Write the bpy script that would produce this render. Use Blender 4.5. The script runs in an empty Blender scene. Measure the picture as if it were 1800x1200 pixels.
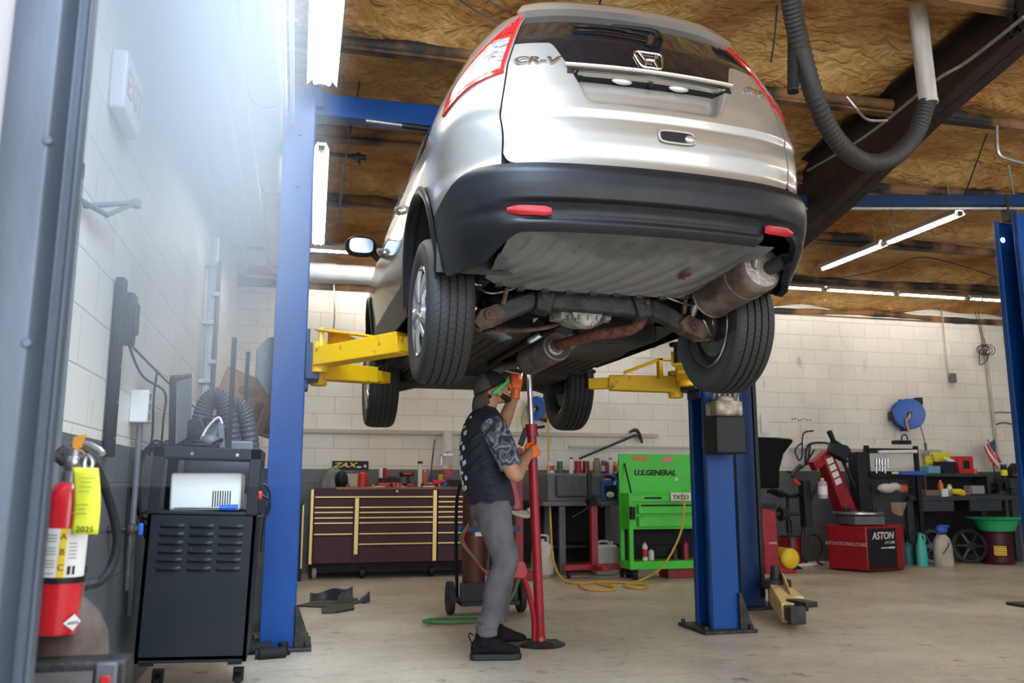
import bpy, bmesh, math, random
from mathutils import Vector, Matrix, Euler
random.seed(7)
S = bpy.context.scene
C = bpy.context.collection
PI = math.pi
V = Vector

# ------------------------------------------------------------------ camera
F = 1500.0; TH = math.atan(250/1500); YAW = math.radians(14); H = 1.01
camd = bpy.data.cameras.new('camera'); cam = bpy.data.objects.new('camera', camd); C.objects.link(cam)
cam.location = (0, 0, H); cam.rotation_euler = (PI/2 + TH, 0, -YAW)
camd.sensor_width = 36; camd.lens = 36*F/1800; camd.clip_start = .05
camd.dof.use_dof = True; camd.dof.focus_distance = 5.0; camd.dof.aperture_fstop = 3.2
S.camera = cam
# ------------------------------------------------------------------ world: overcast daylight outside the open bay
w = bpy.data.worlds.new('world'); S.world = w; w.use_nodes = True
bgn = w.node_tree.nodes['Background']
bgn.inputs[0].default_value = (.82, .90, 1, 1); bgn.inputs[1].default_value = 1.0
def area(name, loc, target, size, sizey, power, color=(1, 1, 1), spread=180):
    ld = bpy.data.lights.new(name, 'AREA'); ld.shape = 'RECTANGLE'; ld.size = size; ld.size_y = sizey
    ld.energy = power; ld.color = color; ld.spread = math.radians(spread)
    o = bpy.data.objects.new(name, ld); C.objects.link(o); o.location = loc
    o.rotation_euler = (V(target)-V(loc)).to_track_quat('-Z', 'Y').to_euler()
    return o
area('bay_daylight', (2.2, -3.2, 2.6), (2.2, 5, 1.6), 8, 3.6, 225, (1, .98, .96))
area('left_wall_fill', (-.30, 1.0, 3.0), (-.7, 4.2, 2.6), 1.2, 2.0, 14, (.66, .80, 1))  # added cool fill lamp that whitens the left wall and glare volume
area('left_veil_fill', (.25, 2.3, 3.95), (-.55, 3.6, 2.3), 1.0, 1.8, 94, (.56, .76, 1), 110)  # no real skylight: lamp added overhead to brighten the glare volume
S.view_settings.view_transform = 'Standard'; S.view_settings.look = 'None'
S.view_settings.gamma = 1; S.view_settings.use_curve_mapping = False
S.view_settings.exposure = 0.55
S.cycles.max_bounces = 6; S.cycles.diffuse_bounces = 4; S.cycles.glossy_bounces = 3
S.cycles.transmission_bounces = 3; S.cycles.transparent_max_bounces = 4
S.cycles.caustics_reflective = False; S.cycles.caustics_refractive = False
S.cycles.sample_clamp_indirect = 4.0
S.cycles.use_adaptive_sampling = True; S.cycles.adaptive_threshold = .02
S.cycles.use_denoising = True

# ------------------------------------------------------------------ helpers
MATS = {}
def M(name, col, rough=.5, metal=0, bump=0, bscale=30, var=0, vscale=4, col2=None, coat=0, emit=0, ior=None, spec=None, trans=0, stretch=None, detail=6, ramp=(.35, .65)):
    if name in MATS: return MATS[name]
    m = bpy.data.materials.new(name); m.use_nodes = True; nt = m.node_tree; N = nt.nodes; L = nt.links
    b = N['Principled BSDF']
    b.inputs['Base Color'].default_value = (*col, 1); b.inputs['Roughness'].default_value = rough
    b.inputs['Metallic'].default_value = metal
    if coat: b.inputs['Coat Weight'].default_value = coat; b.inputs['Coat Roughness'].default_value = .04
    if emit: b.inputs['Emission Color'].default_value = (*col, 1); b.inputs['Emission Strength'].default_value = emit
    if spec is not None: b.inputs['Specular IOR Level'].default_value = spec
    if trans: b.inputs['Transmission Weight'].default_value = trans
    if var or bump:
        tc = N.new('ShaderNodeTexCoord'); mp = N.new('ShaderNodeMapping'); L.new(tc.outputs['Object'], mp.inputs[0])
        if stretch: mp.inputs['Scale'].default_value = stretch
    if var:
        n = N.new('ShaderNodeTexNoise'); n.inputs['Scale'].default_value = vscale; n.inputs['Detail'].default_value = detail
        L.new(mp.outputs[0], n.inputs[0])
        r = N.new('ShaderNodeValToRGB'); r.color_ramp.elements[0].position = ramp[0]; r.color_ramp.elements[1].position = ramp[1]
        c2 = col2 or tuple(max(0, k*(1-var)) for k in col)
        r.color_ramp.elements[0].color = (*c2, 1); r.color_ramp.elements[1].color = (*col, 1)
        L.new(n.outputs[0], r.inputs[0]); L.new(r.outputs[0], b.inputs['Base Color'])
    if bump:
        n2 = N.new('ShaderNodeTexNoise'); n2.inputs['Scale'].default_value = bscale; n2.inputs['Detail'].default_value = 4
        L.new(mp.outputs[0], n2.inputs[0]); bp = N.new('ShaderNodeBump'); bp.inputs['Strength'].default_value = bump
        bp.inputs['Distance'].default_value = .02
        L.new(n2.outputs[0], bp.inputs['Height']); L.new(bp.outputs[0], b.inputs['Normal'])
    MATS[name] = m; return m

def nb(): return bmesh.new()
def link(o, parent=None):
    C.objects.link(o)
    if parent is not None: o.parent = parent
    return o
def obj(name, bm, mat, parent=None, smooth=True, angle=35, bev=0, seg=2):
    me = bpy.data.meshes.new(name)
    bmesh.ops.recalc_face_normals(bm, faces=bm.faces[:])
    bm.to_mesh(me); bm.free()
    if isinstance(mat, (list, tuple)):
        for k in mat: me.materials.append(k)
    else: me.materials.append(mat)
    if smooth:
        for p in me.polygons: p.use_smooth = True
        try: me.set_sharp_from_angle(angle=math.radians(angle))
        except Exception: pass
    o = link(bpy.data.objects.new(name, me), parent)
    if bev:
        bv = o.modifiers.new('bevel', 'BEVEL'); bv.width = bev; bv.segments = seg; bv.limit_method = 'ANGLE'; bv.angle_limit = math.radians(40)
    return o
def tag(o, label=None, cat=None, group=None, kind=None):
    if label: o['label'] = label
    if cat: o['category'] = cat
    if group: o['group'] = group
    if kind: o['kind'] = kind
    return o
def thing(name, label, cat, loc=(0, 0, 0), rz=0, group=None, rot=None):
    o = bpy.data.objects.new(name, None); C.objects.link(o); o.empty_display_size = .1
    o.location = loc; o.rotation_euler = rot or (0, 0, rz)
    return tag(o, label, cat, group)
def struct(name, bm, m, **k):
    return tag(obj(name, bm, m, None, **k), kind='structure')
def copy_tree(o, parent=None):
    c = o.copy(); C.objects.link(c)
    if parent is not None: c.parent = parent
    for ch in list(o.children): copy_tree(ch, c)
    return c
def rotm(r): return Euler(r).to_matrix() if r is not None else Matrix.Identity(3)
def box(bm, c, s, rot=None, mi=0, taper=None):
    R = rotm(rot); c = V(c); vs = []
    for dz in (-.5, .5):
        for dx, dy in ((-.5, -.5), (.5, -.5), (.5, .5), (-.5, .5)):
            k = taper if (taper and dz > 0) else 1
            vs.append(bm.verts.new(c + R @ V((dx*s[0]*k, dy*s[1]*k, dz*s[2]))))
    for f in ((3, 2, 1, 0), (4, 5, 6, 7), (0, 1, 5, 4), (1, 2, 6, 5), (2, 3, 7, 6), (3, 0, 4, 7)):
        bm.faces.new([vs[i] for i in f]).material_index = mi
    return vs
def frame_of(d):
    d = V(d).normalized(); a = V((0, 0, 1)) if abs(d.z) < .9 else V((1, 0, 0))
    u = d.cross(a).normalized(); return u, d.cross(u).normalized()
def cyl(bm, p1, p2, r1, r2=None, n=20, cap=True, mi=0):
    p1, p2 = V(p1), V(p2); r2 = r1 if r2 is None else r2; u, v = frame_of(p2-p1)
    A = [bm.verts.new(p1+(u*math.cos(2*PI*i/n)+v*math.sin(2*PI*i/n))*r1) for i in range(n)]
    B = [bm.verts.new(p2+(u*math.cos(2*PI*i/n)+v*math.sin(2*PI*i/n))*r2) for i in range(n)]
    for i in range(n): bm.faces.new((A[i], A[(i+1) % n], B[(i+1) % n], B[i])).material_index = mi
    if cap:
        bm.faces.new(A[::-1]).material_index = mi; bm.faces.new(B).material_index = mi
def lathe(bm, prof, o=(0, 0, 0), axis=(0, 0, 1), n=28, mi=0, a0=0, a1=2*PI):
    """prof: list of (radius, distance along axis)"""
    o = V(o); d = V(axis).normalized(); u, v = frame_of(d); rings = []; full = abs(a1-a0-2*PI) < 1e-6
    m = n if full else n+1
    for r, h in prof:
        rings.append([bm.verts.new(o+d*h+(u*math.cos(a0+(a1-a0)*i/n)+v*math.sin(a0+(a1-a0)*i/n))*max(r, 1e-4)) for i in range(m)])
    for a, b in zip(rings, rings[1:]):
        for i in range(m if full else m-1):
            bm.faces.new((a[i], a[(i+1) % m], b[(i+1) % m], b[i])).material_index = mi
def smooth_path(pts, k=8, closed=False):
    pts = [V(p) for p in pts]; n = len(pts); out = []
    if n < 3: return pts
    rng = range(n) if closed else range(n-1)
    for i in rng:
        if closed: p0, p1, p2, p3 = pts[(i-1) % n], pts[i], pts[(i+1) % n], pts[(i+2) % n]
        else: p0, p1, p2, p3 = pts[max(i-1, 0)], pts[i], pts[i+1], pts[min(i+2, n-1)]
        for j in range(k):
            t = j/k; out.append(.5*((2*p1)+(p2-p0)*t+(2*p0-5*p1+4*p2-p3)*t*t+(3*p1-p0-3*p2+p3)*t**3))
    if not closed: out.append(pts[-1])
    return out
def tube(bm, pts, r, n=10, sm=8, rib=0, ribn=2, mi=0, cap=True, closed=False):
    """swept tube; r number or list per input point; rib = corrugation depth"""
    P = smooth_path(pts, sm, closed) if sm > 1 else [V(p) for p in pts]
    m = len(P)
    def rad(i):
        if isinstance(r, (list, tuple)):
            t = i/max(1, m-1)*(len(r)-1); a = min(int(t), len(r)-2); return r[a]+(r[a+1]-r[a])*(t-a)
        return r
    rings = []; u = None
    for i in range(m):
        if closed: d = P[(i+1) % m]-P[i-1]
        else: d = P[min(i+1, m-1)]-P[max(i-1, 0)]
        if d.length < 1e-9: d = V((0, 0, 1))
        d.normalize()
        if u is None: u, _ = frame_of(d)
        u = (u-d*u.dot(d)); u = u.normalized() if u.length > 1e-6 else frame_of(d)[0]
        v = d.cross(u); rr = rad(i)*(1-(rib if (i // ribn) % 2 else 0))
        rings.append([bm.verts.new(P[i]+(u*math.cos(2*PI*k/n)+v*math.sin(2*PI*k/n))*rr) for k in range(n)])
    prs = list(zip(rings, rings[1:]))
    if closed: prs.append((rings[-1], rings[0]))
    for a, b in prs:
        for k in range(n): bm.faces.new((a[k], a[(k+1) % n], b[(k+1) % n], b[k])).material_index = mi
    if cap and not closed:
        bm.faces.new(rings[0][::-1]).material_index = mi; bm.faces.new(rings[-1]).material_index = mi
def prism(bm, poly, d, o=(0, 0, 0), ux=(1, 0, 0), uy=(0, 0, 1), mi=0):
    """polygon in the ux/uy plane at o, extruded by vector d"""
    o, ux, uy, d = V(o), V(ux), V(uy), V(d)
    A = [bm.verts.new(o+ux*p[0]+uy*p[1]) for p in poly]; B = [bm.verts.new(a.co+d) for a in A]
    n = len(poly)
    f1 = bm.faces.new(A[::-1]); f2 = bm.faces.new(B); f1.material_index = f2.material_index = mi
    for i in range(n): bm.faces.new((A[i], A[(i+1) % n], B[(i+1) % n], B[i])).material_index = mi
def ball(bm, c, r, n=14, mi=0, rot=None):
    r = (r, r, r) if not isinstance(r, (tuple, list)) else r
    R = rotm(rot); c = V(c); rings = []; h = n//2
    for j in range(1, h):
        a = PI*j/h
        rings.append([bm.verts.new(c+R @ V((r[0]*math.sin(a)*math.cos(2*PI*i/n), r[1]*math.sin(a)*math.sin(2*PI*i/n), r[2]*math.cos(a)))) for i in range(n)])
    t = bm.verts.new(c+R @ V((0, 0, r[2]))); b = bm.verts.new(c-R @ V((0, 0, r[2])))
    for i in range(n):
        bm.faces.new((t, rings[0][i], rings[0][(i+1) % n])).material_index = mi
        bm.faces.new((b, rings[-1][(i+1) % n], rings[-1][i])).material_index = mi
    for a, d in zip(rings, rings[1:]):
        for i in range(n): bm.faces.new((a[i], d[i], d[(i+1) % n], a[(i+1) % n])).material_index = mi
def grid(bm, fn, nu, nv, mi=0, thick=None):
    """fn(u,v)->Vector on a nu x nv grid; thick = fn giving the back surface"""
    G = [[bm.verts.new(fn(i/nu, j/nv)) for j in range(nv+1)] for i in range(nu+1)]
    for i in range(nu):
        for j in range(nv):
            try: bm.faces.new((G[i][j], G[i+1][j], G[i+1][j+1], G[i][j+1])).material_index = mi
            except ValueError: pass
    return G
def text(name, s, size, mat, parent=None, loc=(0, 0, 0), rot=(PI/2, 0, 0), ext=.002, scale=(1, 1, 1), align='CENTER', shear=0, off=0):
    cu = bpy.data.curves.new(name, 'FONT'); cu.body = s; cu.size = size; cu.extrude = ext; cu.align_x = align; cu.align_y = 'CENTER'
    cu.shear = shear; cu.offset = off; cu.resolution_u = 3
    t = bpy.data.objects.new(name+'_tmp', cu); C.objects.link(t)
    dg = bpy.context.evaluated_depsgraph_get(); me = bpy.data.meshes.new_from_object(t.evaluated_get(dg))
    me.name = name; me.materials.clear(); me.materials.append(mat)
    bpy.data.objects.remove(t); bpy.data.curves.remove(cu)
    o = link(bpy.data.objects.new(name, me), parent); o.location = loc; o.rotation_euler = rot; o.scale = scale
    return o
def sstep(x, a, b):
    t = max(0, min(1, (x-a)/(b-a))); return t*t*(3-2*t)
def interp(tab, x):
    if x <= tab[0][0]: return tab[0][1]
    for (a, p), (b, q) in zip(tab, tab[1:]):
        if x <= b: return p+(q-p)*(x-a)/(b-a)
    return tab[-1][1]
def ray(px, py):
    s, c = math.sin(TH), math.cos(TH); sy, cy = math.sin(YAW), math.cos(YAW)
    u = (px-900)/F; v = -(py-600)/F; up = v*c+s; fw = c-v*s
    return V((fw*sy+u*cy, fw*cy-u*sy, up))
def onY(px, py, Y): r = ray(px, py); return V((0, 0, H))+r*(Y/r.y)
def onX(px, py, X): r = ray(px, py); return V((0, 0, H))+r*(X/r.x)
def onZ(px, py, Z=0): r = ray(px, py); return V((0, 0, H))+r*((Z-H)/r.z)

# ------------------------------------------------------------------ materials
m_black = M('black_plastic', (.0075, .008, .0095), .5, spec=.35)
m_blackm = M('black_metal', (.007, .009, .012), .45, .1, spec=.35)
m_rubber = M('rubber', (.012, .012, .013), .72)
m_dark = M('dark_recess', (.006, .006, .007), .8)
m_chrome = M('chrome', (.85, .85, .86), .08, 1)
m_steel = M('steel', (.45, .45, .46), .3, .9, var=.3, vscale=12)
m_dsteel = M('dirty_steel', (.060, .058, .056), .55, .5, bump=.2, bscale=60, var=.6, vscale=9)
m_rust = M('rusty_steel', (.17, .10, .07), .7, .3, bump=.4, bscale=70, var=.65, vscale=14)
m_rust2 = M('rusted_pipe', (.20, .075, .05), .75, .3, bump=.5, bscale=90, var=.55, vscale=35)
m_blue = M('blue_paint', (.003, .058, .25), .36, 0, bump=.04, bscale=140, var=.3, vscale=2, spec=.3)
m_dblue = M('dark_blue_paint', (.004, .032, .12), .4, 0, var=.3, vscale=3, spec=.3)
m_yel = M('yellow_paint', (.92, .56, .004), .42, 0, bump=.08, bscale=80, var=.75, vscale=14, col2=(.30, .17, .03), ramp=(.28, .36))
m_red = M('red_paint', (.33, .008, .018), .38, 0, var=.3, vscale=8)
m_white = M('white_plastic', (.72, .72, .70), .45)
m_green = M('green_paint', (.06, .62, .03), .35, 0, var=.12, vscale=5)
m_grey = M('grey_paint', (.13, .14, .16), .5, 0, var=.25, vscale=4)
m_cream = M('cream_plastic', (.55, .50, .38), .6, 0, var=.3, vscale=7)
m_orange = M('orange_nitrile', (.75, .13, .015), .38, 0, bump=.15, bscale=60)
m_card = M('cardboard', (.36, .20, .10), .8, 0, var=.15, vscale=6)
m_paper = M('paper', (.75, .75, .72), .7)
m_yelplain = M('yellow_plastic', (.80, .55, .02), .5)
m_bluep = M('blue_plastic', (.02, .10, .45), .4)
m_redp = M('red_plastic', (.55, .02, .02), .4)
m_teal = M('teal_plastic', (.05, .45, .38), .45)
m_skin = M('skin', (.46, .235, .145), .5, 0, var=.12, vscale=25)
m_tube = M('lit_tube', (1, .95, .86), .5, emit=32)
# ------------------------------------------------------------------ the setting
XL, YB, XR = -.76, 10.3, 13.0
def ceil_z(y): return 4.56 - .1*y
def nodes(m): nt = m.node_tree; return nt, nt.nodes, nt.links, nt.nodes['Principled BSDF']
# painted block wall: white above 1.18 m, grey below
def block_mat(name, axes):
    m = bpy.data.materials.new(name); m.use_nodes = True; nt, N, L, b = nodes(m)
    g = N.new('ShaderNodeNewGeometry'); sp = N.new('ShaderNodeSeparateXYZ'); L.new(g.outputs['Position'], sp.inputs[0])
    cb = N.new('ShaderNodeCombineXYZ'); L.new(sp.outputs[axes[0]], cb.inputs[0]); L.new(sp.outputs[2], cb.inputs[1])
    br = N.new('ShaderNodeTexBrick'); L.new(cb.outputs[0], br.inputs['Vector'])
    br.inputs['Scale'].default_value = 1; br.inputs['Brick Width'].default_value = .405; br.inputs['Row Height'].default_value = .2025
    br.inputs['Mortar Size'].default_value = .006; br.inputs['Mortar Smooth'].default_value = .6
    br.inputs['Color1'].default_value = (1, 1, 1, 1); br.inputs['Color2'].default_value = (.94, .94, .94, 1); br.inputs['Mortar'].default_value = (.80, .79, .78, 1)
    nz = N.new('ShaderNodeTexNoise'); nz.inputs['Scale'].default_value = 1.1; nz.inputs['Detail'].default_value = 8; L.new(g.outputs['Position'], nz.inputs[0])
    rp = N.new('ShaderNodeValToRGB'); L.new(nz.outputs[0], rp.inputs[0])
    rp.color_ramp.elements[0].position = .3; rp.color_ramp.elements[0].color = (.70, .66, .58, 1)
    rp.color_ramp.elements[1].position = .55; rp.color_ramp.elements[1].color = (.83, .79, .71, 1)
    gt = N.new('ShaderNodeMath'); gt.operation = 'GREATER_THAN'; gt.inputs[1].default_value = 1.18; L.new(sp.outputs[2], gt.inputs[0])
    mx = N.new('ShaderNodeMixRGB'); L.new(gt.outputs[0], mx.inputs[0]); mx.inputs[1].default_value = (.115, .12, .125, 1); L.new(rp.outputs[0], mx.inputs[2])
    mu = N.new('ShaderNodeMixRGB'); mu.blend_type = 'MULTIPLY'; mu.inputs[0].default_value = 1; L.new(mx.outputs[0], mu.inputs[1]); L.new(br.outputs[0], mu.inputs[2])
    # drips and grime marks
    nd = N.new('ShaderNodeTexNoise'); nd.inputs['Scale'].default_value = 9; nd.inputs['Detail'].default_value = 3
    mp = N.new('ShaderNodeMapping'); mp.inputs['Scale'].default_value = (1, 1, .35); L.new(g.outputs['Position'], mp.inputs[0]); L.new(mp.outputs[0], nd.inputs[0])
    rd = N.new('ShaderNodeValToRGB'); L.new(nd.outputs[0], rd.inputs[0]); rd.color_ramp.elements[0].position = .66; rd.color_ramp.elements[0].color = (1, 1, 1, 1)
    rd.color_ramp.elements[1].position = .78; rd.color_ramp.elements[1].color = (.72, .70, .66, 1)
    m2 = N.new('ShaderNodeMixRGB'); m2.blend_type = 'MULTIPLY'; m2.inputs[0].default_value = 1; L.new(mu.outputs[0], m2.inputs[1]); L.new(rd.outputs[0], m2.inputs[2])
    L.new(m2.outputs[0], b.inputs['Base Color']); b.inputs['Roughness'].default_value = .42
    bp = N.new('ShaderNodeBump'); bp.inputs['Strength'].default_value = .5; bp.inputs['Distance'].default_value = .01; L.new(br.outputs['Fac'], bp.inputs['Height'])
    bp.invert = True
    n3 = N.new('ShaderNodeTexNoise'); n3.inputs['Scale'].default_value = 60; L.new(g.outputs['Position'], n3.inputs[0])
    b2 = N.new('ShaderNodeBump'); b2.inputs['Strength'].default_value = .12; b2.inputs['Distance'].default_value = .01
    L.new(n3.outputs[0], b2.inputs['Height']); L.new(bp.outputs[0], b2.inputs['Normal']); L.new(b2.outputs[0], b.inputs['Normal'])
    return m
m_wallx = block_mat('block_wall_far', (0,)); m_wally = block_mat('block_wall_side', (1,))
# concrete floor
m_floor = bpy.data.materials.new('concrete_floor'); m_floor.use_nodes = True
nt, N, L, b = nodes(m_floor)
g = N.new('ShaderNodeNewGeometry')
def noise(sc, det, rough=.55, vec=None):
    n = N.new('ShaderNodeTexNoise'); n.inputs['Scale'].default_value = sc; n.inputs['Detail'].default_value = det; n.inputs['Roughness'].default_value = rough
    L.new(vec or g.outputs['Position'], n.inputs[0]); return n.outputs[0]
def ramp(src, p0, c0, p1, c1):
    r = N.new('ShaderNodeValToRGB'); L.new(src, r.inputs[0]); e = r.color_ramp.elements
    e[0].position = p0; e[0].color = (*c0, 1); e[1].position = p1; e[1].color = (*c1, 1); return r.outputs[0]
def mult(a, c, f=1):
    x = N.new('ShaderNodeMixRGB'); x.blend_type = 'MULTIPLY'; x.inputs[0].default_value = f; L.new(a, x.inputs[1]); L.new(c, x.inputs[2]); return x.outputs[0]
c = ramp(noise(.9, 9, .62), .32, (.39, .335, .255), .60, (.57, .50, .395))
c = mult(c, ramp(noise(14, 8, .7), .30, (.78, .77, .75), .50, (1, 1, 1)))
c = mult(c, ramp(noise(5.5, 4, .75), .31, (.40, .36, .32), .40, (1, 1, 1)))
c = mult(c, ramp(noise(38, 2, .5), .27, (.30, .28, .26), .33, (1, 1, 1)))
mp = N.new('ShaderNodeMapping'); mp.inputs['Scale'].default_value = (.6, 5, 1); mp.inputs['Rotation'].default_value = (0, 0, .5); L.new(g.outputs['Position'], mp.inputs[0])
c = mult(c, ramp(noise(2.4, 5, .6, mp.outputs[0]), .30, (.70, .69, .67), .42, (1, 1, 1)))
L.new(c, b.inputs['Base Color'])
rr = N.new('ShaderNodeMapRange'); L.new(noise(1.3, 6), rr.inputs[0]); rr.inputs[1].default_value = .35; rr.inputs[2].default_value = .65; rr.inputs[3].default_value = .30; rr.inputs[4].default_value = .55
L.new(rr.outputs[0], b.inputs['Roughness'])
bp = N.new('ShaderNodeBump'); bp.inputs['Strength'].default_value = .12; bp.inputs['Distance'].default_value = .01; L.new(noise(25, 6), bp.inputs['Height']); L.new(bp.outputs[0], b.inputs['Normal'])
# sprayed foam ceiling
m_foam = bpy.data.materials.new('spray_foam'); m_foam.use_nodes = True
nt, N, L, b = nodes(m_foam); g = N.new('ShaderNodeNewGeometry')
mp = N.new('ShaderNodeMapping'); mp.inputs['Scale'].default_value = (1, 1.5, 1); L.new(g.outputs['Position'], mp.inputs[0])
c = ramp(noise(1.25, 6, .6, mp.outputs[0]), .33, (.40, .165, .035), .62, (.80, .53, .21))
c = mult(c, ramp(noise(5.5, 6, .65, mp.outputs[0]), .30, (.74, .63, .46), .62, (1, 1, 1)))
c = mult(c, ramp(noise(26, 3, .6), .3, (.86, .82, .76), .6, (1, 1, 1)))
L.new(c, b.inputs['Base Color']); b.inputs['Roughness'].default_value = .5
n1 = N.new('ShaderNodeTexNoise'); n1.inputs['Scale'].default_value = 7; n1.inputs['Detail'].default_value = 5; n1.inputs['Distortion'].default_value = 1.2; L.new(mp.outputs[0], n1.inputs[0])
bp = N.new('ShaderNodeBump'); bp.inputs['Strength'].default_value = .9; bp.inputs['Distance'].default_value = .06; L.new(n1.outputs[0], bp.inputs['Height']); L.new(bp.outputs[0], b.inputs['Normal'])
# foam dark belly colour comes from soot; purlins dark brown
m_purlin = M('sooty_purlin', (.26, .13, .05), .7, 0, bump=.6, bscale=14, var=.7, vscale=2.2, col2=(.022, .018, .016), ramp=(.44, .60))
m_beam = M('primer_brown_steel', (.030, .018, .014), .5, .1, bump=.1, bscale=30, var=.5, vscale=6)
m_lwhite = M('left_duct_white', (.62, .66, .70), .4, 0, var=.12, vscale=3)
m_jamb = M('galvanised_jamb', (.13, .165, .22), .4, .4, bump=.03, bscale=90, var=.3, vscale=5, stretch=(1, 1, .3))
m_jambwhite = M('painted_jamb_face', (.72, .70, .72), .7)
m_doorgrey = M('grey_door_paint', (.20, .235, .27), .5, 0, var=.15, vscale=3)

bm = nb(); box(bm, (6, 3, -.1), (15.5, 15.6, .2)); struct('floor', bm, m_floor)
bm = nb(); box(bm, (6.1, YB+.1, 1.9), (14.0, .2, 3.9)); struct('wall_back', bm, m_wallx)
bm = nb(); box(bm, (XR+.1, 5, 2.2), (.2, 11, 4.6)); struct('wall_right', bm, m_wally)
# left wall with a door opening between y 2.25 and 3.0
bm = nb()
DY0, DY1, DZ = 2.30, 3.12, 2.11
box(bm, (XL-.14, (DY1+YB)/2, 2.2), (.28, YB-DY1, 4.6)); box(bm, (XL-.14, (DY0+1.75)/2, 2.2), (.28, DY0-1.75, 4.6))
box(bm, (XL-.14, (DY0+DY1)/2, (DZ+4.5)/2), (.28, DY1-DY0, 4.5-DZ)); struct('wall_left', bm, m_wally)
# ceiling of lumpy foam between purlins
bm = nb()
def cf(u, v):
    x = XL-.3+(XR+.5-XL)*u; y = .6+(YB+.1-.6)*v
    t = (y-5.32+12.5) % 1.25 / 1.25
    arch = -.10*(1-sstep(min(t, 1-t), 0, .16))
    lump = .05*math.sin(x*1.7+math.sin(y*2.3)*1.4)*math.sin(y*3.1+x*.8)+.02*math.sin(x*6.1+y*4.7)
    return V((x, y, ceil_z(y)+arch+lump))
grid(bm, cf, 150, 120)
struct('ceiling', bm, m_foam, angle=80)
bm = nb(); box(bm, (6, 5.4, 4.72-.54+.22), (15, 10.4, .1), rot=(-.0997, 0, 0)); struct('trim_1', bm, m_beam)   # roof deck over the foam
for i in range(7):
    y = 2.82+1.25*i; z = ceil_z(y)-.15
    bm = nb()
    def pf(u, v, y=y, z=z):
        x = XL+(XR-XL)*u; a = 2*PI*v; k = 1+.12*math.sin(x*5+y*3)+.08*math.sin(x*13)
        return V((x, y+math.cos(a)*.050*k, z+.02*math.sin(x*2.1+y)+math.sin(a)*.048*k))
    grid(bm, pf, 110, 10)
    box(bm, ((XL+XR)/2, y, z-.055), (XR-XL, .07, .02))
    struct('trim_%d' % (i+2), bm, m_purlin, angle=80)
# tapered rafter frame running front to back, with bolted haunch
def rafter(x, name, zoff=0):
    bm = nb()
    ys = [0.6, 4.0, 4.9, 6.0, 7.2, 10.2]; bot = [4.12, 3.78, 3.60, 3.30, 3.05, 2.75]
    top = [ceil_z(y)-.04 for y in ys]
    for k in range(len(ys)-1):
        a, b_ = ys[k], ys[k+1]; t0, t1, q0, q1 = top[k], top[k+1], bot[k], bot[k+1]
        for (wd, z0, z1, q0_, q1_) in ((.012, t0, t1, q0, q1), (.20, t0, t1, t0-.02, t1-.02), (.20, q0+.02, q1+.02, q0, q1)):
            vs = [bm.verts.new((x+sx*wd/2, yy, zz)) for sx in (-1, 1) for yy, zz in ((a, z0), (b_, z1), (b_, q1_), (a, q0_))]
            for f in ((0, 1, 2, 3), (7, 6, 5, 4), (0, 4, 5, 1), (1, 5, 6, 2), (2, 6, 7, 3), (3, 7, 4, 0)): bm.faces.new([vs[i] for i in f])
    for yy in (4.0, 4.07):
        box(bm, (x, yy, 3.98), (.2, .02, .42))
    for yy, zz in [(y_, z_) for y_ in (3.93, 4.14) for z_ in (3.84, 3.93, 4.02)]:
        for sx in (-1, 1): cyl(bm, (x+sx*.03, yy, zz), (x+sx*.03, yy+(.03 if yy > 4 else -.02), zz), .016, n=6)
    return struct(name, bm, m_beam, smooth=False)
rafter(4.35, 'trim_20'); rafter(10.6, 'trim_21')
# open angle braces near the upper right
bm = nb()
cyl(bm, (4.36, 4.35, 3.95), (5.4, 3.2, 4.12), .035, n=4); struct('trim_22', bm, m_beam)
# left foreground: bay door jamb (steel frame with two flanges) and the pale face outside it
def world_plane_x(px, Y): r = ray(px, 700); return r.x*(Y/r.y)
bm = nb()
JY = 1.62
xa, xb, xc = world_plane_x(-2, JY), world_plane_x(48, JY), world_plane_x(101, JY+.055)
poly = [(xa-.05, 0), (xb-.012, 0), (xb, .02), (xb+.006, .045), (xc-.008, .042), (xc, .015), (xc+.004, .02), (xc+.004, .055), (xa-.05, .055)]
A = [(p[0], p[1]) for p in poly]
tilt = .008
def jp(p, z): return V((p[0]+tilt*(z-.9), JY+p[1], z))
lo = [bm.verts.new(jp(p, 0)) for p in A]; hi = [bm.verts.new(jp(p, 4.5)) for p in A]
for i in range(len(A)): bm.faces.new((lo[i], lo[(i+1) % len(A)], hi[(i+1) % len(A)], hi[i]))
bm.faces.new(lo[::-1]); bm.faces.new(hi)
for z in (.55, 1.25, 1.62, 2.2): 
    p = jp(((xa+xb)/2+.01, -.004), z); cyl(bm, p, p+V((0, .01, 0)), .009, n=8)
struct('trim_30', bm, m_jamb, bev=.004)
bm = nb(); 
lo = [bm.verts.new((x+tilt*(z-.9), y, z)) for z in (0, 4.5) for x, y in ((xa-.5, JY-.14), (xa-.045, JY-.14), (xa-.045, JY+.25), (xa-.5, JY+.25))]
for f in ((3, 2, 1, 0), (4, 5, 6, 7), (0, 1, 5, 4), (1, 2, 6, 5), (2, 3, 7, 6), (3, 0, 4, 7)): bm.faces.new([lo[i] for i in f])
struct('wall_front', bm, m_jambwhite)
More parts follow.
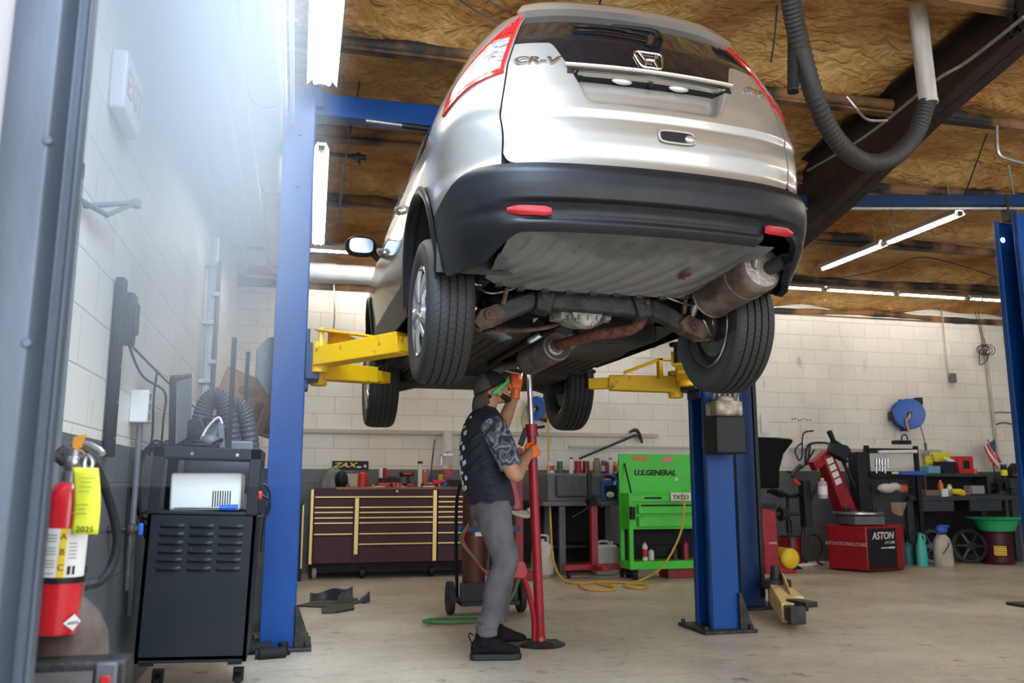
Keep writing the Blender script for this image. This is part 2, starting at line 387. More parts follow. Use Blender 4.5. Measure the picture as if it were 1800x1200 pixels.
# side door in the left wall: frame, open leaf, closer arm
bm = nb()
for (y, z, sy_, sz) in ((DY1-.03, DZ/2, .06, DZ), (DY0+.03, DZ/2, .06, DZ), ((DY0+DY1)/2, DZ-.03, DY1-DY0, .06)):
    box(bm, (XL-.12, y, z), (.24, sy_, sz))
struct('trim_31', bm, m_doorgrey, bev=.004)
bm = nb(); box(bm, (XL-.17, (DY0+DY1)/2-.01, DZ/2-.02), (.045, DY1-DY0-.13, DZ-.08)); d1 = struct('door_1', bm, m_doorgrey, bev=.003)
bm = nb(); c0 = V((XL-.14, DY1-.30, DZ-.13)); box(bm, c0, (.05, .22, .05)); 
e1 = onY(188, 378, 3.28); e2 = onY(240, 356, 3.55); e0 = onY(150, 362, 3.1)
cyl(bm, e0, e2, .010, n=8); cyl(bm, e0+V((0, -.06, 0)), e1, .010, n=8); cyl(bm, e1, e2, .009, n=8); cyl(bm, e2+V((0, 0, .01)), e2-V((0, 0, .02)), .018, n=10)
obj('door_closer', bm, m_doorgrey, d1)
# rail along the back wall, cracks/marks
bm = nb(); box(bm, (1.9, YB-.02, 1.62), (5.2, .04, .05)); struct('trim_32', bm, M('cream_rail', (.50, .46, .38), .5), bev=.004)
bm = nb(); box(bm, (7.6, YB-.015, 1.47), (2.4, .03, .03)); box(bm, (4.6, YB-.015, 1.47), (2.6, .03, .03)); struct('trim_33', bm, MATS['cream_rail'])
# ------------------------------------------------------------------ the car on the lift
m_silver = M('silver_car_paint', (.40, .375, .34), .30, .5, coat=1)
m_glass = M('dark_car_glass', (.006, .008, .013), .04, 0, coat=1)
m_gap = M('panel_gap', (.004, .004, .004), .9)
m_bump = M('black_bumper_plastic', (.006, .007, .009), .42, 0, bump=.04, bscale=260, var=.3, vscale=7, col2=(.011, .012, .014), spec=.28)
m_lens = M('red_lens', (.62, .012, .012), .10, 0, coat=1)
m_reflx = M('red_reflector', (.34, .004, .008), .3, 0)
m_pan = M('dusty_floor_pan', (.235, .24, .25), .5, .2, bump=.06, bscale=20, var=.45, vscale=3, col2=(.15, .155, .165), ramp=(.42, .5))
m_under = M('underbody_black', (.016, .017, .018), .6, 0, bump=.1, bscale=30, var=.5, vscale=7, col2=(.035, .033, .030))
CAR = thing('car', 'silver compact SUV raised high on the blue two-post lift, seen from behind', 'car', (1.462, 3.17, 1.62), math.radians(1.0))
_base = smooth_path([V((x, y, 0)) for x, y in ((-.3, .014), (0, 0), (.3, .014), (.55, .052), (.72, .125), (.82, .235), (.875, .40), (.90, .65), (.908, 1.0), (.912, 1.6), (.912, 2.6), (.902, 3.3), (.88, 3.8), (.83, 4.15), (.70, 4.38), (.45, 4.49), (0, 4.53))], 12)[12:]
_arc = [0]
for a, b_ in zip(_base, _base[1:]): _arc.append(_arc[-1]+(b_-a).length)
SMAX = _arc[-1]
import bisect
def base(s):
    i = min(max(bisect.bisect(_arc, s)-1, 0), len(_arc)-2); t = (s-_arc[i])/(_arc[i+1]-_arc[i])
    p = _base[i].lerp(_base[i+1], t); return p.x, p.y
KR = [(.2, .93), (.42, .965), (.50, .985), (.58, .995), (.66, 1.0), (.74, .985), (.84, .985), (.93, .995), (.97, .99), (1.06, .965), (1.2, .925), (1.35, .85), (1.48, .775), (1.58, .70), (1.64, .62)]
KS = [(.2, .96), (.42, .975), (.60, .99), (.75, 1.0), (.95, .995), (1.08, .975), (1.3, .90), (1.5, .80), (1.58, .74), (1.64, .66)]
RY = [(.2, .20), (.36, .10), (.42, .045), (.47, .022), (.50, .030), (.52, .012), (.60, .0), (.67, .005), (.70, .03), (.74, .050), (.80, .038), (.86, .042), (.91, .056), (.938, .070), (.952, .054), (1.06, .075), (1.2, .12), (1.35, .185), (1.48, .265), (1.58, .33), (1.64, .42)]
QF = [(.2, 1), (.98, 1), (1.10, .56), (1.6, .28), (1.64, .26)]
def sm_interp(tab, x, h=.012): return (interp(tab, x-h)+interp(tab, x)+interp(tab, x+h))/3
def carP(s, z, off=0, raw=False):
    sg = -1 if s < 0 else 1; a = abs(s); bx, by = base(a)
    def pt(a, z):
        bx, by = base(a); k = sstep(by, .15, 1.3)
        kx = sm_interp(KR, z)*(1-k)+sm_interp(KS, z)*k
        y = by+sm_interp(RY, z)*max(0, 1-by/1.8)
        if y > 2.1: y = 2.1+(y-2.1)*sm_interp(QF, z)
        return V((bx*kx, y, z))
    p = pt(a, z)
    # recessed plate area of the tailgate
    if a < .52 and .96 < z < 1.20:
        hw = .325+(z-1.0)*.50
        d = sstep(hw-a, 0, .05)*sstep(z, .985, 1.045)*(1-sstep(z, 1.150, 1.166)); p.y += .070*d
    if off:
        e = .004; t1 = pt(min(a+e, SMAX), z)-pt(max(a-e, 0), z); t2 = pt(a, z+e)-pt(a, z-e)
        n = t2.cross(t1)
        n = -n if n.dot(V((p.x, p.y-2.2, 0))) < 0 else n
        p += n.normalized()*off
    p.x *= sg; return p
RAX, FAX = .99, 3.63
def arch(by, r=.425, cz=.40, ax=None):
    z = 0
    for ax in (RAX, FAX):
        d = by-ax
        if abs(d) < r: z = max(z, cz+math.sqrt(r*r-d*d))
    return z
def patch(name, s0, s1, zb, zt, off, mat, parent=CAR, nu=60, nv=24, thick=.008, smooth_angle=40):
    bm = nb(); f = lambda q: (lambda s: q) if not callable(q) else q
    zb, zt = f(zb), f(zt)
    def fn(o):
        def g(u, v):
            s = s0+(s1-s0)*u; a, b2 = zb(s), zt(s); b2 = max(b2, a+.0015); return carP(s, a+(b2-a)*v, o)
        return g
    G = grid(bm, fn(off), nu, nv); 
    if thick:
        K = grid(bm, fn(off-thick), nu, nv)
        for i in range(nu):
            bm.faces.new((G[i][0], K[i][0], K[i+1][0], G[i+1][0])); bm.faces.new((G[i][nv], G[i+1][nv], K[i+1][nv], K[i][nv]))
        for j in range(nv):
            bm.faces.new((G[0][j], G[0][j+1], K[0][j+1], K[0][j])); bm.faces.new((G[nu][j], K[nu][j], K[nu][j+1], G[nu][j+1]))
    return obj(name, bm, mat, parent, angle=smooth_angle)
SEAM = .70
# inner shell, seen only in the gaps
def shell_low(s):
    by = base(abs(s))[1]; a = arch(by); return max(a-.0, .44)
patch('body_shell', -SMAX+.001, SMAX-.001, lambda s: max(shell_low(s), .46 if abs(s) > .8 else .50), 1.62, -.024, m_gap, nu=420, nv=30, thick=0)
# tailgate
def gate_top(s): return 1.185+.135*sstep(abs(s), .395, .525)
def gate_bot(s): return .705+.05*max(0, (abs(s)-(SEAM-.07))/.066)**3
tg = patch('tailgate', -SEAM+.004, SEAM-.004, gate_bot, gate_top, 0, m_silver, nu=130, nv=110, smooth_angle=60)
rg = patch('rear_window', -SEAM+.006, SEAM-.006, lambda s: gate_top(s)+.002, 1.535, .002, m_glass, tg, nu=110, nv=34, smooth_angle=60)
patch('rear_spoiler', -.735, .735, lambda s: 1.532-.012*sstep(abs(s), .3, .73), lambda s: 1.60, .035, m_silver, tg, nu=70, nv=8, thick=.05)
# chrome strip, plate lamp housing
bm = nb()
grid(bm, lambda u, v: carP(-.43+.86*u, 1.172+.020*v, .012+.012*math.sin(PI*v)), 60, 5)
obj('chrome_strip', bm, m_chrome, tg, angle=70)
patch('plate_light_housing', -.42, .42, lambda s: 1.134+.02*abs(s), 1.172, .004, m_black, tg, nu=40, nv=4)
for sx in (-1, 1):
    bm = nb(); p = carP(.145*sx+.01, 1.143, .022); ball(bm, p, (.05, .012, .016), 12); box(bm, p+V((0, .004, .012)), (.11, .012, .010)); obj('plate_light', bm, M('lamp_silver', (.6, .6, .6), .25, .6), tg)
bm = nb(); ball(bm, carP(.01, 1.140, .02), (.014, .014, .012), 10); obj('camera_lens', bm, m_dark, tg)
# badge
def badge(parent):
    c = carP(0, 1.255, .008); R = Matrix.Rotation(math.radians(-24), 3, 'X')
    bm = nb(); L_ = lambda x, z: c+R @ V((x, 0, z))
    pts = [L_(-.062, .047), L_(0, .052), L_(.062, .047), L_(.060, 0), L_(.044, -.047), L_(0, -.050), L_(-.044, -.047), L_(-.060, 0)]
    tube(bm, pts, .0065, 8, 5, closed=True)
    for sx in (-1, 1): tube(bm, [L_(sx*.042, .044), L_(sx*.029, .010), L_(sx*.023, -.010), L_(sx*.030, -.044)], [.007, .006, .006, .0055], 8, 4)
    tube(bm, [L_(-.02, .0), L_(0, .002), L_(.02, .0)], .009, 8, 3)
    obj('badge', bm, m_chrome, parent, angle=70)
badge(tg)
def on_gate_text(name, s_, size, s0, z0, rz, scl=(1, 1, 1)):
    p = carP(s0, z0, .004); q = carP(s0+.02, z0, .004); d = (q-p); up = carP(s0, z0+.02, .004)-p
    X = d.normalized(); Z_ = X.cross(up).normalized(); Y = Z_.cross(X)
    mt = Matrix((X, Y, Z_)).transposed()
    o = text(name, s_, size, M('badge_silver', (.86, .86, .86), .16, 1), tg, p, mt.to_euler(), .002, scl, shear=.2, off=.0022); return o
on_gate_text('model_lettering', 'CR-V', .060, -.572, 1.205, 0, (1.45, 1, 1))
on_gate_text('drive_lettering', 'AWD', .044, .60, 1.195, 0, (1.35, 1, 1))
# handle recess
bm = nb(); hc = carP(.075, .862, .0)
def hx(x, z, o): return carP(.075+x, .862+z, o)
grid(bm, lambda u, v: hx((u-.5)*.17, (v-.5)*.055, .004-.0*u), 10, 4); obj('handle_cup', bm, m_dark, tg)
bm = nb(); ring = [hx(.085*math.copysign(abs(math.cos(a))**.5, math.cos(a)), .029*math.copysign(abs(math.sin(a))**.5, math.sin(a)), .006) for a in [2*PI*i/20 for i in range(20)]]
tube(bm, ring, .006, 8, 2, closed=True); ball(bm, hx(.062, -.004, .006), (.028, .010, .020), 10); obj('tailgate_handle', bm, m_silver, tg, angle=70)
# wiper
bm = nb(); wp = carP(.07, 1.365, .02)
cyl(bm, carP(.07, 1.36, -.01), carP(.07, 1.36, .035), .022, n=14)
tube(bm, [carP(.07, 1.36, .035), carP(.06, 1.40, .045), carP(-.05, 1.425, .035), carP(-.18, 1.43, .03)], [.019, .014, .010, .008], 8)
tube(bm, [carP(-.40, 1.415, .022), carP(-.2, 1.42, .026), carP(.03, 1.40, .022)], .010, 6)
tube(bm, [carP(-.40, 1.405, .012), carP(-.2, 1.408, .014), carP(.03, 1.392, .012)], .006, 6)
obj('rear_wiper', bm, m_black, tg, angle=60)
# sides
def zlow_body(s):
    a = abs(s); by = base(a)[1]
    ln = .70-.11*sstep(by, .12, .60)
    if by > RAX: ln = .50
    if by > FAX: ln = .60
    return max(ln, arch(by, .455))
LS = .705
for sg, nm in ((-1, 'left'), (1, 'right')):
    f = lambda a: a*sg
    # rear quarter up to window line, rear door, front door, fender
    def sat(by):  # s where the outline reaches y = by
        lo_, hi_ = 0, SMAX*.8
        for _ in range(40):
            mid = (lo_+hi_)/2
            if base(mid)[1] < by: lo_ = mid
            else: hi_ = mid
        return lo_
    sq, sd1, sd2, sf = sat(1.36), sat(2.30), sat(3.18), SMAX-.02
    for name, a, b_, n in (('quarter_panel', LS, sq, 130), ('rear_door', sq+.005, sd1, 50), ('front_door', sd1+.005, sd2, 40), ('front_fender', sd2+.005, sf, 120)):
        o = patch(name, f(a), f(b_), zlow_body, 1.06 if 'fender' not in name else .985, 0, m_silver, nu=n, nv=26, smooth_angle=60)
        if 'door' in name:
            bm = nb(); yy = (a+b_)/2+(.30 if sg else 0)
            tube(bm, [carP(f(a+.10), .93, .01), carP(f(a+.17), .935, .035), carP(f(a+.25), .935, .01)], .012, 8, 4); obj('door_handle', bm, m_silver, o)
    patch('rear_pillar', f(LS), f(sat(.86)), 1.062, 1.60, 0, m_silver, nu=50, nv=26, smooth_angle=60)
    wg = patch('side_window', f(sat(.86)+.003), f(sat(3.25)), 1.063, 1.545, -.004, m_glass, nu=90, nv=14, smooth_angle=60)
    patch('roof_side_rail', f(sat(.86)), f(sat(3.25)), 1.547, 1.60, .002, m_silver, nu=60, nv=5, smooth_angle=60)
    for yy in (1.42, 2.34): 
        ss = sat(yy); patch('window_pillar', f(ss-.035), f(ss+.035), 1.063, 1.545, .002, m_black, wg, nu=3, nv=8)
    # tail light: red housing with a clear lower lens
    def lb(s): return 1.150-.085*min(1, (abs(s)-LS)/.42)
    def lt(s):
        k = (abs(s)-.712)/(.44); return max(lb(s)+.003, 1.612-.47*max(0, min(1, k))**.62)
    tl = patch('tail_light', f(.712), f(1.152), lb, lt, .010, m_lens, nu=40, nv=40, thick=.03, smooth_angle=60)
    m_clear = M('clear_lens', (.55, .55, .56), .12, .35, coat=1, var=.75, vscale=60, stretch=(.4, .4, 1.2), bump=.3, bscale=90)
    patch('clear_lens', f(.728), f(1.06), lambda s: lb(s)+.020, lambda s: max(lb(s)+.022, min(1.36, lt(s)-.045)), .0125, m_clear, tl, nu=30, nv=20, thick=.004, smooth_angle=60)
    bm = nb()
    for r_ in range(9):
        for c_ in range(3):
            zz = 1.40+r_*.018; ss = .730+c_*.018
            if zz < lt(ss)-.03: ball(bm, carP(f(ss), zz, .012), (.008, .006, .006), 6)
    obj('light_cells', bm, m_reflx, tl)
    # wheel arch cladding and sill
    for ax, r0 in ((RAX, .425), (FAX, .425)):
        bm = nb()
        def sfn(u, v, ax=ax, r0=r0):
            a = -.12+(PI+.24)*u; rr = (r0-.012)+(.050)*v; y = ax-rr*math.cos(a); z = .40+rr*math.sin(a)
            p = carP(f(sat(y)), max(z, .33), .010+.012*math.sin(PI*v)); return p
        G = grid(bm, sfn, 40, 5)
        # inward return of the arch lip
        R1 = [g[0] for g in G]; R2 = [bm.verts.new(g[0].co+V((-sg*.05, 0, 0))) for g in G]
        for i in range(len(R1)-1): bm.faces.new((R1[i], R1[i+1], R2[i+1], R2[i]))
        obj('wheel_arch_trim', bm, m_bump, angle=60, parent=CAR)
        bm = nb()   # wheel well liner
        def wl(u, v, ax=ax):
            a = PI*u*1.1-.05*PI; return V((sg*(.88-.36*v), ax-.44*math.cos(a), .40+.44*math.sin(a)))
        grid(bm, wl, 24, 3); prism(bm, [(ax+.44*math.cos(PI*i/16), .40+.44*math.sin(PI*i/16)) for i in range(17)], (.02*sg, 0, 0), (sg*.50, 0, 0), (0, 1, 0), (0, 0, 1))
        obj('wheel_well_liner', bm, m_under, CAR)
    patch('side_sill', f(sat(RAX+.43)), f(sat(FAX-.43)), .30, .505, .004, m_bump, nu=30, nv=6)
# door mirrors
for sg in (-1, 1):
    bm = nb(); c = V((sg*1.02, 2.98, 1.10))
    def mf(u, v):
        a = 2*PI*u; b_ = PI*v; x = math.copysign(abs(math.sin(b_)*math.cos(a))**.75, math.cos(a)); z = math.copysign(abs(math.sin(b_)*math.sin(a))**.75, math.sin(a))
        return c+V((x*.115, -math.cos(b_)*.06 if v > .5 else -math.cos(b_)*.035, z*.078))
    grid(bm, mf, 24, 14); cyl(bm, c+V((-sg*.06, .0, -.03)), V((sg*.88, 3.02, 1.03)), .022, .03)
    mo = obj('door_mirror', bm, m_silver if sg > 0 else m_black, CAR, angle=80)
    bm = nb(); prism(bm, [(.085*math.copysign(abs(math.cos(a))**.6, math.cos(a)), .055*math.copysign(abs(math.sin(a))**.6, math.sin(a))) for a in [2*PI*i/24 for i in range(24)]], (0, .006, 0), c+V((0, -.040, 0))); obj('mirror_glass', bm, M('mirror_glass', (.10, .11, .12), .12, .9), mo)
# roof
bm = nb()
def rf(u, v):
    s = -SMAX*.999+2*SMAX*.999*u; p = carP(s, 1.60, 0); t = v
    return V((p.x*(1-t), p.y, 1.60+.055*math.sin(t*PI/2)*min(1, max(0, (p.y-.2)/.5))))
grid(bm, rf, 200, 12); obj('roof', bm, m_silver, CAR, angle=60)
bm = nb(); q = V((-.10, .62, 1.645)); tube(bm, [q, q+V((0, -.05, .02)), q+V((0, -.16, .09))], [.02, .010, .005], 8); obj('antenna', bm, m_black, CAR)
# bonnet filler and front nose
patch('front_bumper', SMAX-1.2, SMAX-.001, .32, lambda s: .60, .006, m_bump, nu=30, nv=8); patch('front_bumper', -SMAX+1.2, -SMAX+.001, .32, lambda s: .60, .006, m_bump, nu=30, nv=8)
patch('bonnet', SMAX-1.45, SMAX-.001, .99, 1.10, .004, m_silver, nu=40, nv=8); patch('bonnet', -SMAX+1.45, -SMAX+.001, .99, 1.10, .004, m_silver, nu=40, nv=8)
# rear bumper: low at the corners, raised in the middle, recess over the reflectors
sE = sat(RAX-.44)
def bb(s):
    a = abs(s); z = .415-.115*sstep(a, .62, .84)+.0
    if s > 0: z += .10*sstep(s, .46, .56)*(1-sstep(s, .72, .80))
    by = base(a)[1]
    if by > .30: z += .10*sstep(by, .38, .56)
    return z
def bt(s):
    a = abs(s); by = base(a)[1]; return (.700-.0*a if a < SEAM-.03 else .700-.11*sstep(by, .12, .60))-.003
def bump_fn(o):
    def g(u, v):
        s = -sE+2*sE*u; z0, z1 = bb(s), bt(s); z = z0+(z1-z0)*v
        k = sstep(abs(s), .80, .66)  # recess band fades at the corners
        d = 0
        a = abs(s)
        # shelf line above the reflectors
        kz = 1-sstep(a, .56, .78)
        d -= .018*sstep(.548-z, 0, .020)*kz*(1-sstep(.468-z, 0, .020))
        d += .004*sstep(.545-z, -.03, 0)*0
        return carP(s, z, o+.006+d)
    return g
bm = nb(); G = grid(bm, bump_fn(0), 190, 60); K = grid(bm, bump_fn(-.03), 190, 2)
for i in range(190):
    bm.faces.new((G[i][0], K[i][0], K[i+1][0], G[i+1][0])); bm.faces.new((G[i][60], G[i+1][60], K[i+1][2], K[i][2]))
bp_ = obj('rear_bumper', bm, m_bump, CAR, angle=50)
for sg in (-1, 1):
    bm = nb()
    def rfx(u, v, o=0):
        s = (.50+.185*u); zc = .492; h = .011+.009*min(1, (1-u)*4)*min(1, u*6+.3)
        return carP(sg*s, zc+(v-.5)*2*h+.008*u, .002+.008*math.sin(PI*v)+o)
    grid(bm, rfx, 14, 5); obj('reflector', bm, m_reflx, bp_)
# lower pan: ribbed spare-wheel floor showing under the bumper
bm = nb()
def pan(u, v):
    x = -.63+1.21*u; yf = .10+.05*abs(x); w_ = v
    k = 1-.25*max(0, (-x-.45)/.27)
    y = yf+(.62*k+.06*math.cos(x*2))*w_
    z = .435-.075*math.sin(w_*PI/2)-.03*w_
    if x < -.5: z += 0*w_
    edge = max(0, (abs(x+.07)-.50)/.15)
    z += .07*edge*(w_ if x > 0 else w_*.6)
    rb = ((x+.25*w_*w_)/.118) % 1.0; z += .013*(sstep(rb, .06, .13)-sstep(rb, .50, .57))*sstep(w_, .08, .2)*(1-sstep(w_, .93, 1))
    z += -.02*math.exp(-((x+.35)**2+(w_-.5)**2*.6)/.02)
    return V((x, y, z))
grid(bm, pan, 330, 40)
pn = obj('floor_pan', bm, m_pan, CAR, angle=50)
for i in range(9):
    bm = nb(); x = -.55+i*.125; p = pan((x+.63)/1.21, .985); box(bm, p+V((0, .01, -.006)), (.035, .04, .014)); obj('seam_tab', bm, m_dsteel, pn)
bm = nb(); prism(bm, [(-.02, -.06), (.008, -.055), (.02, -.01), (.012, .03), (.03, .06), (-.01, .055), (-.03, .0)], (0, 0, .004), pan(.75, .45)+V((0, 0, -.022)), (1, .0, 0), (0, 1, 0)); obj('tow_slot', bm, m_rust2, pn)
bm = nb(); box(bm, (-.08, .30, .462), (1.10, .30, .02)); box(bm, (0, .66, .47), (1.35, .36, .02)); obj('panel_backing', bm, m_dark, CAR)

# wheels
def tire(bm):
    W = .114; prof = [(.222, -.088), (.232, -.100), (.27, -.112), (.315, W*-1.0), (.338, -.108), (.352, -.094)]
    x0 = -.094; 
    tops = [(-.082, .357), (-.0625, .360), (-.0615, .352), (-.0555, .352), (-.0545, .3615), (-.0235, .3625), (-.0225, .353), (-.0145, .353), (-.0135, .363), (.0135, .363), (.0145, .353), (.0225, .353), (.0235, .3625), (.0545, .3615), (.0555, .352), (.0615, .352), (.0625, .360), (.082, .357)]
    prof += [(r, x) for x, r in tops] + [(.352, .094), (.338, .108), (.315, W), (.27, .112), (.232, .100), (.222, .088)]
    lathe(bm, prof, axis=(1, 0, 0), n=90)
def tire_mat():
    m = bpy.data.materials.new('tyre_rubber'); m.use_nodes = True; nt, N, L, b = nodes(m)
    b.inputs['Base Color'].default_value = (.030, .030, .032, 1); b.inputs['Roughness'].default_value = .62
    tc = N.new('ShaderNodeTexCoord'); sp = N.new('ShaderNodeSeparateXYZ'); L.new(tc.outputs['Object'], sp.inputs[0])
    at = N.new('ShaderNodeMath'); at.operation = 'ARCTAN2'; L.new(sp.outputs[1], at.inputs[0]); L.new(sp.outputs[2], at.inputs[1])
    def mth(op, a, c):
        x = N.new('ShaderNodeMath'); x.operation = op
        for i, q in enumerate((a, c)):
            if isinstance(q, (int, float)): x.inputs[i].default_value = q
            elif q is not None: L.new(q, x.inputs[i])
        return x.outputs[0]
    ab = mth('ABSOLUTE', sp.outputs[0], None)
    ph = mth('ADD', mth('MULTIPLY', at.outputs[0], 70/(2*PI)), mth('MULTIPLY', ab, 22)); fr = mth('FRACT', ph, None)
    sip = mth('LESS_THAN', fr, .16)
    r2 = mth('ADD', mth('MULTIPLY', sp.outputs[1], sp.outputs[1]), mth('MULTIPLY', sp.outputs[2], sp.outputs[2]))
    tread = mth('GREATER_THAN', r2, .3555**2); h = mth('MULTIPLY', sip, tread)
    # leave the centre of each block solid
    bp = N.new('ShaderNodeBump'); bp.inputs['Strength'].default_value = 1; bp.inputs['Distance'].default_value = .012; bp.invert = True
    L.new(h, bp.inputs['Height']); L.new(bp.outputs[0], b.inputs['Normal'])
    mx = N.new('ShaderNodeMixRGB'); L.new(h, mx.inputs[0]); mx.inputs[1].default_value = (.020, .021, .023, 1); mx.inputs[2].default_value = (.005, .005, .006, 1); L.new(mx.outputs[0], b.inputs['Base Color'])
    return m
m_tire = tire_mat()
m_rim = M('alloy_rim', (.55, .54, .53), .25, .9); m_barrel = M('rim_barrel', (.12, .105, .09), .5, .5, bump=.1, bscale=30, var=.5, vscale=8)
def wheel(ax, sg, dz):
    # each wheel: tyre as the part, rim, barrel, hub as sub-parts
    bm = nb(); tire(bm); t = obj('tyre', bm, m_tire, CAR, angle=25); t.location = (sg*.785, ax, .36+dz)
    bm = nb(); o = sg
    lathe(bm, [(.226, -.095), (.222, -.085), (.208, -.07), (.20, -.02), (.19, .05)], axis=(1, 0, 0), n=48)
    obj('rim_barrel', bm, M('rim_edge', (.33, .27, .17), .45, .6, var=.4, vscale=10), t) if False else obj('rim_barrel', bm, m_barrel, t)
    bm = nb(); lathe(bm, [(.228, o*.096), (.222, o*.104), (.214, o*.098), (.206, o*.07), (.20, o*.02)], axis=(1, 0, 0), n=48)
    lathe(bm, [(.226, -o*.094), (.220, -o*.100), (.212, -o*.094), (.205, -o*.06)], axis=(1, 0, 0), n=48)
    for k in range(5):
        for d in (-.12, .12):
            a = 2*PI*k/5+d; p0 = V((o*.085, math.cos(a-d*.6)*.05, math.sin(a-d*.6)*.05)); p1 = V((o*.088, math.cos(a+d*.5)*.208, math.sin(a+d*.5)*.208))
            tube(bm, [p0, p0.lerp(p1, .5)+V((o*.012, 0, 0)), p1], [.022, .016, .019], 6, 4)
    cyl(bm, (o*.05, 0, 0), (o*.10, 0, 0), .065, .05, 20)
    obj('alloy_rim', bm, m_rim, t, angle=50)
    bm = nb(); cyl(bm, (-o*.02, 0, 0), (o*.03, 0, 0), .15, n=28); cyl(bm, (-o*.06, 0, 0), (-o*.0, 0, 0), .165, n=28)
    cyl(bm, (-o*.10, 0, 0), (-o*.05, 0, 0), .06, n=16); obj('brake_disc', bm, m_dsteel, t, angle=40)
    return t
for ax, dz in ((RAX, -.125), (FAX, -.17)):
    for sg in (-1, 1): wheel(ax, sg, dz)
# underbody -------------------------------------------------
bm = nb()
def fl(u, v):
    y = .92+3.2*v; x = (-.80+1.6*u)
    if y < 1.5: x *= .66
    z = .33-.02*math.cos(u*2*PI*2)+.01*math.sin(y*9)
    if abs(u-.5) < .09: z += .07
    if y > 3.2: z -= .06
    return V((x, y, z))
grid(bm, fl, 60, 60); obj('underbody', bm, m_under, CAR, angle=30)
bm = nb()   # fuel tank and plastic under-covers
def cov(bm, x0, x1, y0, y1, z0, z1, r=.03):
    prism(bm, [(x0+r, z0), (x1-r, z0), (x1, z0+r), (x1, z1), (x0, z1), (x0, z0+r)], (0, y1-y0, 0), (0, y0, 0))
cov(bm, .10, .58, 1.42, 2.10, .19, .36, .06); obj('fuel_tank', bm, m_under, CAR, bev=.015)
for x0, x1, y0, y1, z0 in ((.12, .70, 2.14, 3.05, .235), (-.70, -.13, 1.55, 3.05, .235), (-.62, .62, 3.10, 4.05, .19)):
    bm = nb(); cov(bm, x0, x1, y0, y1, z0, z0+.12, .03)
    for k in range(8): box(bm, (x0+(x1-x0)*(k+.5)/8, (y0+y1)/2, z0-.002), (.012, (y1-y0)*.8, .010))
    obj('under_cover', bm, m_under, CAR, bev=.008)
for sg in (-1, 1):
    bm = nb(); box(bm, (sg*.60, 1.25, .40), (.06, .9, .09)); box(bm, (sg*.62, 2.5, .285), (.06, 1.9, .09)); obj('frame_rail', bm, m_under, CAR, bev=.008)
# rear subframe
bm = nb(); y0 = .92; zc = .315
def beam(bm, a, b_, h, w_, mi=0):
    a, b_ = V(a), V(b_); d = (b_-a).normalized(); up = V((0, 0, 1)); s_ = d.cross(up).normalized(); n_ = s_.cross(d)
    vs = [bm.verts.new(p+s_*(i*w_/2)+n_*(j*hh/2)) for p, hh in ((a, h if not isinstance(h, tuple) else h[0]), (b_, h if not isinstance(h, tuple) else h[1])) for i, j in ((-1, -1), (1, -1), (1, 1), (-1, 1))]
    for f in ((3, 2, 1, 0), (4, 5, 6, 7), (0, 1, 5, 4), (1, 2, 6, 5), (2, 3, 7, 6), (3, 0, 4, 7)): bm.faces.new([vs[i] for i in f])
beam(bm, (-.27, y0, .315), (.27, y0, .300), .10, .07); beam(bm, (-.20, y0, .36), (.20, y0, .355), .03, .10)
for sg in (-1, 1):
    prism(bm, [(sg*.20, .36), (sg*.31, .37), (sg*.32, .25), (sg*.24, .235)], (0, .12, 0), (0, y0-.06, 0))
    beam(bm, (sg*.27, y0+.10, .36), (sg*.52, y0+.75, .40), .07, .08)
sub = obj('rear_subframe', bm, m_dsteel, CAR, bev=.010)
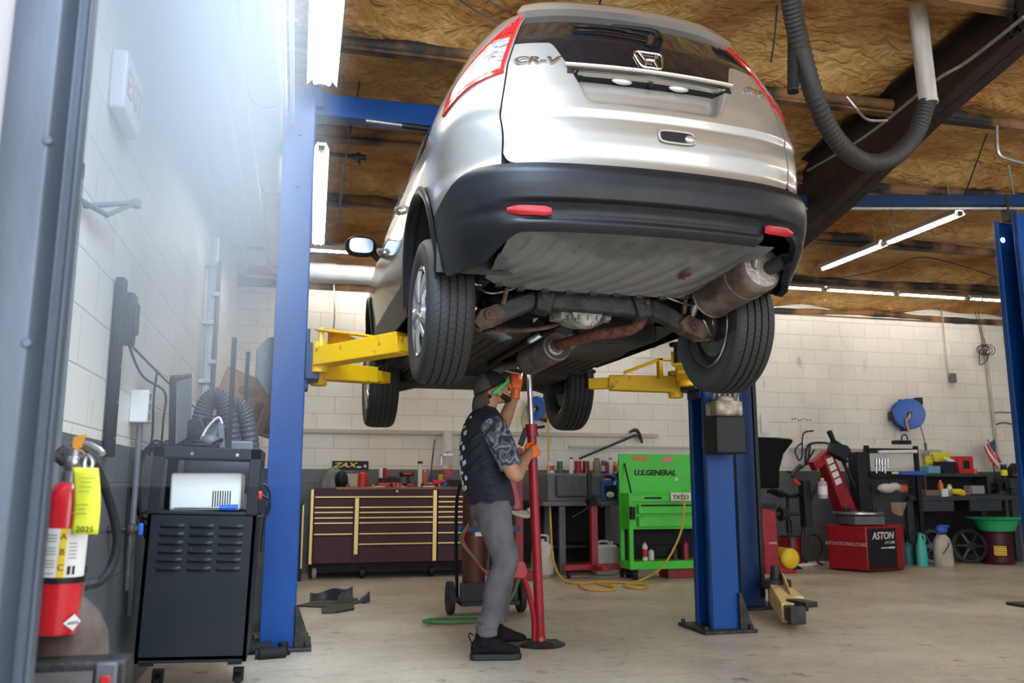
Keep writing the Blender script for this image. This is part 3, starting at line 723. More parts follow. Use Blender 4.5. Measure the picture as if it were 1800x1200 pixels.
for sg in (-1, 1):
    bm = nb()
    beam(bm, (sg*.30, y0, .315), (sg*.56, y0+.02, .205), (.085, .10), .075)
    arm = obj('lower_arm', bm, m_dsteel, CAR, bev=.012)
    bm = nb(); prism(bm, [(sg*.52, .270), (sg*.60, .235), (sg*.64, .17), (sg*.60, .14), (sg*.50, .175), (sg*.47, .225)], (0, .10, 0), (0, y0-.055, 0)); 
    beam(bm, (sg*.58, y0, .17), (sg*.68, y0+.02, .19), (.08, .06), .06)
    cyl(bm, (sg*.555, y0-.065, .21), (sg*.555, y0-.05, .21), .030, n=18); cyl(bm, (sg*.555, y0-.075, .21), (sg*.555, y0-.05, .21), .012, n=8)
    obj('arm_bushing', bm, m_rust, arm, bev=.006)
    bm = nb(); cyl(bm, (sg*.28, y0-.075, .315), (sg*.28, y0-.04, .315), .014, n=6); obj('pivot_bolt', bm, m_rust, arm)
    bm = nb(); beam(bm, (sg*.62, y0+.03, .20), (sg*.70, y0+.06, .26), .12, .12); ball(bm, (sg*.69, y0+.07, .25), (.06, .09, .11), 12); obj('wheel_knuckle', bm, m_steel, CAR, bev=.01)
    bm = nb()   # coil spring and damper
    hel = [V((sg*.48+.055*math.cos(a), 1.06+.055*math.sin(a), .26+.022*a/PI)) for a in [PI/5*i for i in range(52)]]
    tube(bm, hel, .008, 6, 1); obj('coil_spring', bm, m_black, CAR)
    bm = nb(); cyl(bm, (sg*.60, 1.12, .22), (sg*.56, 1.10, .52), .024); cyl(bm, (sg*.60, 1.12, .22), (sg*.58, 1.11, .38), .033); obj('damper', bm, m_dsteel, CAR)
    bm = nb(); prof = [(.020 + .022*(i % 2) + .003*i, .012*i) for i in range(9)]
    lathe(bm, prof, (sg*.48, .99, .265), (sg, 0, -.12), 16); cyl(bm, (sg*.18, .99, .30), (sg*.62, .99, .25), .014); obj('drive_shaft', bm, m_black, CAR, angle=20)
    bm = nb(); tube(bm, [(sg*.25, .80, .405), (sg*.42, .79, .41), (sg*.47, .80, .37), (sg*.49, .86, .27)], .012, 8); obj('stabiliser_end', bm, m_rust, CAR)
    bm = nb(); prism(bm, [(-.035, -.05), (.035, -.05), (.035, .05), (.018, .06), (-.018, .06), (-.035, .05)], (0, .03, 0), (sg*.30-.06*(sg < 0), .775, .40)); cyl(bm, (sg*.30-.06*(sg < 0), .765, .42), (sg*.30-.06*(sg < 0), .78, .42), .012, n=6); obj('bracket', bm, m_rust, CAR, bev=.004)
    bm = nb(); tube(bm, [(sg*.66, .93, .40), (sg*.56, .90, .33), (sg*.45, .9, .35), (sg*.3, .95, .42)], .007, 6); cyl(bm, (sg*.60, .86, .36), (sg*.66, .86, .36), .012, n=8); obj('brake_line', bm, m_steel, CAR)
    # front suspension seen in the far wheels
    bm = nb(); beam(bm, (sg*.32, 3.55, .22), (sg*.66, 3.62, .15), (.06, .08), .09); cyl(bm, (sg*.60, 3.63, .22), (sg*.58, 3.63, .62), .035); cyl(bm, (sg*.2, 3.63, .28), (sg*.68, 3.63, .20), .018)
    obj('front_arm', bm, m_dsteel, CAR, bev=.01)
bm = nb(); tube(bm, [(-.42, .79, .405), (-.2, .78, .40), (.2, .78, .39), (.42, .79, .405)], .013, 8); obj('stabiliser_bar', bm, m_rust, CAR)
bm = nb()   # rear differential: lumpy cast housing
ball(bm, (-.02, 1.08, .29), (.13, .16, .085), 16); cyl(bm, (-.02, .98, .28), (-.02, .93, .28), .10, .085, 20); box(bm, (-.12, 1.02, .265), (.11, .12, .07), (0, 0, .3)); box(bm, (.10, 1.05, .28), (.10, .10, .06), (0, .2, -.2))
for k in range(6): cyl(bm, (-.02+.09*math.cos(k), .925, .28+.08*math.sin(k)), (-.02+.09*math.cos(k), .945, .28+.08*math.sin(k)), .012, n=6)
for k in range(5): box(bm, (-.12+.05*k, 1.0, .235), (.012, .16, .03))
obj('differential', bm, M('cast_aluminium', (.42, .40, .36), .6, .4, bump=.5, bscale=25, var=.5, vscale=12), CAR, bev=.012)
bm = nb(); cyl(bm, (-.02, 1.2, .30), (-.01, 3.2, .30), .030); obj('prop_shaft', bm, m_dsteel, CAR)
bm = nb()   # heat shield behind the left arm
def hs(u, v): a = -.2+2.3*u; return V((-.40+.30*math.sin(a), 1.12+.32*v+.03*math.cos(a), .24-.05*math.cos(a*1.2)+.03*v))
grid(bm, hs, 16, 6); tube(bm, [hs(i/10, 0) for i in range(11)], .012, 6, 2); obj('heat_shield', bm, m_rust, CAR)
# exhaust
bm = nb()
mz = .385; a0, a1 = V((.605, .79, .345)), V((.625, .30, .395)); ax_ = (a1-a0).normalized(); Lm = (a1-a0).length
lathe(bm, [(.001, 0), (.075, 0), (.105, .012), (.118, .03), (.112, .036), (.114, .05), (.114, Lm-.16), (.118, Lm-.155), (.114, Lm-.15), (.114, Lm-.03), (.098, Lm-.005), (.06, Lm), (.001, Lm)], a0, ax_, 36)
ball(bm, a1+V((-.05, -.005, .02)), (.018, .02, .045), 10)
mf = obj('muffler', bm, M('muffler_steel', (.30, .27, .24), .42, .6, bump=.25, bscale=70, var=.6, vscale=9, col2=(.13, .075, .05)), CAR, angle=35)
bm = nb(); tube(bm, [a1+V((.03, .03, -.01)), a1+V((.036, -.04, -.005)), a1+V((.044, -.08, 0)), a1+V((.050, -.110, 0))], .034, 18, 4, cap=False)
tp = obj('tail_pipe', bm, m_dsteel, mf, angle=50)
bm = nb(); lathe(bm, [(.033, 0), (.031, .003), (.029, .05), (.001, .052)], a1+V((.0505, -.112, 0)), (-.18, 1, 0), 18); obj('pipe_bore', bm, m_dark, tp)
bm = nb(); tube(bm, [(.26, 1.06, .31), (.30, .98, .255), (.25, 1.02, .20), (.10, 1.16, .185), (0, 1.34, .17), (-.03, 1.46, .165)], .030, 14, 8); tube(bm, [(.26, 1.06, .31), (.35, 1.0, .40), (.52, .86, .38), (.60, .80, .345)], .028, 12, 6)
obj('exhaust_pipe', bm, m_rust2, mf, angle=60)
r0, r1 = V((-.025, 1.42, .165)), V((-.075, 1.88, .130)); Lr = (r1-r0).length
bm = nb(); lathe(bm, [(.001, 0), (.03, 0), (.035, .02), (.05, .022), (.078, .0), (.086, .006), (.088, .02), (.084, .028), (.086, .04), (.086, Lr-.04), (.07, Lr), (.001, Lr+.01)], r0, r1-r0, 32); 
tube(bm, [r1, r1+V((-.03, .5, .03)), r1+V((0, 1.2, .05))], .028, 12)
obj('resonator', bm, M('resonator_steel', (.30, .29, .26), .42, .7, bump=.15, bscale=50, var=.5, vscale=9), CAR, angle=35)
# lit inspection lamp near the resonator
# ------------------------------------------------------------------ two-post lifts
m_galv = M('galvanised', (.42, .43, .44), .4, .8, var=.3, vscale=20)
def column_mesh(bm, x, y, h, sg, w=.30, d=.28):
    """C channel open towards the bay centre; sg = direction of the opening (+1 = +x)"""
    t = .02; x0 = x-sg*w/2
    box(bm, (x0, y, h/2), (t, d, h))
    for s_ in (-1, 1):
        box(bm, (x0+sg*w/2*.98, y+s_*(d/2-t/2), h/2), (w*.96, t, h))
        box(bm, (x0+sg*(w*.95), y+s_*(d/2-.035), h/2), (t, .05, h))
def bolt_at(bm, p, d=(0, -1, 0), r=.016): cyl(bm, p, V(p)+V(d)*.015, r, n=8)
LY = 5.80
def lift_arm(parent, pts_z, piv, end, w0, w1, pad_h, tri=False):
    pass
LIFT = thing('car_lift', 'blue two-post car lift with yellow arms holding up the silver car', 'car lift', (1.42, LY, 0))
def LO(p): return V(p)-V((1.42, LY, 0))
COLX = (-.07, 2.92)
for i, (cx, sg) in enumerate(((COLX[0], 1), (COLX[1], -1))):
    cx_, cy_ = cx-1.42, (0 if i == 0 else -.06)
    bm = nb(); column_mesh(bm, cx_, cy_, 3.62, sg, .20, .28)
    for z in (2.98, 3.35): bolt_at(bm, (cx_+.0, cy_-.14, z))
    col = obj('column', bm, m_blue, LIFT, smooth=False, bev=.004)
    bm = nb(); box(bm, (cx_, cy_-.01, .012), (.40, .42, .024)); 
    for sx in (-1, 1):
        if sx > 0: prism(bm, [(-.02, 0), (sx*.085, 0), (.0, .24), (-.02, .24)], (0, .03, 0), (cx_+sx*.115, cy_-.17, .02))
        for sy_ in (-1, 1): cyl(bm, (cx_+sx*.17, cy_+sy_*.18, .02), (cx_+sx*.17, cy_+sy_*.18, .05), .016, n=8)
    obj('base_plate', bm, m_dsteel, col, bev=.004)
    bm = nb(); zc = 1.80   # carriage
    box(bm, (cx_+sg*.04, cy_, zc+.02), (.16, .20, .40)); box(bm, (cx_+sg*.14, cy_, zc), (.09, .30, .24)); 
    obj('carriage', bm, m_dblue, LIFT, bev=.006)
# grey counterweight plate behind left column
bm = nb(); prism(bm, [(-.14, 1.59), (-.225, 1.72), (-.225, 1.90), (-.15, 1.985), (-.02, 1.99), (-.02, 1.59)], (0, .10, 0), (COLX[0]-1.42, .10, 0)); obj('cable_guard', bm, m_grey, LIFT, bev=.006)
bm = nb(); prism(bm, [(-.15, -.06), (.15, -.06), (.15, .05), (.10, .08), (-.10, .08), (-.15, .05)], (0, .2, 0), (COLX[0]-1.42, -.1, 3.64)); box(bm, ((COLX[0]+COLX[1])/2-1.42, .02, 3.62), (COLX[1]-COLX[0], .14, .16)); obj('overhead_beam', bm, m_blue, LIFT, bev=.006)
bm = nb(); cyl(bm, (-1.05, -.12, 3.50), (-.75, -.12, 3.49), .012); obj('safety_bar', bm, m_galv, LIFT)
bm = nb(); cyl(bm, (-.80, -.12, 3.49), (.9, -.12, 3.44), .022); obj('foam_sleeve', bm, m_black, LIFT)
# arms: hollow yellow box arms with inner extension and pad
def arm(p0, p1, h0, h1, w_, name='arm', pad=None, ext=None, gus=False):
    p0, p1 = LO(p0), LO(p1); bm = nb(); d = (p1-p0).normalized()
    beam(bm, p0, p1, (h0, h1), w_)
    lathe(bm, [(.001, -.10), (.055, -.10), (.055, .10), (.001, .10)], p0, (0, 0, 1), 18)
    if gus:
        s_ = d.cross(V((0, 0, 1))).normalized()
        for k in (-1, 1):
            prism(bm, [(0, 0), (.34, 0), (.30, .03), (.02, .15), (0, .15)], s_*.012, p0+s_*(k*.06)-s_*.006+V((0, 0, h0/2-.005)), d, (0, 0, 1)) if k < 0 else None
        beam(bm, p0+V((0, 0, h0/2+.12)), p0+d*.50+V((0, 0, h0/2+.01)), .014, w_*.9)
        box(bm, p0+V((0, 0, h0/2+.06)), (.03, .12, .14))
    a = obj(name, bm, m_yel, LIFT, bev=.006)
    e = LO(ext) if ext is not None else p1+d*.10
    bm = nb(); beam(bm, p1-d*.05, e, h1*.72, w_*.72); obj('arm_extension', bm, m_yel, a, bev=.005)
    if pad is not None:
        bm = nb(); z1 = pad; cyl(bm, (e.x, e.y, e.z-.03), (e.x, e.y, z1-.02), .028, n=14); cyl(bm, (e.x, e.y, z1-.02), (e.x, e.y, z1), .055, n=18); obj('lift_pad', bm, m_dsteel, a)
    return a
arm((COLX[0]+.19, LY-.13, 1.825), (.60, 5.10, 1.85), .12, .13, .13, ext=(.86, 4.80, 1.79), pad=1.885, gus=True)
arm((COLX[0]+.19, LY+.10, 1.765), (.50, 6.10, 1.77), .12, .11, .14, ext=(.60, 6.20, 1.765), pad=1.86)
arm((COLX[1]-.20, LY+.06, 1.74), (2.26, 6.04, 1.76), .12, .11, .13, ext=(2.12, 6.10, 1.755), pad=1.86)
arm((COLX[1]-.24, LY-.20, 1.80), (2.50, 5.20, 1.80), .13, .12, .13, ext=(2.30, 4.90, 1.79), pad=1.885)
bm = nb(); p0 = LO((COLX[1]-.34, LY+.02, 1.80)); box(bm, p0+V((0, 0, .05)), (.03, .05, .15)); box(bm, p0+V((.05, 0, .12)), (.12, .05, .015)); cyl(bm, p0+V((0, 0, .12)), p0+V((-.26, .06, .02)), .012, n=8); obj('arm_restraint', bm, m_yel, LIFT)
# power unit on the right column
bm = nb(); c = LO((2.91, LY-.42, 0)); prism(bm, [(-.12, 1.215), (.11, 1.215), (.11, 1.475), (-.12, 1.475)], (0, .20, 0), (c.x, c.y, 0)); pu = obj('power_unit', bm, m_black, LIFT, bev=.012)
bm = nb(); box(bm, c+V((-.003, .10, 1.53)), (.21, .18, .11)); cyl(bm, c+V((0, .10, 1.58)), c+V((0, .10, 1.62)), .08, .06); obj('oil_tank', bm, M('oil_stained_plastic', (.55, .50, .42), .5, 0, var=.65, vscale=14, col2=(.16, .12, .08)), pu, bev=.02)
bm = nb()
for k in range(5): cyl(bm, c+V((-.08+.04*k, .10, 1.60)), c+V((-.08+.04*k, .08, 1.65+.02*(k % 2))), .016, n=10)
tube(bm, [c+V((.06, .1, 1.62)), c+V((.12, .12, 1.68)), c+V((.14, .16, 1.6)), c+V((.10, .17, 1.35))], .010, 8); obj('valve_block', bm, m_steel, pu)
# second lift in the next bay
LIFT2 = thing('car_lift', 'darker blue two-post lift of the next bay with its arm folded down on the floor', 'car lift', (5.15, 6.5, 0))
for i, (cx, sg) in enumerate(((3.69-5.15, 1), (6.12-5.15, -1))):
    bm = nb(); cy2 = .2 if i == 0 else -.47; column_mesh(bm, cx, cy2, 3.34, sg, .21, .28); 
    for z in (2.6, 3.2): bolt_at(bm, (cx, cy2-.14, z))
    col = obj('column', bm, m_dblue if i == 0 else m_blue, LIFT2, smooth=False, bev=.004)
    bm = nb(); box(bm, (cx, cy2, .012), (.5, .46, .024)); prism(bm, [(0, 0), (.10, 0), (0, .22)], (0, .015, 0), (cx+.13, cy2-.14, .02)); box(bm, (cx, cy2+.05, 3.45), (.10, .08, .24)); obj('base_plate', bm, m_dsteel, col, bev=.004)
bm = nb(); beam(bm, V((-1.75, .28, 3.52)), V((1.2, -.46, 3.52)), .10, .12); obj('overhead_beam', bm, m_dblue, LIFT2, bev=.006)
bm = nb(); beam(bm, V((-1.4, .14, 3.44)), V((1.1, -.49, 3.44)), .02, .02); obj('safety_bar', bm, m_galv, LIFT2)
bm = nb(); box(bm, (3.62-5.15+.10, -.02, 1.1), (.03, .03, 2.0)); obj('hydraulic_hose', bm, m_black, LIFT2)
# the folded arm on the floor: pale weathered yellow
m_yel2 = M('weathered_yellow', (.76, .55, .20), .5, 0, var=.5, vscale=12, col2=(.42, .33, .18), ramp=(.3, .45))
bm = nb(); a = onZ(1368, 1048, .10); b_ = onZ(1408, 1090, .08); o = V((5.15, 6.5, 0)); a.z = .11; b_.z = .10
a = V((3.80, 6.40, .15)); b_ = V((3.50, 5.72, .09))
beam(bm, a-o, b_-o, (.16, .14), .13); beam(bm, V((3.86, 6.36, .16))-o, V((3.66, 5.86, .15))-o, .07, .07); prism(bm, [(0, 0), (.55, 0), (.10, .11), (0, .11)], (0.015, 0, 0), V((3.84, 6.40, .19))-o, (-.40, -.91, 0), (0, 0, 1)); ar = obj('arm', bm, m_yel2, LIFT2, bev=.005)
bm = nb(); beam(bm, V((3.52, 5.76, .10))-o, V((3.44, 5.56, .09))-o, .10, .10); beam(bm, V((3.68, 5.90, .14))-o, V((3.60, 5.70, .13))-o, .06, .06); beam(bm, V((3.56, 5.80, .16))-o, V((3.60, 5.60, .16))-o, .04, .11); box(bm, V((3.44, 5.55, .10))-o, (.12, .05, .12)); cyl(bm, V((3.79, 6.39, .18))-o, V((3.79, 6.39, .25))-o, .12, n=16); obj('arm_end', bm, m_dsteel, ar, bev=.006)
bm = nb(); cyl(bm, V((3.79, 6.39, .25))-o, V((3.79, 6.39, .36))-o, .05, .03); obj('pivot_pin', bm, m_dsteel, LIFT2)
# ------------------------------------------------------------------ the mechanic
PO = V((1.15, 5.22, 0))
MAN = thing('person', 'man in backward cap, navy shirt and grey jeans reaching up under the car', 'person', PO)
def remesh(o, vox, sm=6, fac=.5):
    r = o.modifiers.new('remesh', 'REMESH'); r.mode = 'VOXEL'; r.voxel_size = vox; r.use_smooth_shade = True
    s = o.modifiers.new('smooth', 'SMOOTH'); s.iterations = sm; s.factor = fac
    return o
def rings(bm, rs, n=22):
    """rs: (center, half x, half y[, tilt about y]) closed loft of horizontal-ish ellipses"""
    R = []
    for q in rs:
        c, a, b_ = V(q[0]), q[1], q[2]; t = q[3] if len(q) > 3 else 0
        R.append([bm.verts.new(c+V((a*math.cos(2*PI*i/n)*math.cos(t), b_*math.sin(2*PI*i/n), -a*math.cos(2*PI*i/n)*math.sin(t)))) for i in range(n)])
    for a, b_ in zip(R, R[1:]):
        for i in range(n): bm.faces.new((a[i], a[(i+1) % n], b_[(i+1) % n], b_[i]))
    bm.faces.new(R[0][::-1]); bm.faces.new(R[-1])
def L(x, y, z): return V((x, y, z))-PO
shR, elR, wrR = L(1.135, 5.02, 1.36), L(1.245, 4.93, 1.065), L(1.41, 5.24, 1.19)
shL, elL, wrL = L(1.17, 5.40, 1.385), L(1.305, 5.50, 1.385), L(1.365, 5.38, 1.60)
handR = L(1.445, 5.325, 1.215)
hc_ = L(1.175, 5.23, 1.600)
# head frame: looks up and to the right
hf = V((.86, .22, .46)).normalized(); hl = V((-.22, .97, 0)).normalized(); hu = hf.cross(hl); hu = -hu if hu.z < 0 else hu
hl = hu.cross(hf).normalized()     # hl points to the man's left (+y)
HM = Matrix((hf, hl, hu)).transposed()
def hp(a, b_, c): return hc_+HM @ V((a, b_, c))
def hball(bm, p, r, n=16):
    e = HM.to_euler(); ball(bm, hp(*p), r, n, rot=e)
# body: one continuous skin surface
bm = nb()
rings(bm, [(L(1.165, 5.22, .92), .10, .15), (L(1.14, 5.22, 1.08), .11, .14), (L(1.12, 5.22, 1.25), .11, .16), (L(1.12, 5.22, 1.36), .10, .17), (L(1.13, 5.22, 1.44), .07, .10)])
tube(bm, [L(1.125, 5.22, 1.40), L(1.14, 5.225, 1.48), hc_+V((-.01, 0, -.02))], [.068, .060, .062], 14, 4)
hball(bm, (0, 0, .015), (.098, .078, .092)); hball(bm, (.035, 0, -.045), (.062, .058, .070)); hball(bm, (.062, 0, -.085), (.036, .040, .028))
hball(bm, (.098, 0, -.022), (.017, .013, .022)); hball(bm, (.090, 0, .012), (.012, .050, .010)); hball(bm, (.088, 0, -.055), (.014, .024, .010))
for s_ in (-1, 1):
    hball(bm, (-.006, s_*.080, -.024), (.026, .015, .036), 12); hball(bm, (.07, s_*.032, -.028), (.02, .018, .02), 10)
tube(bm, [shR, elR.lerp(shR, .5)+V((-.01, 0, 0)), elR, elR.lerp(wrR, .35), wrR, handR], [.060, .052, .045, .047, .029, .027], 14, 6)
tube(bm, [shL, elL.lerp(shL, .5), elL, elL.lerp(wrL, .35), wrL], [.058, .052, .044, .046, .030], 14, 6)
for s_ in (-1, 1):
    tube(bm, [L(1.17, 5.22+s_*.09, .93), (L(1.222, 5.09, .535) if s_ < 0 else L(1.30, 5.34, .54)), (L(1.118, 5.09, .13) if s_ < 0 else L(1.262, 5.43, .15))], [.075, .050, .038], 12, 6)
body = remesh(obj('body', bm, m_skin, MAN, angle=180), .009, 4)
# face details
m_hair = M('dark_hair', (.012, .009, .008), .8, bump=.6, bscale=120)
bm = nb(); tube(bm, [hp(.006, -.062, -.040), hp(.024, -.056, -.070), hp(.052, -.036, -.098), hp(.070, 0, -.106), hp(.052, .036, -.098), hp(.024, .056, -.070), hp(.006, .062, -.040)], [.009, .017, .020, .019, .020, .017, .009], 12, 5); hball(bm, (.094, 0, -.048), (.010, .020, .006), 10)
obj('beard', bm, m_hair, MAN); 
bm = nb(); hball(bm, (-.058, 0, -.03), (.042, .058, .040)); obj('hair', bm, m_hair, MAN)
for s_ in (-1, 1):
    bm = nb(); hball(bm, (.082, s_*.032, -.006), (.010, .014, .008), 10); obj('eye', bm, m_white, MAN)
# cap worn backwards
m_cap = M('cap_black', (.010, .010, .012), .85, bump=.2, bscale=200); m_cap2 = M('cap_mesh', (.065, .058, .052), .9, bump=.3, bscale=220)
def dome(bm, a0, a1, r=(.110, .090, .100), c=(-.008, 0, .022), t=.5):
    def fn(u, v):
        a = a0+(a1-a0)*u; b_ = PI/2*v
        return hp(c[0]+r[0]*math.cos(a)*math.cos(b_), c[1]+r[1]*math.sin(a)*math.cos(b_), c[2]-.004+r[2]*math.sin(b_))
    grid(bm, fn, 20, 10)
bm = nb(); dome(bm, -PI*.62, PI*.62); cap = obj('cap', bm, m_cap, MAN); so = cap.modifiers.new('s', 'SOLIDIFY'); so.thickness = .004
bm = nb(); dome(bm, PI*.60, PI*1.40, (.112, .092, .102)); o = obj('cap_panel', bm, m_cap2, cap); so = o.modifiers.new('s', 'SOLIDIFY'); so.thickness = .004
bm = nb(); tube(bm, [hp(-.008+.111*math.cos(a), .0915*math.sin(a), .016) for a in [2*PI*i/20 for i in range(20)]], .006, 6, 2, closed=True); obj('cap_band', bm, m_cap, cap)
bm = nb()
def brim(u, v):
    a = PI+(u-.5)*1.9; r = 1+.62*v*(1-abs(u-.5)**2*1.6)
    return hp(-.008+.110*math.cos(a)*r, .090*math.sin(a)*(1+.15*v), .012-.055*v*v-.02*v)
grid(bm, brim, 16, 8); o = obj('cap_peak', bm, m_cap2, cap); so = o.modifiers.new('s', 'SOLIDIFY'); so.thickness = .005
# green glasses
m_gg = M('bright_green_plastic', (.02, .62, .12), .35)
bm = nb()
for s_ in (-1, 1):
    def tmp(u, v, s_=s_): return hp(-.055+.150*u, s_*(.094-.012*u*u), -.020+.030*u+(v-.5)*(.019+.004*math.sin(u*PI*2)))
    grid(bm, tmp, 12, 3)
def frt(u, v): a = (u-.5)*1.8; return hp(.020+.088*math.cos(a), .082*math.sin(a)/.78, .012+(v-.5)*.024)
grid(bm, frt, 16, 3)
o = obj('glasses', bm, m_gg, MAN); so = o.modifiers.new('s', 'SOLIDIFY'); so.thickness = .006; so.offset = 0
# shirt
m_shirt = M('navy_black_cloth', (.010, .013, .024), .8, bump=.5, bscale=9, detail=3)
def camo():
    m = bpy.data.materials.new('grey_camouflage'); m.use_nodes = True; nt, N, Lk, b = nodes(m)
    tc = N.new('ShaderNodeTexCoord'); n = N.new('ShaderNodeTexNoise'); n.inputs['Scale'].default_value = 12; n.inputs['Detail'].default_value = 1.2; n.inputs['Distortion'].default_value = 1.0
    Lk.new(tc.outputs['Object'], n.inputs[0]); r = N.new('ShaderNodeValToRGB'); r.color_ramp.interpolation = 'CONSTANT'; e = r.color_ramp.elements
    e[0].position = 0; e[0].color = (.020, .022, .03, 1); e[1].position = .42; e[1].color = (.075, .082, .11, 1)
    x = e.new(.50); x.color = (.21, .22, .26, 1); x = e.new(.57); x.color = (.035, .04, .055, 1); x = e.new(.66); x.color = (.24, .25, .28, 1)
    Lk.new(n.outputs[0], r.inputs[0]); Lk.new(r.outputs[0], b.inputs['Base Color']); b.inputs['Roughness'].default_value = .85; return m
m_camo = camo()
bm = nb()
rings(bm, [(L(1.178, 5.22, .875), .138, .185), (L(1.158, 5.22, .95), .150, .190), (L(1.125, 5.22, 1.08), .146, .185), (L(1.112, 5.22, 1.22), .142, .195), (L(1.112, 5.22, 1.32), .132, .205), (L(1.118, 5.22, 1.39), .116, .20), (L(1.124, 5.22, 1.44), .092, .155), (L(1.132, 5.22, 1.47), .072, .092)], 28)
ball(bm, shR+V((0, .03, .0)), .078); ball(bm, shL+V((0, -.03, -.005)), .075)
for k in range(7):   # folds
    z = .92+.045*k; tube(bm, [L(1.03+.02*k, 5.04, z), L(1.14, 5.03, z-.02+.01*(k % 3)), L(1.25, 5.07, z+.025)], [.004, .013, .004], 8, 4)
for k in range(4): tube(bm, [L(1.0, 5.1, 1.0+.08*k), L(1.02, 5.04, 1.04+.08*k), L(1.10, 5.02, 1.12+.07*k)], [.004, .012, .004], 8, 4)
shirt = remesh(obj('shirt', bm, m_shirt, MAN, angle=180), .011, 5)
bm = nb(); d = (elR-shR); tube(bm, [shR+V((-.01, .02, .02)), shR+d*.30, shR+d*.62, shR+d*.86], [.078, .080, .074, .070], 18, 6)
for k in range(3): tube(bm, [shR+d*(.25+.2*k)+V((.05, -.05, .02)), shR+d*(.3+.2*k)+V((-.01, -.076, 0)), shR+d*(.4+.2*k)+V((-.06, -.04, 0))], [.004, .010, .004], 8, 4)
remesh(obj('sleeve', bm, m_camo, MAN, angle=180), .010, 4)
bm = nb(); d = (elL-shL); tube(bm, [shL+V((-.01, -.02, .0)), shL+d*.45, shL+d*.85], [.075, .076, .068], 18, 6); remesh(obj('sleeve', bm, m_camo, MAN, angle=180), .010, 4)
bm = nb(); tube(bm, [L(1.132+.060*math.cos(a), 5.222+.075*math.sin(a), 1.478-.012*math.cos(a)) for a in [2*PI*i/16 for i in range(16)]], .009, 8, 2, closed=True); obj('collar', bm, m_shirt, shirt)
# white print up the back
bm = nb()
for k in range(15):
    z = .985+.030*k; s = -.05+.0*k
    for j, yy in enumerate((5.15, 5.19, 5.235, 5.29)):
        if (k*3+j*2+k//3) % 5 in (0, 3): continue
        hw = interp([(.95, .150), (1.08, .146), (1.22, .142), (1.32, .132), (1.42, .10)], z); wy = interp([(.95, .19), (1.08, .185), (1.22, .195), (1.32, .205), (1.42, .17)], z)
        cx = interp([(.95, 1.158), (1.08, 1.125), (1.22, 1.112), (1.42, 1.122)], z)
        x = cx-hw*math.sqrt(max(.01, 1-((yy-5.22)/wy)**2)); ang = math.atan2((yy-5.22)/wy*hw, 1)*.0
        nrm = V(((x-cx)/hw**2, (yy-5.22)/wy**2, 0)).normalized()
        box(bm, L(x, yy, z)+nrm*.002, (.006, .020+.016*((k+j) % 2), .026-.012*((k*j) % 2)), rot=(.35, 0, math.atan2(nrm.y, nrm.x)))
obj('back_print', bm, M('white_print', (.62, .64, .68), .7), shirt, smooth=False)
# jeans
m_jean = M('grey_denim', (.12, .12, .128), .9, bump=.35, bscale=55, var=.42, vscale=9, col2=(.075, .076, .084), ramp=(.35, .62))
hipR, knR, anR = L(1.165, 5.125, .90), L(1.222, 5.09, .535), L(1.118, 5.09, .165)
hipL, knL, anL = L(1.185, 5.31, .90), L(1.30, 5.34, .54), L(1.262, 5.43, .19)
bm = nb(); rings(bm, [(L(1.17, 5.22, 1.0), .125, .165), (L(1.168, 5.22, .90), .133, .178), (L(1.168, 5.22, .82), .125, .172), (L(1.175, 5.22, .78), .10, .14)])
for h_, k_, a_, r_ in ((hipR, knR, anR, 1), (hipL, knL, anL, 1)):
    tube(bm, [h_+V((-.005, 0, 0)), h_.lerp(k_, .35)+V((-.012, 0, 0)), h_.lerp(k_, .72), k_, k_.lerp(a_, .35)+V((-.012, 0, 0)), k_.lerp(a_, .75), a_+V((0, 0, .01)), a_+V((0, 0, -.035))], [.108, .103, .083, .073, .072, .062, .062, .064], 18, 6)
    for q, fx in ((.02, .05), (.10, .055), (-.08, .05)):
        p = k_+(a_-k_)*max(q, 0)*2+(h_-k_)*max(-q, 0)*2; tube(bm, [p+V((fx, -.045, .02)), p+V((0, -.066, 0)), p+V((-.055, -.04, .03))], [.004, .009, .004], 8, 4)
    tube(bm, [a_+V((.062*math.cos(t), .062*math.sin(t), .025+.01*math.cos(t))) for t in [2*PI*i/12 for i in range(12)]], .009, 8, 2, closed=True)
    tube(bm, [a_+V((.060*math.cos(t), .060*math.sin(t), .06+.01*math.sin(t))) for t in [2*PI*i/12 for i in range(12)]], .007, 8, 2, closed=True)
remesh(obj('jeans', bm, m_jean, MAN, angle=180), .009, 4)
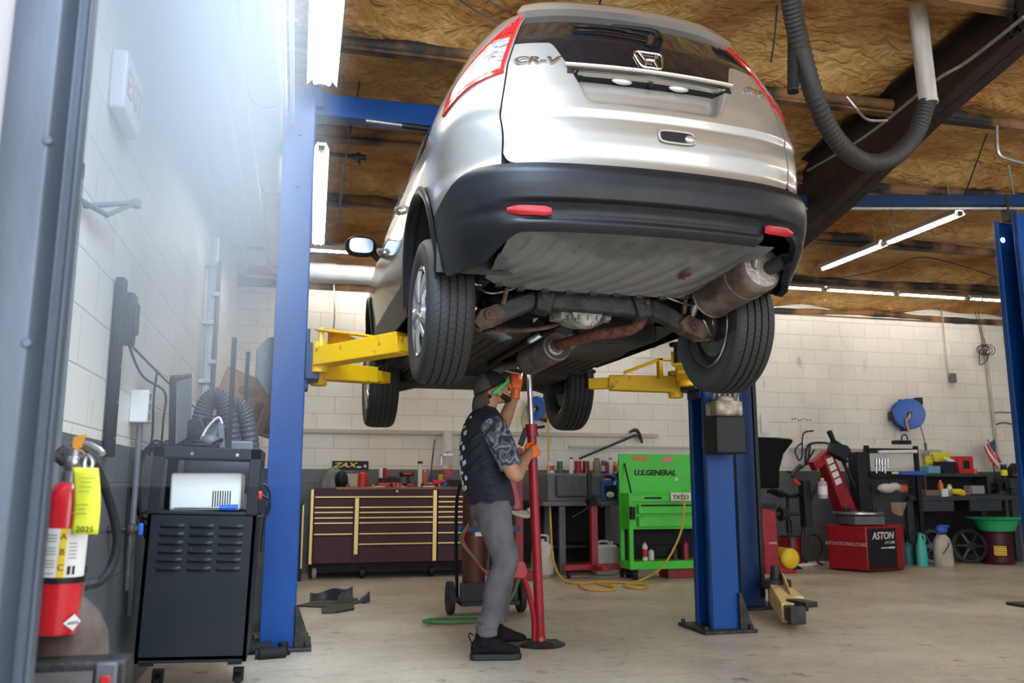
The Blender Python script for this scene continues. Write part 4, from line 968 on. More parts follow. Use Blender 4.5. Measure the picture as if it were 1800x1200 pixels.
# shoes
m_shoe = M('black_trainer', (.005, .005, .006), .8, bump=.3, bscale=60, spec=.2)
for an, yaw_ in ((anR, -.12), (anL, .22)):
    bm = nb(); g0 = V((an.x, an.y, 0)); cs, sn = math.cos(yaw_), math.sin(yaw_)
    def sp(x, y, z): return g0+V((x*cs-y*sn, x*sn+y*cs, z))
    X0 = -.085
    for x0, hgt, wd in ((X0+.02, .11, .040),):
        pass
    prof = [(-.095, .020, .050, .030), (-.085, .045, .085, .036), (-.04, .055, .115, .040), (.02, .055, .120, .043), (.07, .05, .095, .046), (.12, .042, .070, .048), (.165, .036, .055, .044), (.195, .028, .040, .030)]
    R = []
    for x, zc, ht, wd in prof:
        R.append([bm.verts.new(sp(x, wd*math.cos(a)*(1 if math.sin(a) < 0 else .88), max(.022, .022+(ht)*(.5+.5*math.sin(a))))) for a in [2*PI*i/14 for i in range(14)]])
    for a, b_ in zip(R, R[1:]):
        for i in range(14): bm.faces.new((a[i], a[(i+1) % 14], b_[(i+1) % 14], b_[i]))
    bm.faces.new(R[0][::-1]); bm.faces.new(R[-1])
    tube(bm, [sp(-.02, 0, .08), sp(-.02, 0, .15)], [.05, .052], 14, 1)
    sh = remesh(obj('shoe', bm, m_shoe, MAN, angle=180), .007, 4)
    bm = nb(); out = [(-.10, .0), (-.085, .032), (-.03, .042), (.05, .048), (.13, .052), (.185, .040), (.205, .0), (.185, -.040), (.13, -.050), (.05, -.044), (-.03, -.040), (-.085, -.032)]
    q = smooth_path([V((a, b_, 0)) for a, b_ in out], 3, True)
    prism(bm, [(p.x*cs-p.y*sn, p.x*sn+p.y*cs) for p in q], (0, 0, .034), g0+V((0, 0, .001)), (1, 0, 0), (0, 1, 0)); obj('sole', bm, M('black_sole', (.012, .012, .013), .6), sh, bev=.006)
    bm = nb(); tube(bm, [sp(-.088, 0, .09), sp(-.105, 0, .13), sp(-.10, 0, .15), sp(-.08, 0, .135)], .004, 6); obj('heel_loop', bm, m_shoe, sh)
# gloved hands -------------------------------------------------
def hand(name, w, X, Y, curls, spread, thumb, parent, pr=1.0):
    """w wrist point; X along the palm, Y towards the thumb side; Z = X x Y = back of hand"""
    X, Y = V(X).normalized(), V(Y); Y = (Y-X*Y.dot(X)).normalized(); Z = X.cross(Y)
    P = lambda a, b_, c: w+X*a+Y*b_+Z*c
    bm = nb()
    tube(bm, [P(-.045, 0, 0), P(-.01, 0, 0), P(.02, 0, 0)], [.034, .031, .033], 14, 3)
    for b_ in (-.026, -.009, .009, .026): tube(bm, [P(.005, b_*.55, 0), P(.05, b_*.9, .003), P(.088, b_*1.08, 0)], [.018, .0165, .0125], 10, 4)
    ball(bm, P(.03, .022, -.008), (.02, .02, .018), 10)
    Ls = (.036, .024, .019); 
    for i, (b_, ls, c0) in enumerate(((.027, .95, curls[0]), (.009, 1.05, curls[1]), (-.010, .98, curls[2]), (-.028, .80, curls[3]))):
        p = P(.088, b_, 0); ang = 0; pts = [p]; sp_ = spread*(1.5-i)/3
        for seg_, q in zip(Ls, c0):
            ang += q; d = X*math.cos(ang)+(-Z)*math.sin(ang)+Y*sp_*math.cos(ang); p = p+d.normalized()*seg_*ls; pts.append(p)
        tube(bm, pts, [.0115, .0105, .0095, .0078], 10, 4); ball(bm, pts[-1], .0078, 8)
    pts = [P(.012, .022, -.006)]+[P(*q) for q in thumb]
    tube(bm, pts, [.017, .0135, .0115, .009], 10, 4); ball(bm, pts[-1], .009, 8)
    o = obj(name, bm, m_orange, parent, angle=180); remesh(o, .0032, 3); return o
# ------------------------------------------------------------------ jack stand he holds
JB = V((1.548, 5.46, 0)); JT = V((1.462, 5.40, 1.745))
JS = thing('jack_stand', 'tall red screw jack stand on a round dark base, its chrome rod holding the exhaust', 'jack stand', JB)
jd = (JT-JB); jp_ = lambda t: jd*t
bm = nb(); lathe(bm, [(.001, 0), (.155, 0), (.160, .006), (.150, .012), (.10, .018), (.04, .028), (.035, .028), (.001, .028)], (0, 0, .0), n=40)
for k in range(4): a = k*PI/2+.4; beam(bm, V((.04*math.cos(a), .04*math.sin(a), .025)), V((.14*math.cos(a), .14*math.sin(a), .014)), .012, .012)
obj('base_disc', bm, m_dsteel, JS)
bm = nb(); cyl(bm, jp_(.012), jp_(.775), .031, n=20); cyl(bm, jp_(.012), jp_(.03), .042, .034); cyl(bm, jp_(.13), jp_(.14), .033)
obj('tube_post', bm, m_red, JS, angle=40)
bm = nb(); cyl(bm, jp_(.755), jp_(.80), .040, n=20); cyl(bm, jp_(.755), jp_(.763), .045, n=20); obj('collar', bm, m_red, JS)
bm = nb(); cyl(bm, jp_(.78)+V((-.05, -.0, -.0)), jp_(.785)+V((.085, -.02, .01)), .010, n=8); beam(bm, jp_(.78)+V((-.04, -.01, .0)), jp_(.72)+V((-.085, -.02, .0)), .035, .012); obj('lock_handle', bm, m_black, JS)
bm = nb(); lathe(bm, [(.0175+(.0018 if i % 2 else 0), i*.006) for i in range(64)], jp_(.79), jd, 14); cyl(bm, jp_(.79)+jd.normalized()*.38, jp_(1.0), .0165, n=14); obj('screw_rod', bm, m_steel, JS, angle=40)
bm = nb(); tube(bm, [jp_(1.0)+V((-.05, 0, .035)), jp_(1.0)+V((-.02, 0, .005)), jp_(1.0)+V((.02, 0, .005)), jp_(1.0)+V((.05, 0, .035))], .010, 8); obj('saddle', bm, m_steel, JS)
bm = nb(); tube(bm, [V((-.045, -.01, .03)), V((-.05, -.02, .18)), V((-.10, -.05, .36)), V((-.135, -.06, .44))], .017, 10); box(bm, (-.02, 0, .05), (.06, .03, .03)); ped = obj('pedal_bar', bm, m_red, JS)
bm = nb(); prism(bm, [(-.06, -.05), (.02, -.06), (.045, -.02), (.02, .05), (-.03, .065), (-.07, .03)], (0, .05, 0), (-.145, -.09, .475)); obj('pedal', bm, m_red, ped, bev=.008)
grip = JB+jp_(.70)-PO
hR = (grip-wrR).normalized()
c_ = 1.0
hand('glove', grip+V((-.062, -.078, -.035)), V((.86, .12, .46)), V((-.10, -.10, 1)), [(1.35, 1.35, .7), (1.35, 1.35, .7), (1.3, 1.3, .7), (1.25, 1.2, .6)], .02, [(.045, .050, -.022), (.075, .048, -.035), (.095, .035, -.045)], MAN)
hand('glove', wrL+V((.0, 0, .0)), V((.10, -.03, 1)), V((-1, -.15, .1)), [(.45, .5, .35), (.50, .55, .35), (.45, .5, .35), (.35, .4, .3)], .35, [(.040, .050, -.006), (.068, .060, -.010), (.092, .058, -.012)], MAN)
# inspection light held in the raised hand
FL = wrL+PO+V((-.025, -.03, .125))
FLT = thing('flashlight', 'slim silver pen light in the raised orange glove', 'flashlight', FL)
bm = nb(); fd = V((.75, .1, -.12)).normalized(); cyl(bm, -fd*.06, fd*.045, .007, n=12); cyl(bm, fd*.045, fd*.062, .009, n=12); obj('barrel', bm, m_steel, FLT)
bm = nb(); cyl(bm, fd*.062, fd*.064, .008, n=12); obj('bulb', bm, M('lit_bulb', (.9, .97, 1), .3, emit=30), FLT)
ld = bpy.data.lights.new('flashlight_beam', 'SPOT'); ld.energy = 4; ld.spot_size = math.radians(95); ld.spot_blend = .6; ld.color = (.80, .95, 1); ld.shadow_soft_size = .01
o = bpy.data.objects.new('flashlight_beam', ld); C.objects.link(o); o.location = FL+V((.03, -.1, -.02)); o.rotation_euler = (V((1.42, 5.02, 1.80))-o.location).to_track_quat('-Z', 'Y').to_euler()
# ------------------------------------------------------------------ left wall and foreground
# ducts under the roof edge
bm = nb(); box(bm, (XL+.30, 5.4, 3.51), (.60, 8.8, .12)); box(bm, (XL+.14, 5.4, 3.42), (.02, 8.6, .06)); struct('trim_40', bm, m_lwhite, bev=.006)
DU = thing('duct', 'pale round air duct running along the roof edge and turning along the back wall', 'duct', (-.27, 5, 3.30))
bm = nb(); tube(bm, [(0, -4.5, .04), (0, 0, .02), (0, 4.0, 0)], .095, 20, 20, rib=.03, ribn=2); obj('duct_run', bm, m_lwhite, DU)
bm = nb(); tube(bm, [(0, 3.9, 0), (0, 4.05, 0), (.10, 4.24, -.01), (.3, 4.30, -.02), (.6, 4.30, -.02)], .11, 20, 8); obj('duct_elbow', bm, m_lwhite, DU)
bm = nb(); tube(bm, [(.5, 4.30, -.02), (2, 4.30, -.02), (4.5, 4.30, -.02)], .105, 20, 14, rib=.03, ribn=2); obj('duct_run', bm, m_lwhite, DU)
for y in (-3.2, -1.6, 0, 1.6, 3.2): bm = nb(); lathe(bm, [(.098, -.012), (.101, -.012), (.101, .012), (.098, .012)], (0, y, .02), (0, 1, 0), 20); obj('duct_strap', bm, m_galv, DU)
for nm, lab, x, z, r_ in (('conduit', 'bright thin conduit under the roof edge beside the round duct', -.40, 3.42, .014), ('conduit', 'thin grey conduit nearest the white wall under the roof edge', -.52, 3.43, .010), ('conduit', 'thin conduit on the inner side of the round duct', -.12, 3.40, .012)):
    t = thing(nm, lab, 'pipe', (x, 5, z)); bm = nb(); tube(bm, [(0, -4, 0), (0, 0, 0), (0, 4.6, 0)], r_, 8, 4); obj('pipe', bm, m_white, t)
    bm = nb(); 
    for y in (-2.6, -.6, 1.6, 3.4): tube(bm, [(0, y, r_), (.0, y, .06), (.03, y, .07)], .004, 6, 2)
    obj('pipe_clip', bm, m_galv, t)
# vertical conduits on the left wall
m_cond = M('brown_conduit', (.16, .12, .11), .5, .3)
def vpipe(lab, px, y0, x, z0, z1, r_, m, elbow=False):
    y = y0; t = thing('conduit', lab, 'pipe', (x, y, z0)); bm = nb(); pts = [(0, 0, 0), (0, 0, (z1-z0)/2), (0, 0, z1-z0)]
    if elbow: pts += [(.05, 0, z1-z0+.12), (.10, 0, z1-z0+.5)]
    tube(bm, pts, r_, 8, 6); obj('pipe', bm, m, t)
    bm = nb(); 
    for k in range(4): box(bm, (-r_*.5, 0, (z1-z0)*(k+.5)/4), (r_*3, r_*4, .03))
    obj('pipe_clip', bm, m_galv, t)
yp = onX(378, 620, XL+.05).y
vpipe('white painted conduit with clips on the left wall', 0, onX(366, 620, XL+.05).y, XL+.05, 1.1, 2.95, .035, m_lwhite)
vpipe('thin brown pipe standing beside the white conduit on the left wall', 0, onX(377, 620, XL+.10).y, XL+.10, .6, 2.75, .018, m_cond)
# exit sign
p = onX(222, 170, XL+.03); EX = thing('exit_sign', 'faded white EXIT sign high on the left wall', 'sign', p)
bm = nb(); box(bm, (0, 0, 0), (.06, .34, .24)); obj('sign_box', bm, m_white, EX, bev=.01)
text('sign_letters', 'EXIT', .16, M('faded_red', (.62, .16, .16), .6), EX, (.032, 0, 0), (PI/2, 0, PI/2), .002, (.9, 1, 1))
# black panel strip on the wall
a = onX(201, 700, XL+.03); zz0, zz1 = onX(208, 805, XL+.03).z, onX(215, 487, XL+.03).z
t = thing('door_track', 'long narrow black bar mounted upright on the left wall past the door', 'wall bar', (XL+.035, a.y, zz0)); bm = nb(); box(bm, (-.01, 0, (zz1-zz0)/2), (.035, .07, zz1-zz0)); 
obj('bar', bm, m_blackm, t, bev=.006); bm = nb(); box(bm, (.0, .13, (zz1-zz0)*.80), (.055, .10, .22)); box(bm, (.032, .13, (zz1-zz0)*.80), (.02, .06, .14)); obj('lock_case', bm, m_blackm, t, bev=.012)
bm = nb()
for k in range(5): cyl(bm, (.006, 0, (zz1-zz0)*(k+.5)/5), (.010, 0, (zz1-zz0)*(k+.5)/5), .006, n=8)
obj('screws', bm, m_steel, t)
# junction box and conduit
p = onX(248, 715, XL+.04); t = thing('junction_box', 'light grey electrical box with conduit below it on the left wall', 'electrical box', p)
bm = nb(); box(bm, (0, 0, 0), (.08, .12, .15)); jb = obj('box_body', bm, m_white, t, bev=.006)
bm = nb()
for k in (-1, 0, 1): cyl(bm, (.04, -.02, .045*k), (.043, -.02, .045*k), .017, n=14)
obj('knockout', bm, m_grey, jb)
bm = nb(); tube(bm, [(0, 0, -.07), (0, 0, -.35), (0, .0, -.6), (.0, .06, -.72), (0, .1, -.95)], .014, 8); obj('pipe', bm, m_grey, t)
# cables hanging from the wall
for lab, pts in (('thin black cable looping down the left wall from the conduit', [(226, 605), (250, 660), (290, 690), (287, 740), (283, 790)]), ('brown cable hanging by the junction box', [(276, 655), (270, 700), (268, 760), (262, 800)]), ('long dark cable strung along the left wall above the cart', [(232, 608), (275, 652), (330, 705), (345, 718)])):
    q = [onX(x, y, XL+.06) for x, y in pts]; bm = nb(); tube(bm, [k-q[0] for k in q], .006, 6); o = obj('cable', bm, m_black, None); o.location = q[0]; tag(o, lab, 'cable')
# fire extinguisher
EY = 2.46; ep = V((onY(96, 1112, EY).x-.0, EY, 0)); ez0 = onY(100, 1112, EY).z; ez1 = onY(112, 868, EY).z
FE = thing('fire_extinguisher', 'red fire extinguisher with yellow 2025 tag hanging behind the steel jamb', 'fire extinguisher', (ep.x, EY, ez0), rot=(0, math.radians(1.4), 0))
h = ez1-ez0+.03; r_ = .053
bm = nb(); lathe(bm, [(.001, .008), (.05, 0), (r_, .008), (r_, h-.06), (r_*.93, h-.03), (r_*.70, h-.008), (.028, h), (.001, h)], n=36); obj('cylinder', bm, M('extinguisher_red', (.62, .012, .02), .28, 0, coat=.5), FE)
bm = nb(); 
def lab_(bm, z0, z1, a0, a1, rr=r_+.0012, n=20): grid(bm, lambda u, v: V((rr*math.cos(a0+(a1-a0)*u), rr*math.sin(a0+(a1-a0)*u), z0+(z1-z0)*v)), n, 1)
lab_(bm, h-.235, h-.115, -PI*.95, -.05); lb_ = obj('label_plate', bm, m_paper, FE)
bm = nb(); lab_(bm, h-.235, h-.115, -1.55, -1.25, r_+.002, 6); obj('yellow_band', bm, m_yelplain, lb_)
bm = nb(); lab_(bm, h-.250, h-.235, -PI, PI, r_+.003, 40); obj('strap', bm, m_black, FE)
for k, ch in enumerate('ABC'):
    a = -1.40; text('class_letter', ch, .022, m_black, lb_, ((r_+.003)*math.cos(a), (r_+.003)*math.sin(a), h-.135-.038*k), (PI/2, 0, a+PI/2), .0004)
bm = nb()
for k in range(13):
    if k % 4 == 3: continue
    lab_(bm, h-.130-.0078*k-.0028, h-.130-.0078*k, -2.45, -1.68, r_+.0018, 6)
for k in range(5): lab_(bm, h-.150-.009*k-.003, h-.150-.009*k, -1.12, -.75, r_+.0018, 5)
obj('small_print', bm, M('print_grey', (.30, .30, .32), .7), lb_)
bm = nb(); lab_(bm, h-.228, h-.207, -1.12, -.98, r_+.0022, 4); lab_(bm, h-.228, h-.207, -.90, -.78, r_+.0022, 4); obj('pictogram', bm, m_black, lb_)
bm = nb()   # diamond badge
def dia(bm, s, rr, a=-.62, z=h-.345): 
    vs = [bm.verts.new(V((rr*math.cos(a+da), rr*math.sin(a+da), z+dz))) for da, dz in ((-.45*s, 0), (0, -.020*s), (.45*s, 0), (0, .020*s))]; bm.faces.new(vs)
dia(bm, 1, r_+.0075); dd = obj('diamond_badge', bm, m_paper, FE); text('badge_lettering', 'ANSUL', .011, m_black, dd, ((r_+.009)*math.cos(-.66), (r_+.009)*math.sin(-.66), h-.346), (PI/2, 0, -.66+PI/2), .0004)
bm = nb(); cyl(bm, (0, 0, h), (0, 0, h+.028), .027, .026); cyl(bm, (0, 0, h+.028), (0, 0, h+.085), .020, .024); box(bm, (0, -.0, h+.075), (.03, .03, .03)); ball(bm, (0, 0, h+.05), (.028, .028, .03))
obj('valve', bm, m_steel, FE)
bm = nb(); tube(bm, [(-.02, 0, h+.09), (.02, -.01, h+.100), (.06, -.02, h+.085), (.075, -.03, h+.075)], [.011, .010, .010, .008], 8); tube(bm, [(0, 0, h+.075), (.04, -.02, h+.06), (.06, -.025, h+.055)], .009, 8); tube(bm, [(.04, -.035, h+.07), (.055, -.04, h+.05), (.045, -.04, h+.02), (.035, -.035, h+.045)], .006, 6, closed=True); obj('handle', bm, m_steel, FE)
bm = nb(); prism(bm, [(-.012, 0), (.012, .006), (.018, .04), (.0, .035), (-.012, .03)], (0, .003, 0), (.01, -.02, h+.085)); tube(bm, [(.0, -.02, h+.09), (.03, -.03, h+.075), (.035, -.03, h+.04)], .002, 5); obj('seal', bm, M('orange_seal', (.75, .30, .02), .5), FE)
bm = nb()
def tg_(u, v): return V((.012+.062*u+.018*(1-v)+.006*math.sin(v*3), -.075-.006*math.sin(u*PI)+.012*v, h+.038-.165*(1-v)))
grid(bm, tg_, 8, 10); tgo = obj('inspection_tag', bm, M('fluoro_yellow', (.80, .86, .05), .6), FE); so = tgo.modifiers.new('s', 'SOLIDIFY'); so.thickness = .0008
text('tag_year', '2025', .020, m_black, tgo, (.062, -.083, h-.115), (PI/2, 0, 0), .0004, (1.05, 1, 1))
bm = nb()
for k in range(9):
    if k in (4, 5): continue
    box(bm, (.055-.0014*k, -.0845+.0008*k, h+.012-.011*k), (.034-.01*(k % 2), .0006, .0018))
obj('tag_print', bm, M('tag_print', (.25, .30, .05), .7), tgo)
bm = nb(); tube(bm, [(-.02, -.01, h+.05), (-.045, -.03, h+.06), (-.058, -.045, h-.02), (-.060, -.05, h-.15), (-.061, -.05, h-.235)], .0115, 12); ho = obj('discharge_hose', bm, m_rubber, FE)
bm = nb(); cyl(bm, (-.061, -.05, h-.225), (-.061, -.05, h-.255), .014, n=16); obj('hose_band', bm, m_white, ho)
bm = nb(); cyl(bm, (-.061, -.05, h-.25), (-.064, -.05, h-.375), .014, .020, 16); obj('nozzle', bm, m_black, ho)
bm = nb(); box(bm, (-.03, .07, h-.2), (.06, .02, .30)); cyl(bm, (0, .04, h-.05), (0, .12, h-.05), .02); obj('wall_bracket', bm, m_dsteel, FE)
# black hose looping behind it to a fitting
q = [onY(x, y, Y) for x, y, Y in ((98, 803, 2.62), (125, 788, 2.66), (165, 815, 2.75), (192, 880, 2.85), (206, 945, 2.9), (196, 995, 2.9), (176, 1022, 2.85), (158, 1024, 2.82))]
bm = nb(); tube(bm, [k-q[0] for k in q], .0135, 12); o = obj('rubber_hose', bm, m_rubber, None); o.location = q[0]; tag(o, 'thick black hose looping behind the fire extinguisher', 'hose')
hf0 = q[-1]; t = thing('hose_fitting', 'dusty pipe fitting where the black hose ends near the gas cylinder', 'fitting', hf0); bm = nb(); cyl(bm, (.02, 0, 0), (-.05, -.02, -.01), .016, n=10); ball(bm, (-.045, -.02, -.01), .026, 12); cyl(bm, (-.03, -.02, -.03), (-.03, -.02, .03), .012, n=8); obj('fitting', bm, m_dsteel, t); 
# brown gas cylinder on a trolley at the lower left
gp = onY(118, 1150, 2.58); g0 = V((gp.x, 2.58, 0)); zt = onY(118, 1055, 2.58).z
t = thing('gas_cylinder', 'dusty brown gas cylinder with domed shoulder under the extinguisher', 'gas cylinder', g0)
bm = nb(); lathe(bm, [(.001, 0), (.095, .01), (.10, .03), (.10, zt-.13), (.094, zt-.08), (.07, zt-.03), (.04, zt), (.03, zt+.01), (.028, zt+.05), (.001, zt+.05)], n=32); obj('tank', bm, M('dusty_brown_tank', (.085, .045, .04), .65, 0, var=.75, vscale=8, col2=(.14, .12, .10), bump=.1), t)
bm = nb(); cyl(bm, (0, 0, zt+.05), (0, 0, zt+.10), .018, .014); cyl(bm, (-.03, 0, zt+.08), (.03, 0, zt+.08), .010); obj('valve', bm, m_dsteel, t)
c0 = onY(150, 1185, 2.40); t = thing('wheel_chock', 'grey case with red button and silver edge low in the left corner', 'case', (c0.x, 2.42, 0)); zc = c0.z
bm = nb(); box(bm, (-.02, 0, (zc+.035)/2), (.24, .10, zc+.035)); obj('case_body', bm, m_dsteel, t, bev=.01)
bm = nb(); box(bm, (-.05, -.056, zc-.0), (.15, .008, .03)); obj('case_edge', bm, m_steel, t)
bm = nb(); box(bm, (.055, -.058, zc-.01), (.05, .016, .085)); cl = obj('latch', bm, m_grey, t, bev=.006); bm = nb(); box(bm, (.055, -.069, zc-.012), (.024, .006, .032)); obj('button', bm, m_redp, cl, bev=.003)
# ---------------- louvred cart
CY = 4.22; cl_, cr_ = onY(250, 900, CY).x, onY(443, 900, CY).x; cz0, cz1 = onY(330, 1165, CY).z, onY(345, 786, CY).z
cw = cr_-cl_; ch = cz1
CT = thing('equipment_cart', 'tall dark equipment cart with louvred front holding a white box', 'cart', ((cl_+cr_)/2, CY, 0), rot=(0, math.radians(1.5), 0))
cd = .50; m_cart = M('dark_cart_paint', (.006, .010, .015), .5, 0, var=.35, vscale=5, col2=(.011, .014, .018), spec=.3)
zs = onY(340, 903, CY).z   # shelf
bm = nb(); box(bm, (0, .01, (cz0+zs)/2), (cw, .02, zs-cz0)); 
for sx in (-1, 1): box(bm, (sx*(cw/2-.01), cd/2, (cz0+zs)/2), (.02, cd, zs-cz0))
box(bm, (0, cd-.01, (cz0+zs)/2), (cw, .02, zs-cz0)); box(bm, (0, cd/2, cz0+.02), (cw, cd, .02)); box(bm, (0, cd/2, zs), (cw, cd, .02)); cb = obj('cabinet', bm, m_cart, CT, smooth=False, bev=.003)
bm = nb()
for px_, wc in ((-.55, 0), (0, 0), (.55, 0)):
    for k in range(6):
        z = zs-.055-.038*k; x = px_*cw/2*.98
        grid(bm, lambda u, v, x=x, z=z: V((x+(u-.5)*.105, -.002-.014*math.sin(PI*u)**.5*math.sin(PI*min(1, v*1.1)), z+(v-.5)*.020)), 8, 4)
lv = obj('louvre', bm, m_cart, cb); 
bm = nb(); tt = .05
for sx in (-1, 1):
    for yy in (0, cd): box(bm, (sx*(cw/2-tt/2), yy+(.012 if yy == 0 else -.012), (zs+cz1)/2), (tt, .03, cz1-zs))
box(bm, (0, .012, cz1-.025), (cw, .03, .05)); box(bm, (0, cd-.012, cz1-.025), (cw, .03, .05))
for sx in (-1, 1): box(bm, (sx*(cw/2-.012), cd/2, cz1-.025), (.025, cd, .05))
obj('top_frame', bm, m_cart, CT, smooth=False, bev=.003)
bm = nb(); box(bm, (0, cd/2, cz1-.010), (cw-.02, cd-.02, .012)); obj('top_shelf', bm, m_cart, CT)
bm = nb()
for sx in (-1, 1):
    for z in (cz1-.03,): cyl(bm, (sx*.10+.03, -.006, z), (sx*.10+.03, .0, z), .008, n=10)
obj('screw_head', bm, m_steel, CT)
for sx in (-1, 1):
    for yy in (.05, cd-.05):
        bm = nb(); cyl(bm, (sx*(cw/2-.05)-.014, yy, .05), (sx*(cw/2-.05)+.014, yy, .05), .05, n=18); box(bm, (sx*(cw/2-.05), yy, .08), (.05, .05, .06)); box(bm, (sx*(cw/2-.05), yy, cz0), (.06, .06, .03)); obj('caster', bm, m_black, CT)
# white box inside
wx0, wx1 = onY(299, 870, CY+.10).x, onY(424, 870, CY+.10).x; wz0, wz1 = zs+.011, onY(360, 831, CY+.1).z
t = thing('white_equipment_box', 'white plastic box with vent slots inside the louvred cart', 'appliance', ((wx0+wx1)/2, CY+.06, wz0)); bm = nb(); box(bm, (0, .16, (wz1-wz0)/2), (wx1-wx0, .28, wz1-wz0)); wb = obj('case', bm, m_white, t, bev=.012)
bm = nb()
for k in range(8): box(bm, ((wx1-wx0)/2-.125+.011*k, .018, .055), (.004, .004, .075))
obj('vent', bm, m_dark, wb)
def flat_tool(lab, x, y, z, l, m, hm, rz=0):
    t = thing('screwdriver', lab, 'hand tool', (x, y, z), rz); bm = nb(); cyl(bm, (-l, 0, 0), (0, 0, 0), .005, n=8); obj('shaft', bm, m, t); bm = nb(); cyl(bm, (0, 0, 0), (.08, 0, 0), .013, .016, 10); obj('grip', bm, hm, t)
flat_tool('blue handled screwdriver lying before the white box in the cart', (wx0+wx1)/2+.07, CY+.03, zs+.026, .20, m_steel, m_bluep)
# things on the cart top
tz = cz1
m_scr = M('dull_screen', (.20, .21, .22), .35)
p = onY(318, 720, CY+.15); t = thing('monitor', 'black monitor leaning edge-on at the left of the cart top', 'monitor', (p.x-.0, CY+.20, tz), rot=(0, math.radians(-11), math.radians(84)))
bm = nb(); box(bm, (0, 0, .19), (.32, .03, .33)); obj('screen_case', bm, m_black, t, bev=.006); bm = nb(); box(bm, (.0, -.017, .19), (.29, .004, .29)); obj('screen', bm, m_scr, t); bm = nb(); box(bm, (0, .02, .015), (.2, .14, .03)); obj('stand', bm, m_black, t, bev=.005)
m_hose = M('ribbed_grey_hose', (.045, .048, .052), .6)
q = [V((x, y, z)) for x, y, z in ((-.14, 0, 0), (-.13, 0, .22), (-.10, 0, .33), (-.05, .01, .36), (0, .03, .28), (.03, .05, .12), (.04, .06, 0))]
p = onY(362, 740, CY+.62); t = thing('ribbed_hose', 'grey ribbed hose folded over behind the cart top', 'hose', (p.x+.10, CY+.66, tz-.06)); bm = nb(); tube(bm, q, .052, 16, 12, rib=.10, ribn=1); obj('hose_body', bm, m_hose, t)
bm = nb(); tube(bm, [k+V((.10, .06, -.04)) for k in q], .050, 16, 12, rib=.10, ribn=1); obj('hose_body', bm, m_hose, t); bm = nb(); box(bm, (-.02, .03, -.02), (.34, .22, .28)); obj('hose_bin', bm, m_grey, t, bev=.01)
t = thing('welding_mask', 'dark bulky case lying on the cart top behind the monitor cable', 'case', (onY(360, 770, CY+.3).x, CY+.32, tz)); bm = nb(); ball(bm, (0, 0, .06), (.13, .11, .075), 16); box(bm, (-.06, 0, .075), (.16, .16, .14), (0, -.35, 0)); obj('shell', bm, m_black, t, bev=.02)
t = thing('spray_gun', 'grey gun-shaped tool standing on the right of the cart top', 'power tool', (onY(388, 770, CY+.1).x, CY+.14, tz)); bm = nb(); box(bm, (0, 0, .055), (.03, .05, .11), (0, -.12, 0)); cyl(bm, (-.06, 0, .02), (.0, 0, .12), .015, .02); ball(bm, (-.05, 0, .035), (.05, .05, .035)); obj('gun_body', bm, m_grey, t, bev=.006); bm = nb(); tube(bm, [(0, 0, .12), (-.02, 0, .15), (-.07, .02, .10), (-.10, .02, .03)], .006, 6); obj('cord', bm, m_white, t)
bm = nb(); tube(bm, [(0, 0, 0), (.05, -.03, .03), (.12, .0, .015), (.18, -.02, .04), (.15, .04, .02), (.05, .05, .01), (-.05, .02, .02), (.02, -.05, .012), (.14, -.05, .01)], .006, 6); o = obj('tangled_cord', bm, m_black, None); o.location = (onY(320, 770, CY+.08).x, CY+.10, tz+.004); tag(o, 'tangled black cord on the front edge of the cart top', 'cable')
for i, (px_, zb_, zt_, Y) in enumerate(((402, 785, 593, CY+.25), (432, 700, 618, CY+1.4))):
    a, b_ = onY(px_, zb_, Y), onY(px_, zt_, Y); base_z = tz if i == 0 else 0
    t = thing('upright_bar', ('tall dark square bar rising from the cart top', 'dark square post behind the cardboard boxes')[i], 'post', (a.x, Y, base_z)); bm = nb(); box(bm, (0, 0, (b_.z-base_z)/2), (.024, .024, b_.z-base_z)); obj('bar', bm, m_cart, t)
# power plug hanging at the wall + cable bundle at left of cart
p = onX(316, 665, XL+.10); t = thing('power_plug', 'black power plug sticking out from the left wall cable', 'plug', p); bm = nb(); cyl(bm, (-.05, 0, 0), (.02, 0, 0), .016, .022, 12); obj('plug_body', bm, m_black, t); bm = nb(); cyl(bm, (.02, .007, .004), (.045, .007, .004), .003); cyl(bm, (.02, -.007, .004), (.045, -.007, .004), .003); obj('prong', bm, m_steel, t)
for i in range(4):
    bm = nb(); tube(bm, [(0, 0, 0), (-.06-.02*i, .02, .02-.02*i), (-.11-.015*i, .03, -.10), (-.10-.01*i, .03, -.3), (-.06, .05, -.45+.05*i)], .007, 6); o = obj('extension_lead', bm, m_black, None); o.location = (onY(290, 790, CY+.1).x, CY+.12+.02*i, tz+.01); tag(o, ('nearest', 'second', 'third', 'farthest')[i]+' black cord draping over the left edge of the cart', 'cable', 'cords draped over the left edge of the cart')
p = onY(452, 870, CY+.1); t = thing('red_plug', 'red plug with black cords on the right side of the cart', 'plug', p); bm = nb(); box(bm, (0, 0, 0), (.05, .04, .04)); obj('plug_body', bm, m_redp, t, bev=.008)
bm = nb(); tube(bm, [(.02, 0, 0), (.06, 0, -.03), (.05, 0, -.09), (.0, 0, -.10), (-.03, 0, -.06), (.02, 0, .05), (.06, 0, .0), (.04, 0, -.12), (.03, 0, -.26)], .007, 6); box(bm, (.03, 0, -.30), (.03, .03, .06)); obj('cord', bm, m_black, t)
# blue valve on wall behind hose
p = onX(243, 930, XL+.12); t = thing('air_valve', 'small brass valve with blue handle on the left wall by the cart', 'valve', p); bm = nb(); cyl(bm, (-.12, 0, 0), (.0, 0, 0), .016); cyl(bm, (-.03, 0, -.25), (-.03, 0, .0), .014); ball(bm, (-.03, 0, 0), .026); obj('valve_body', bm, m_dsteel, t); bm = nb(); box(bm, (.01, 0, .0), (.02, .03, .05)); obj('valve_lever', bm, m_bluep, t, bev=.006)
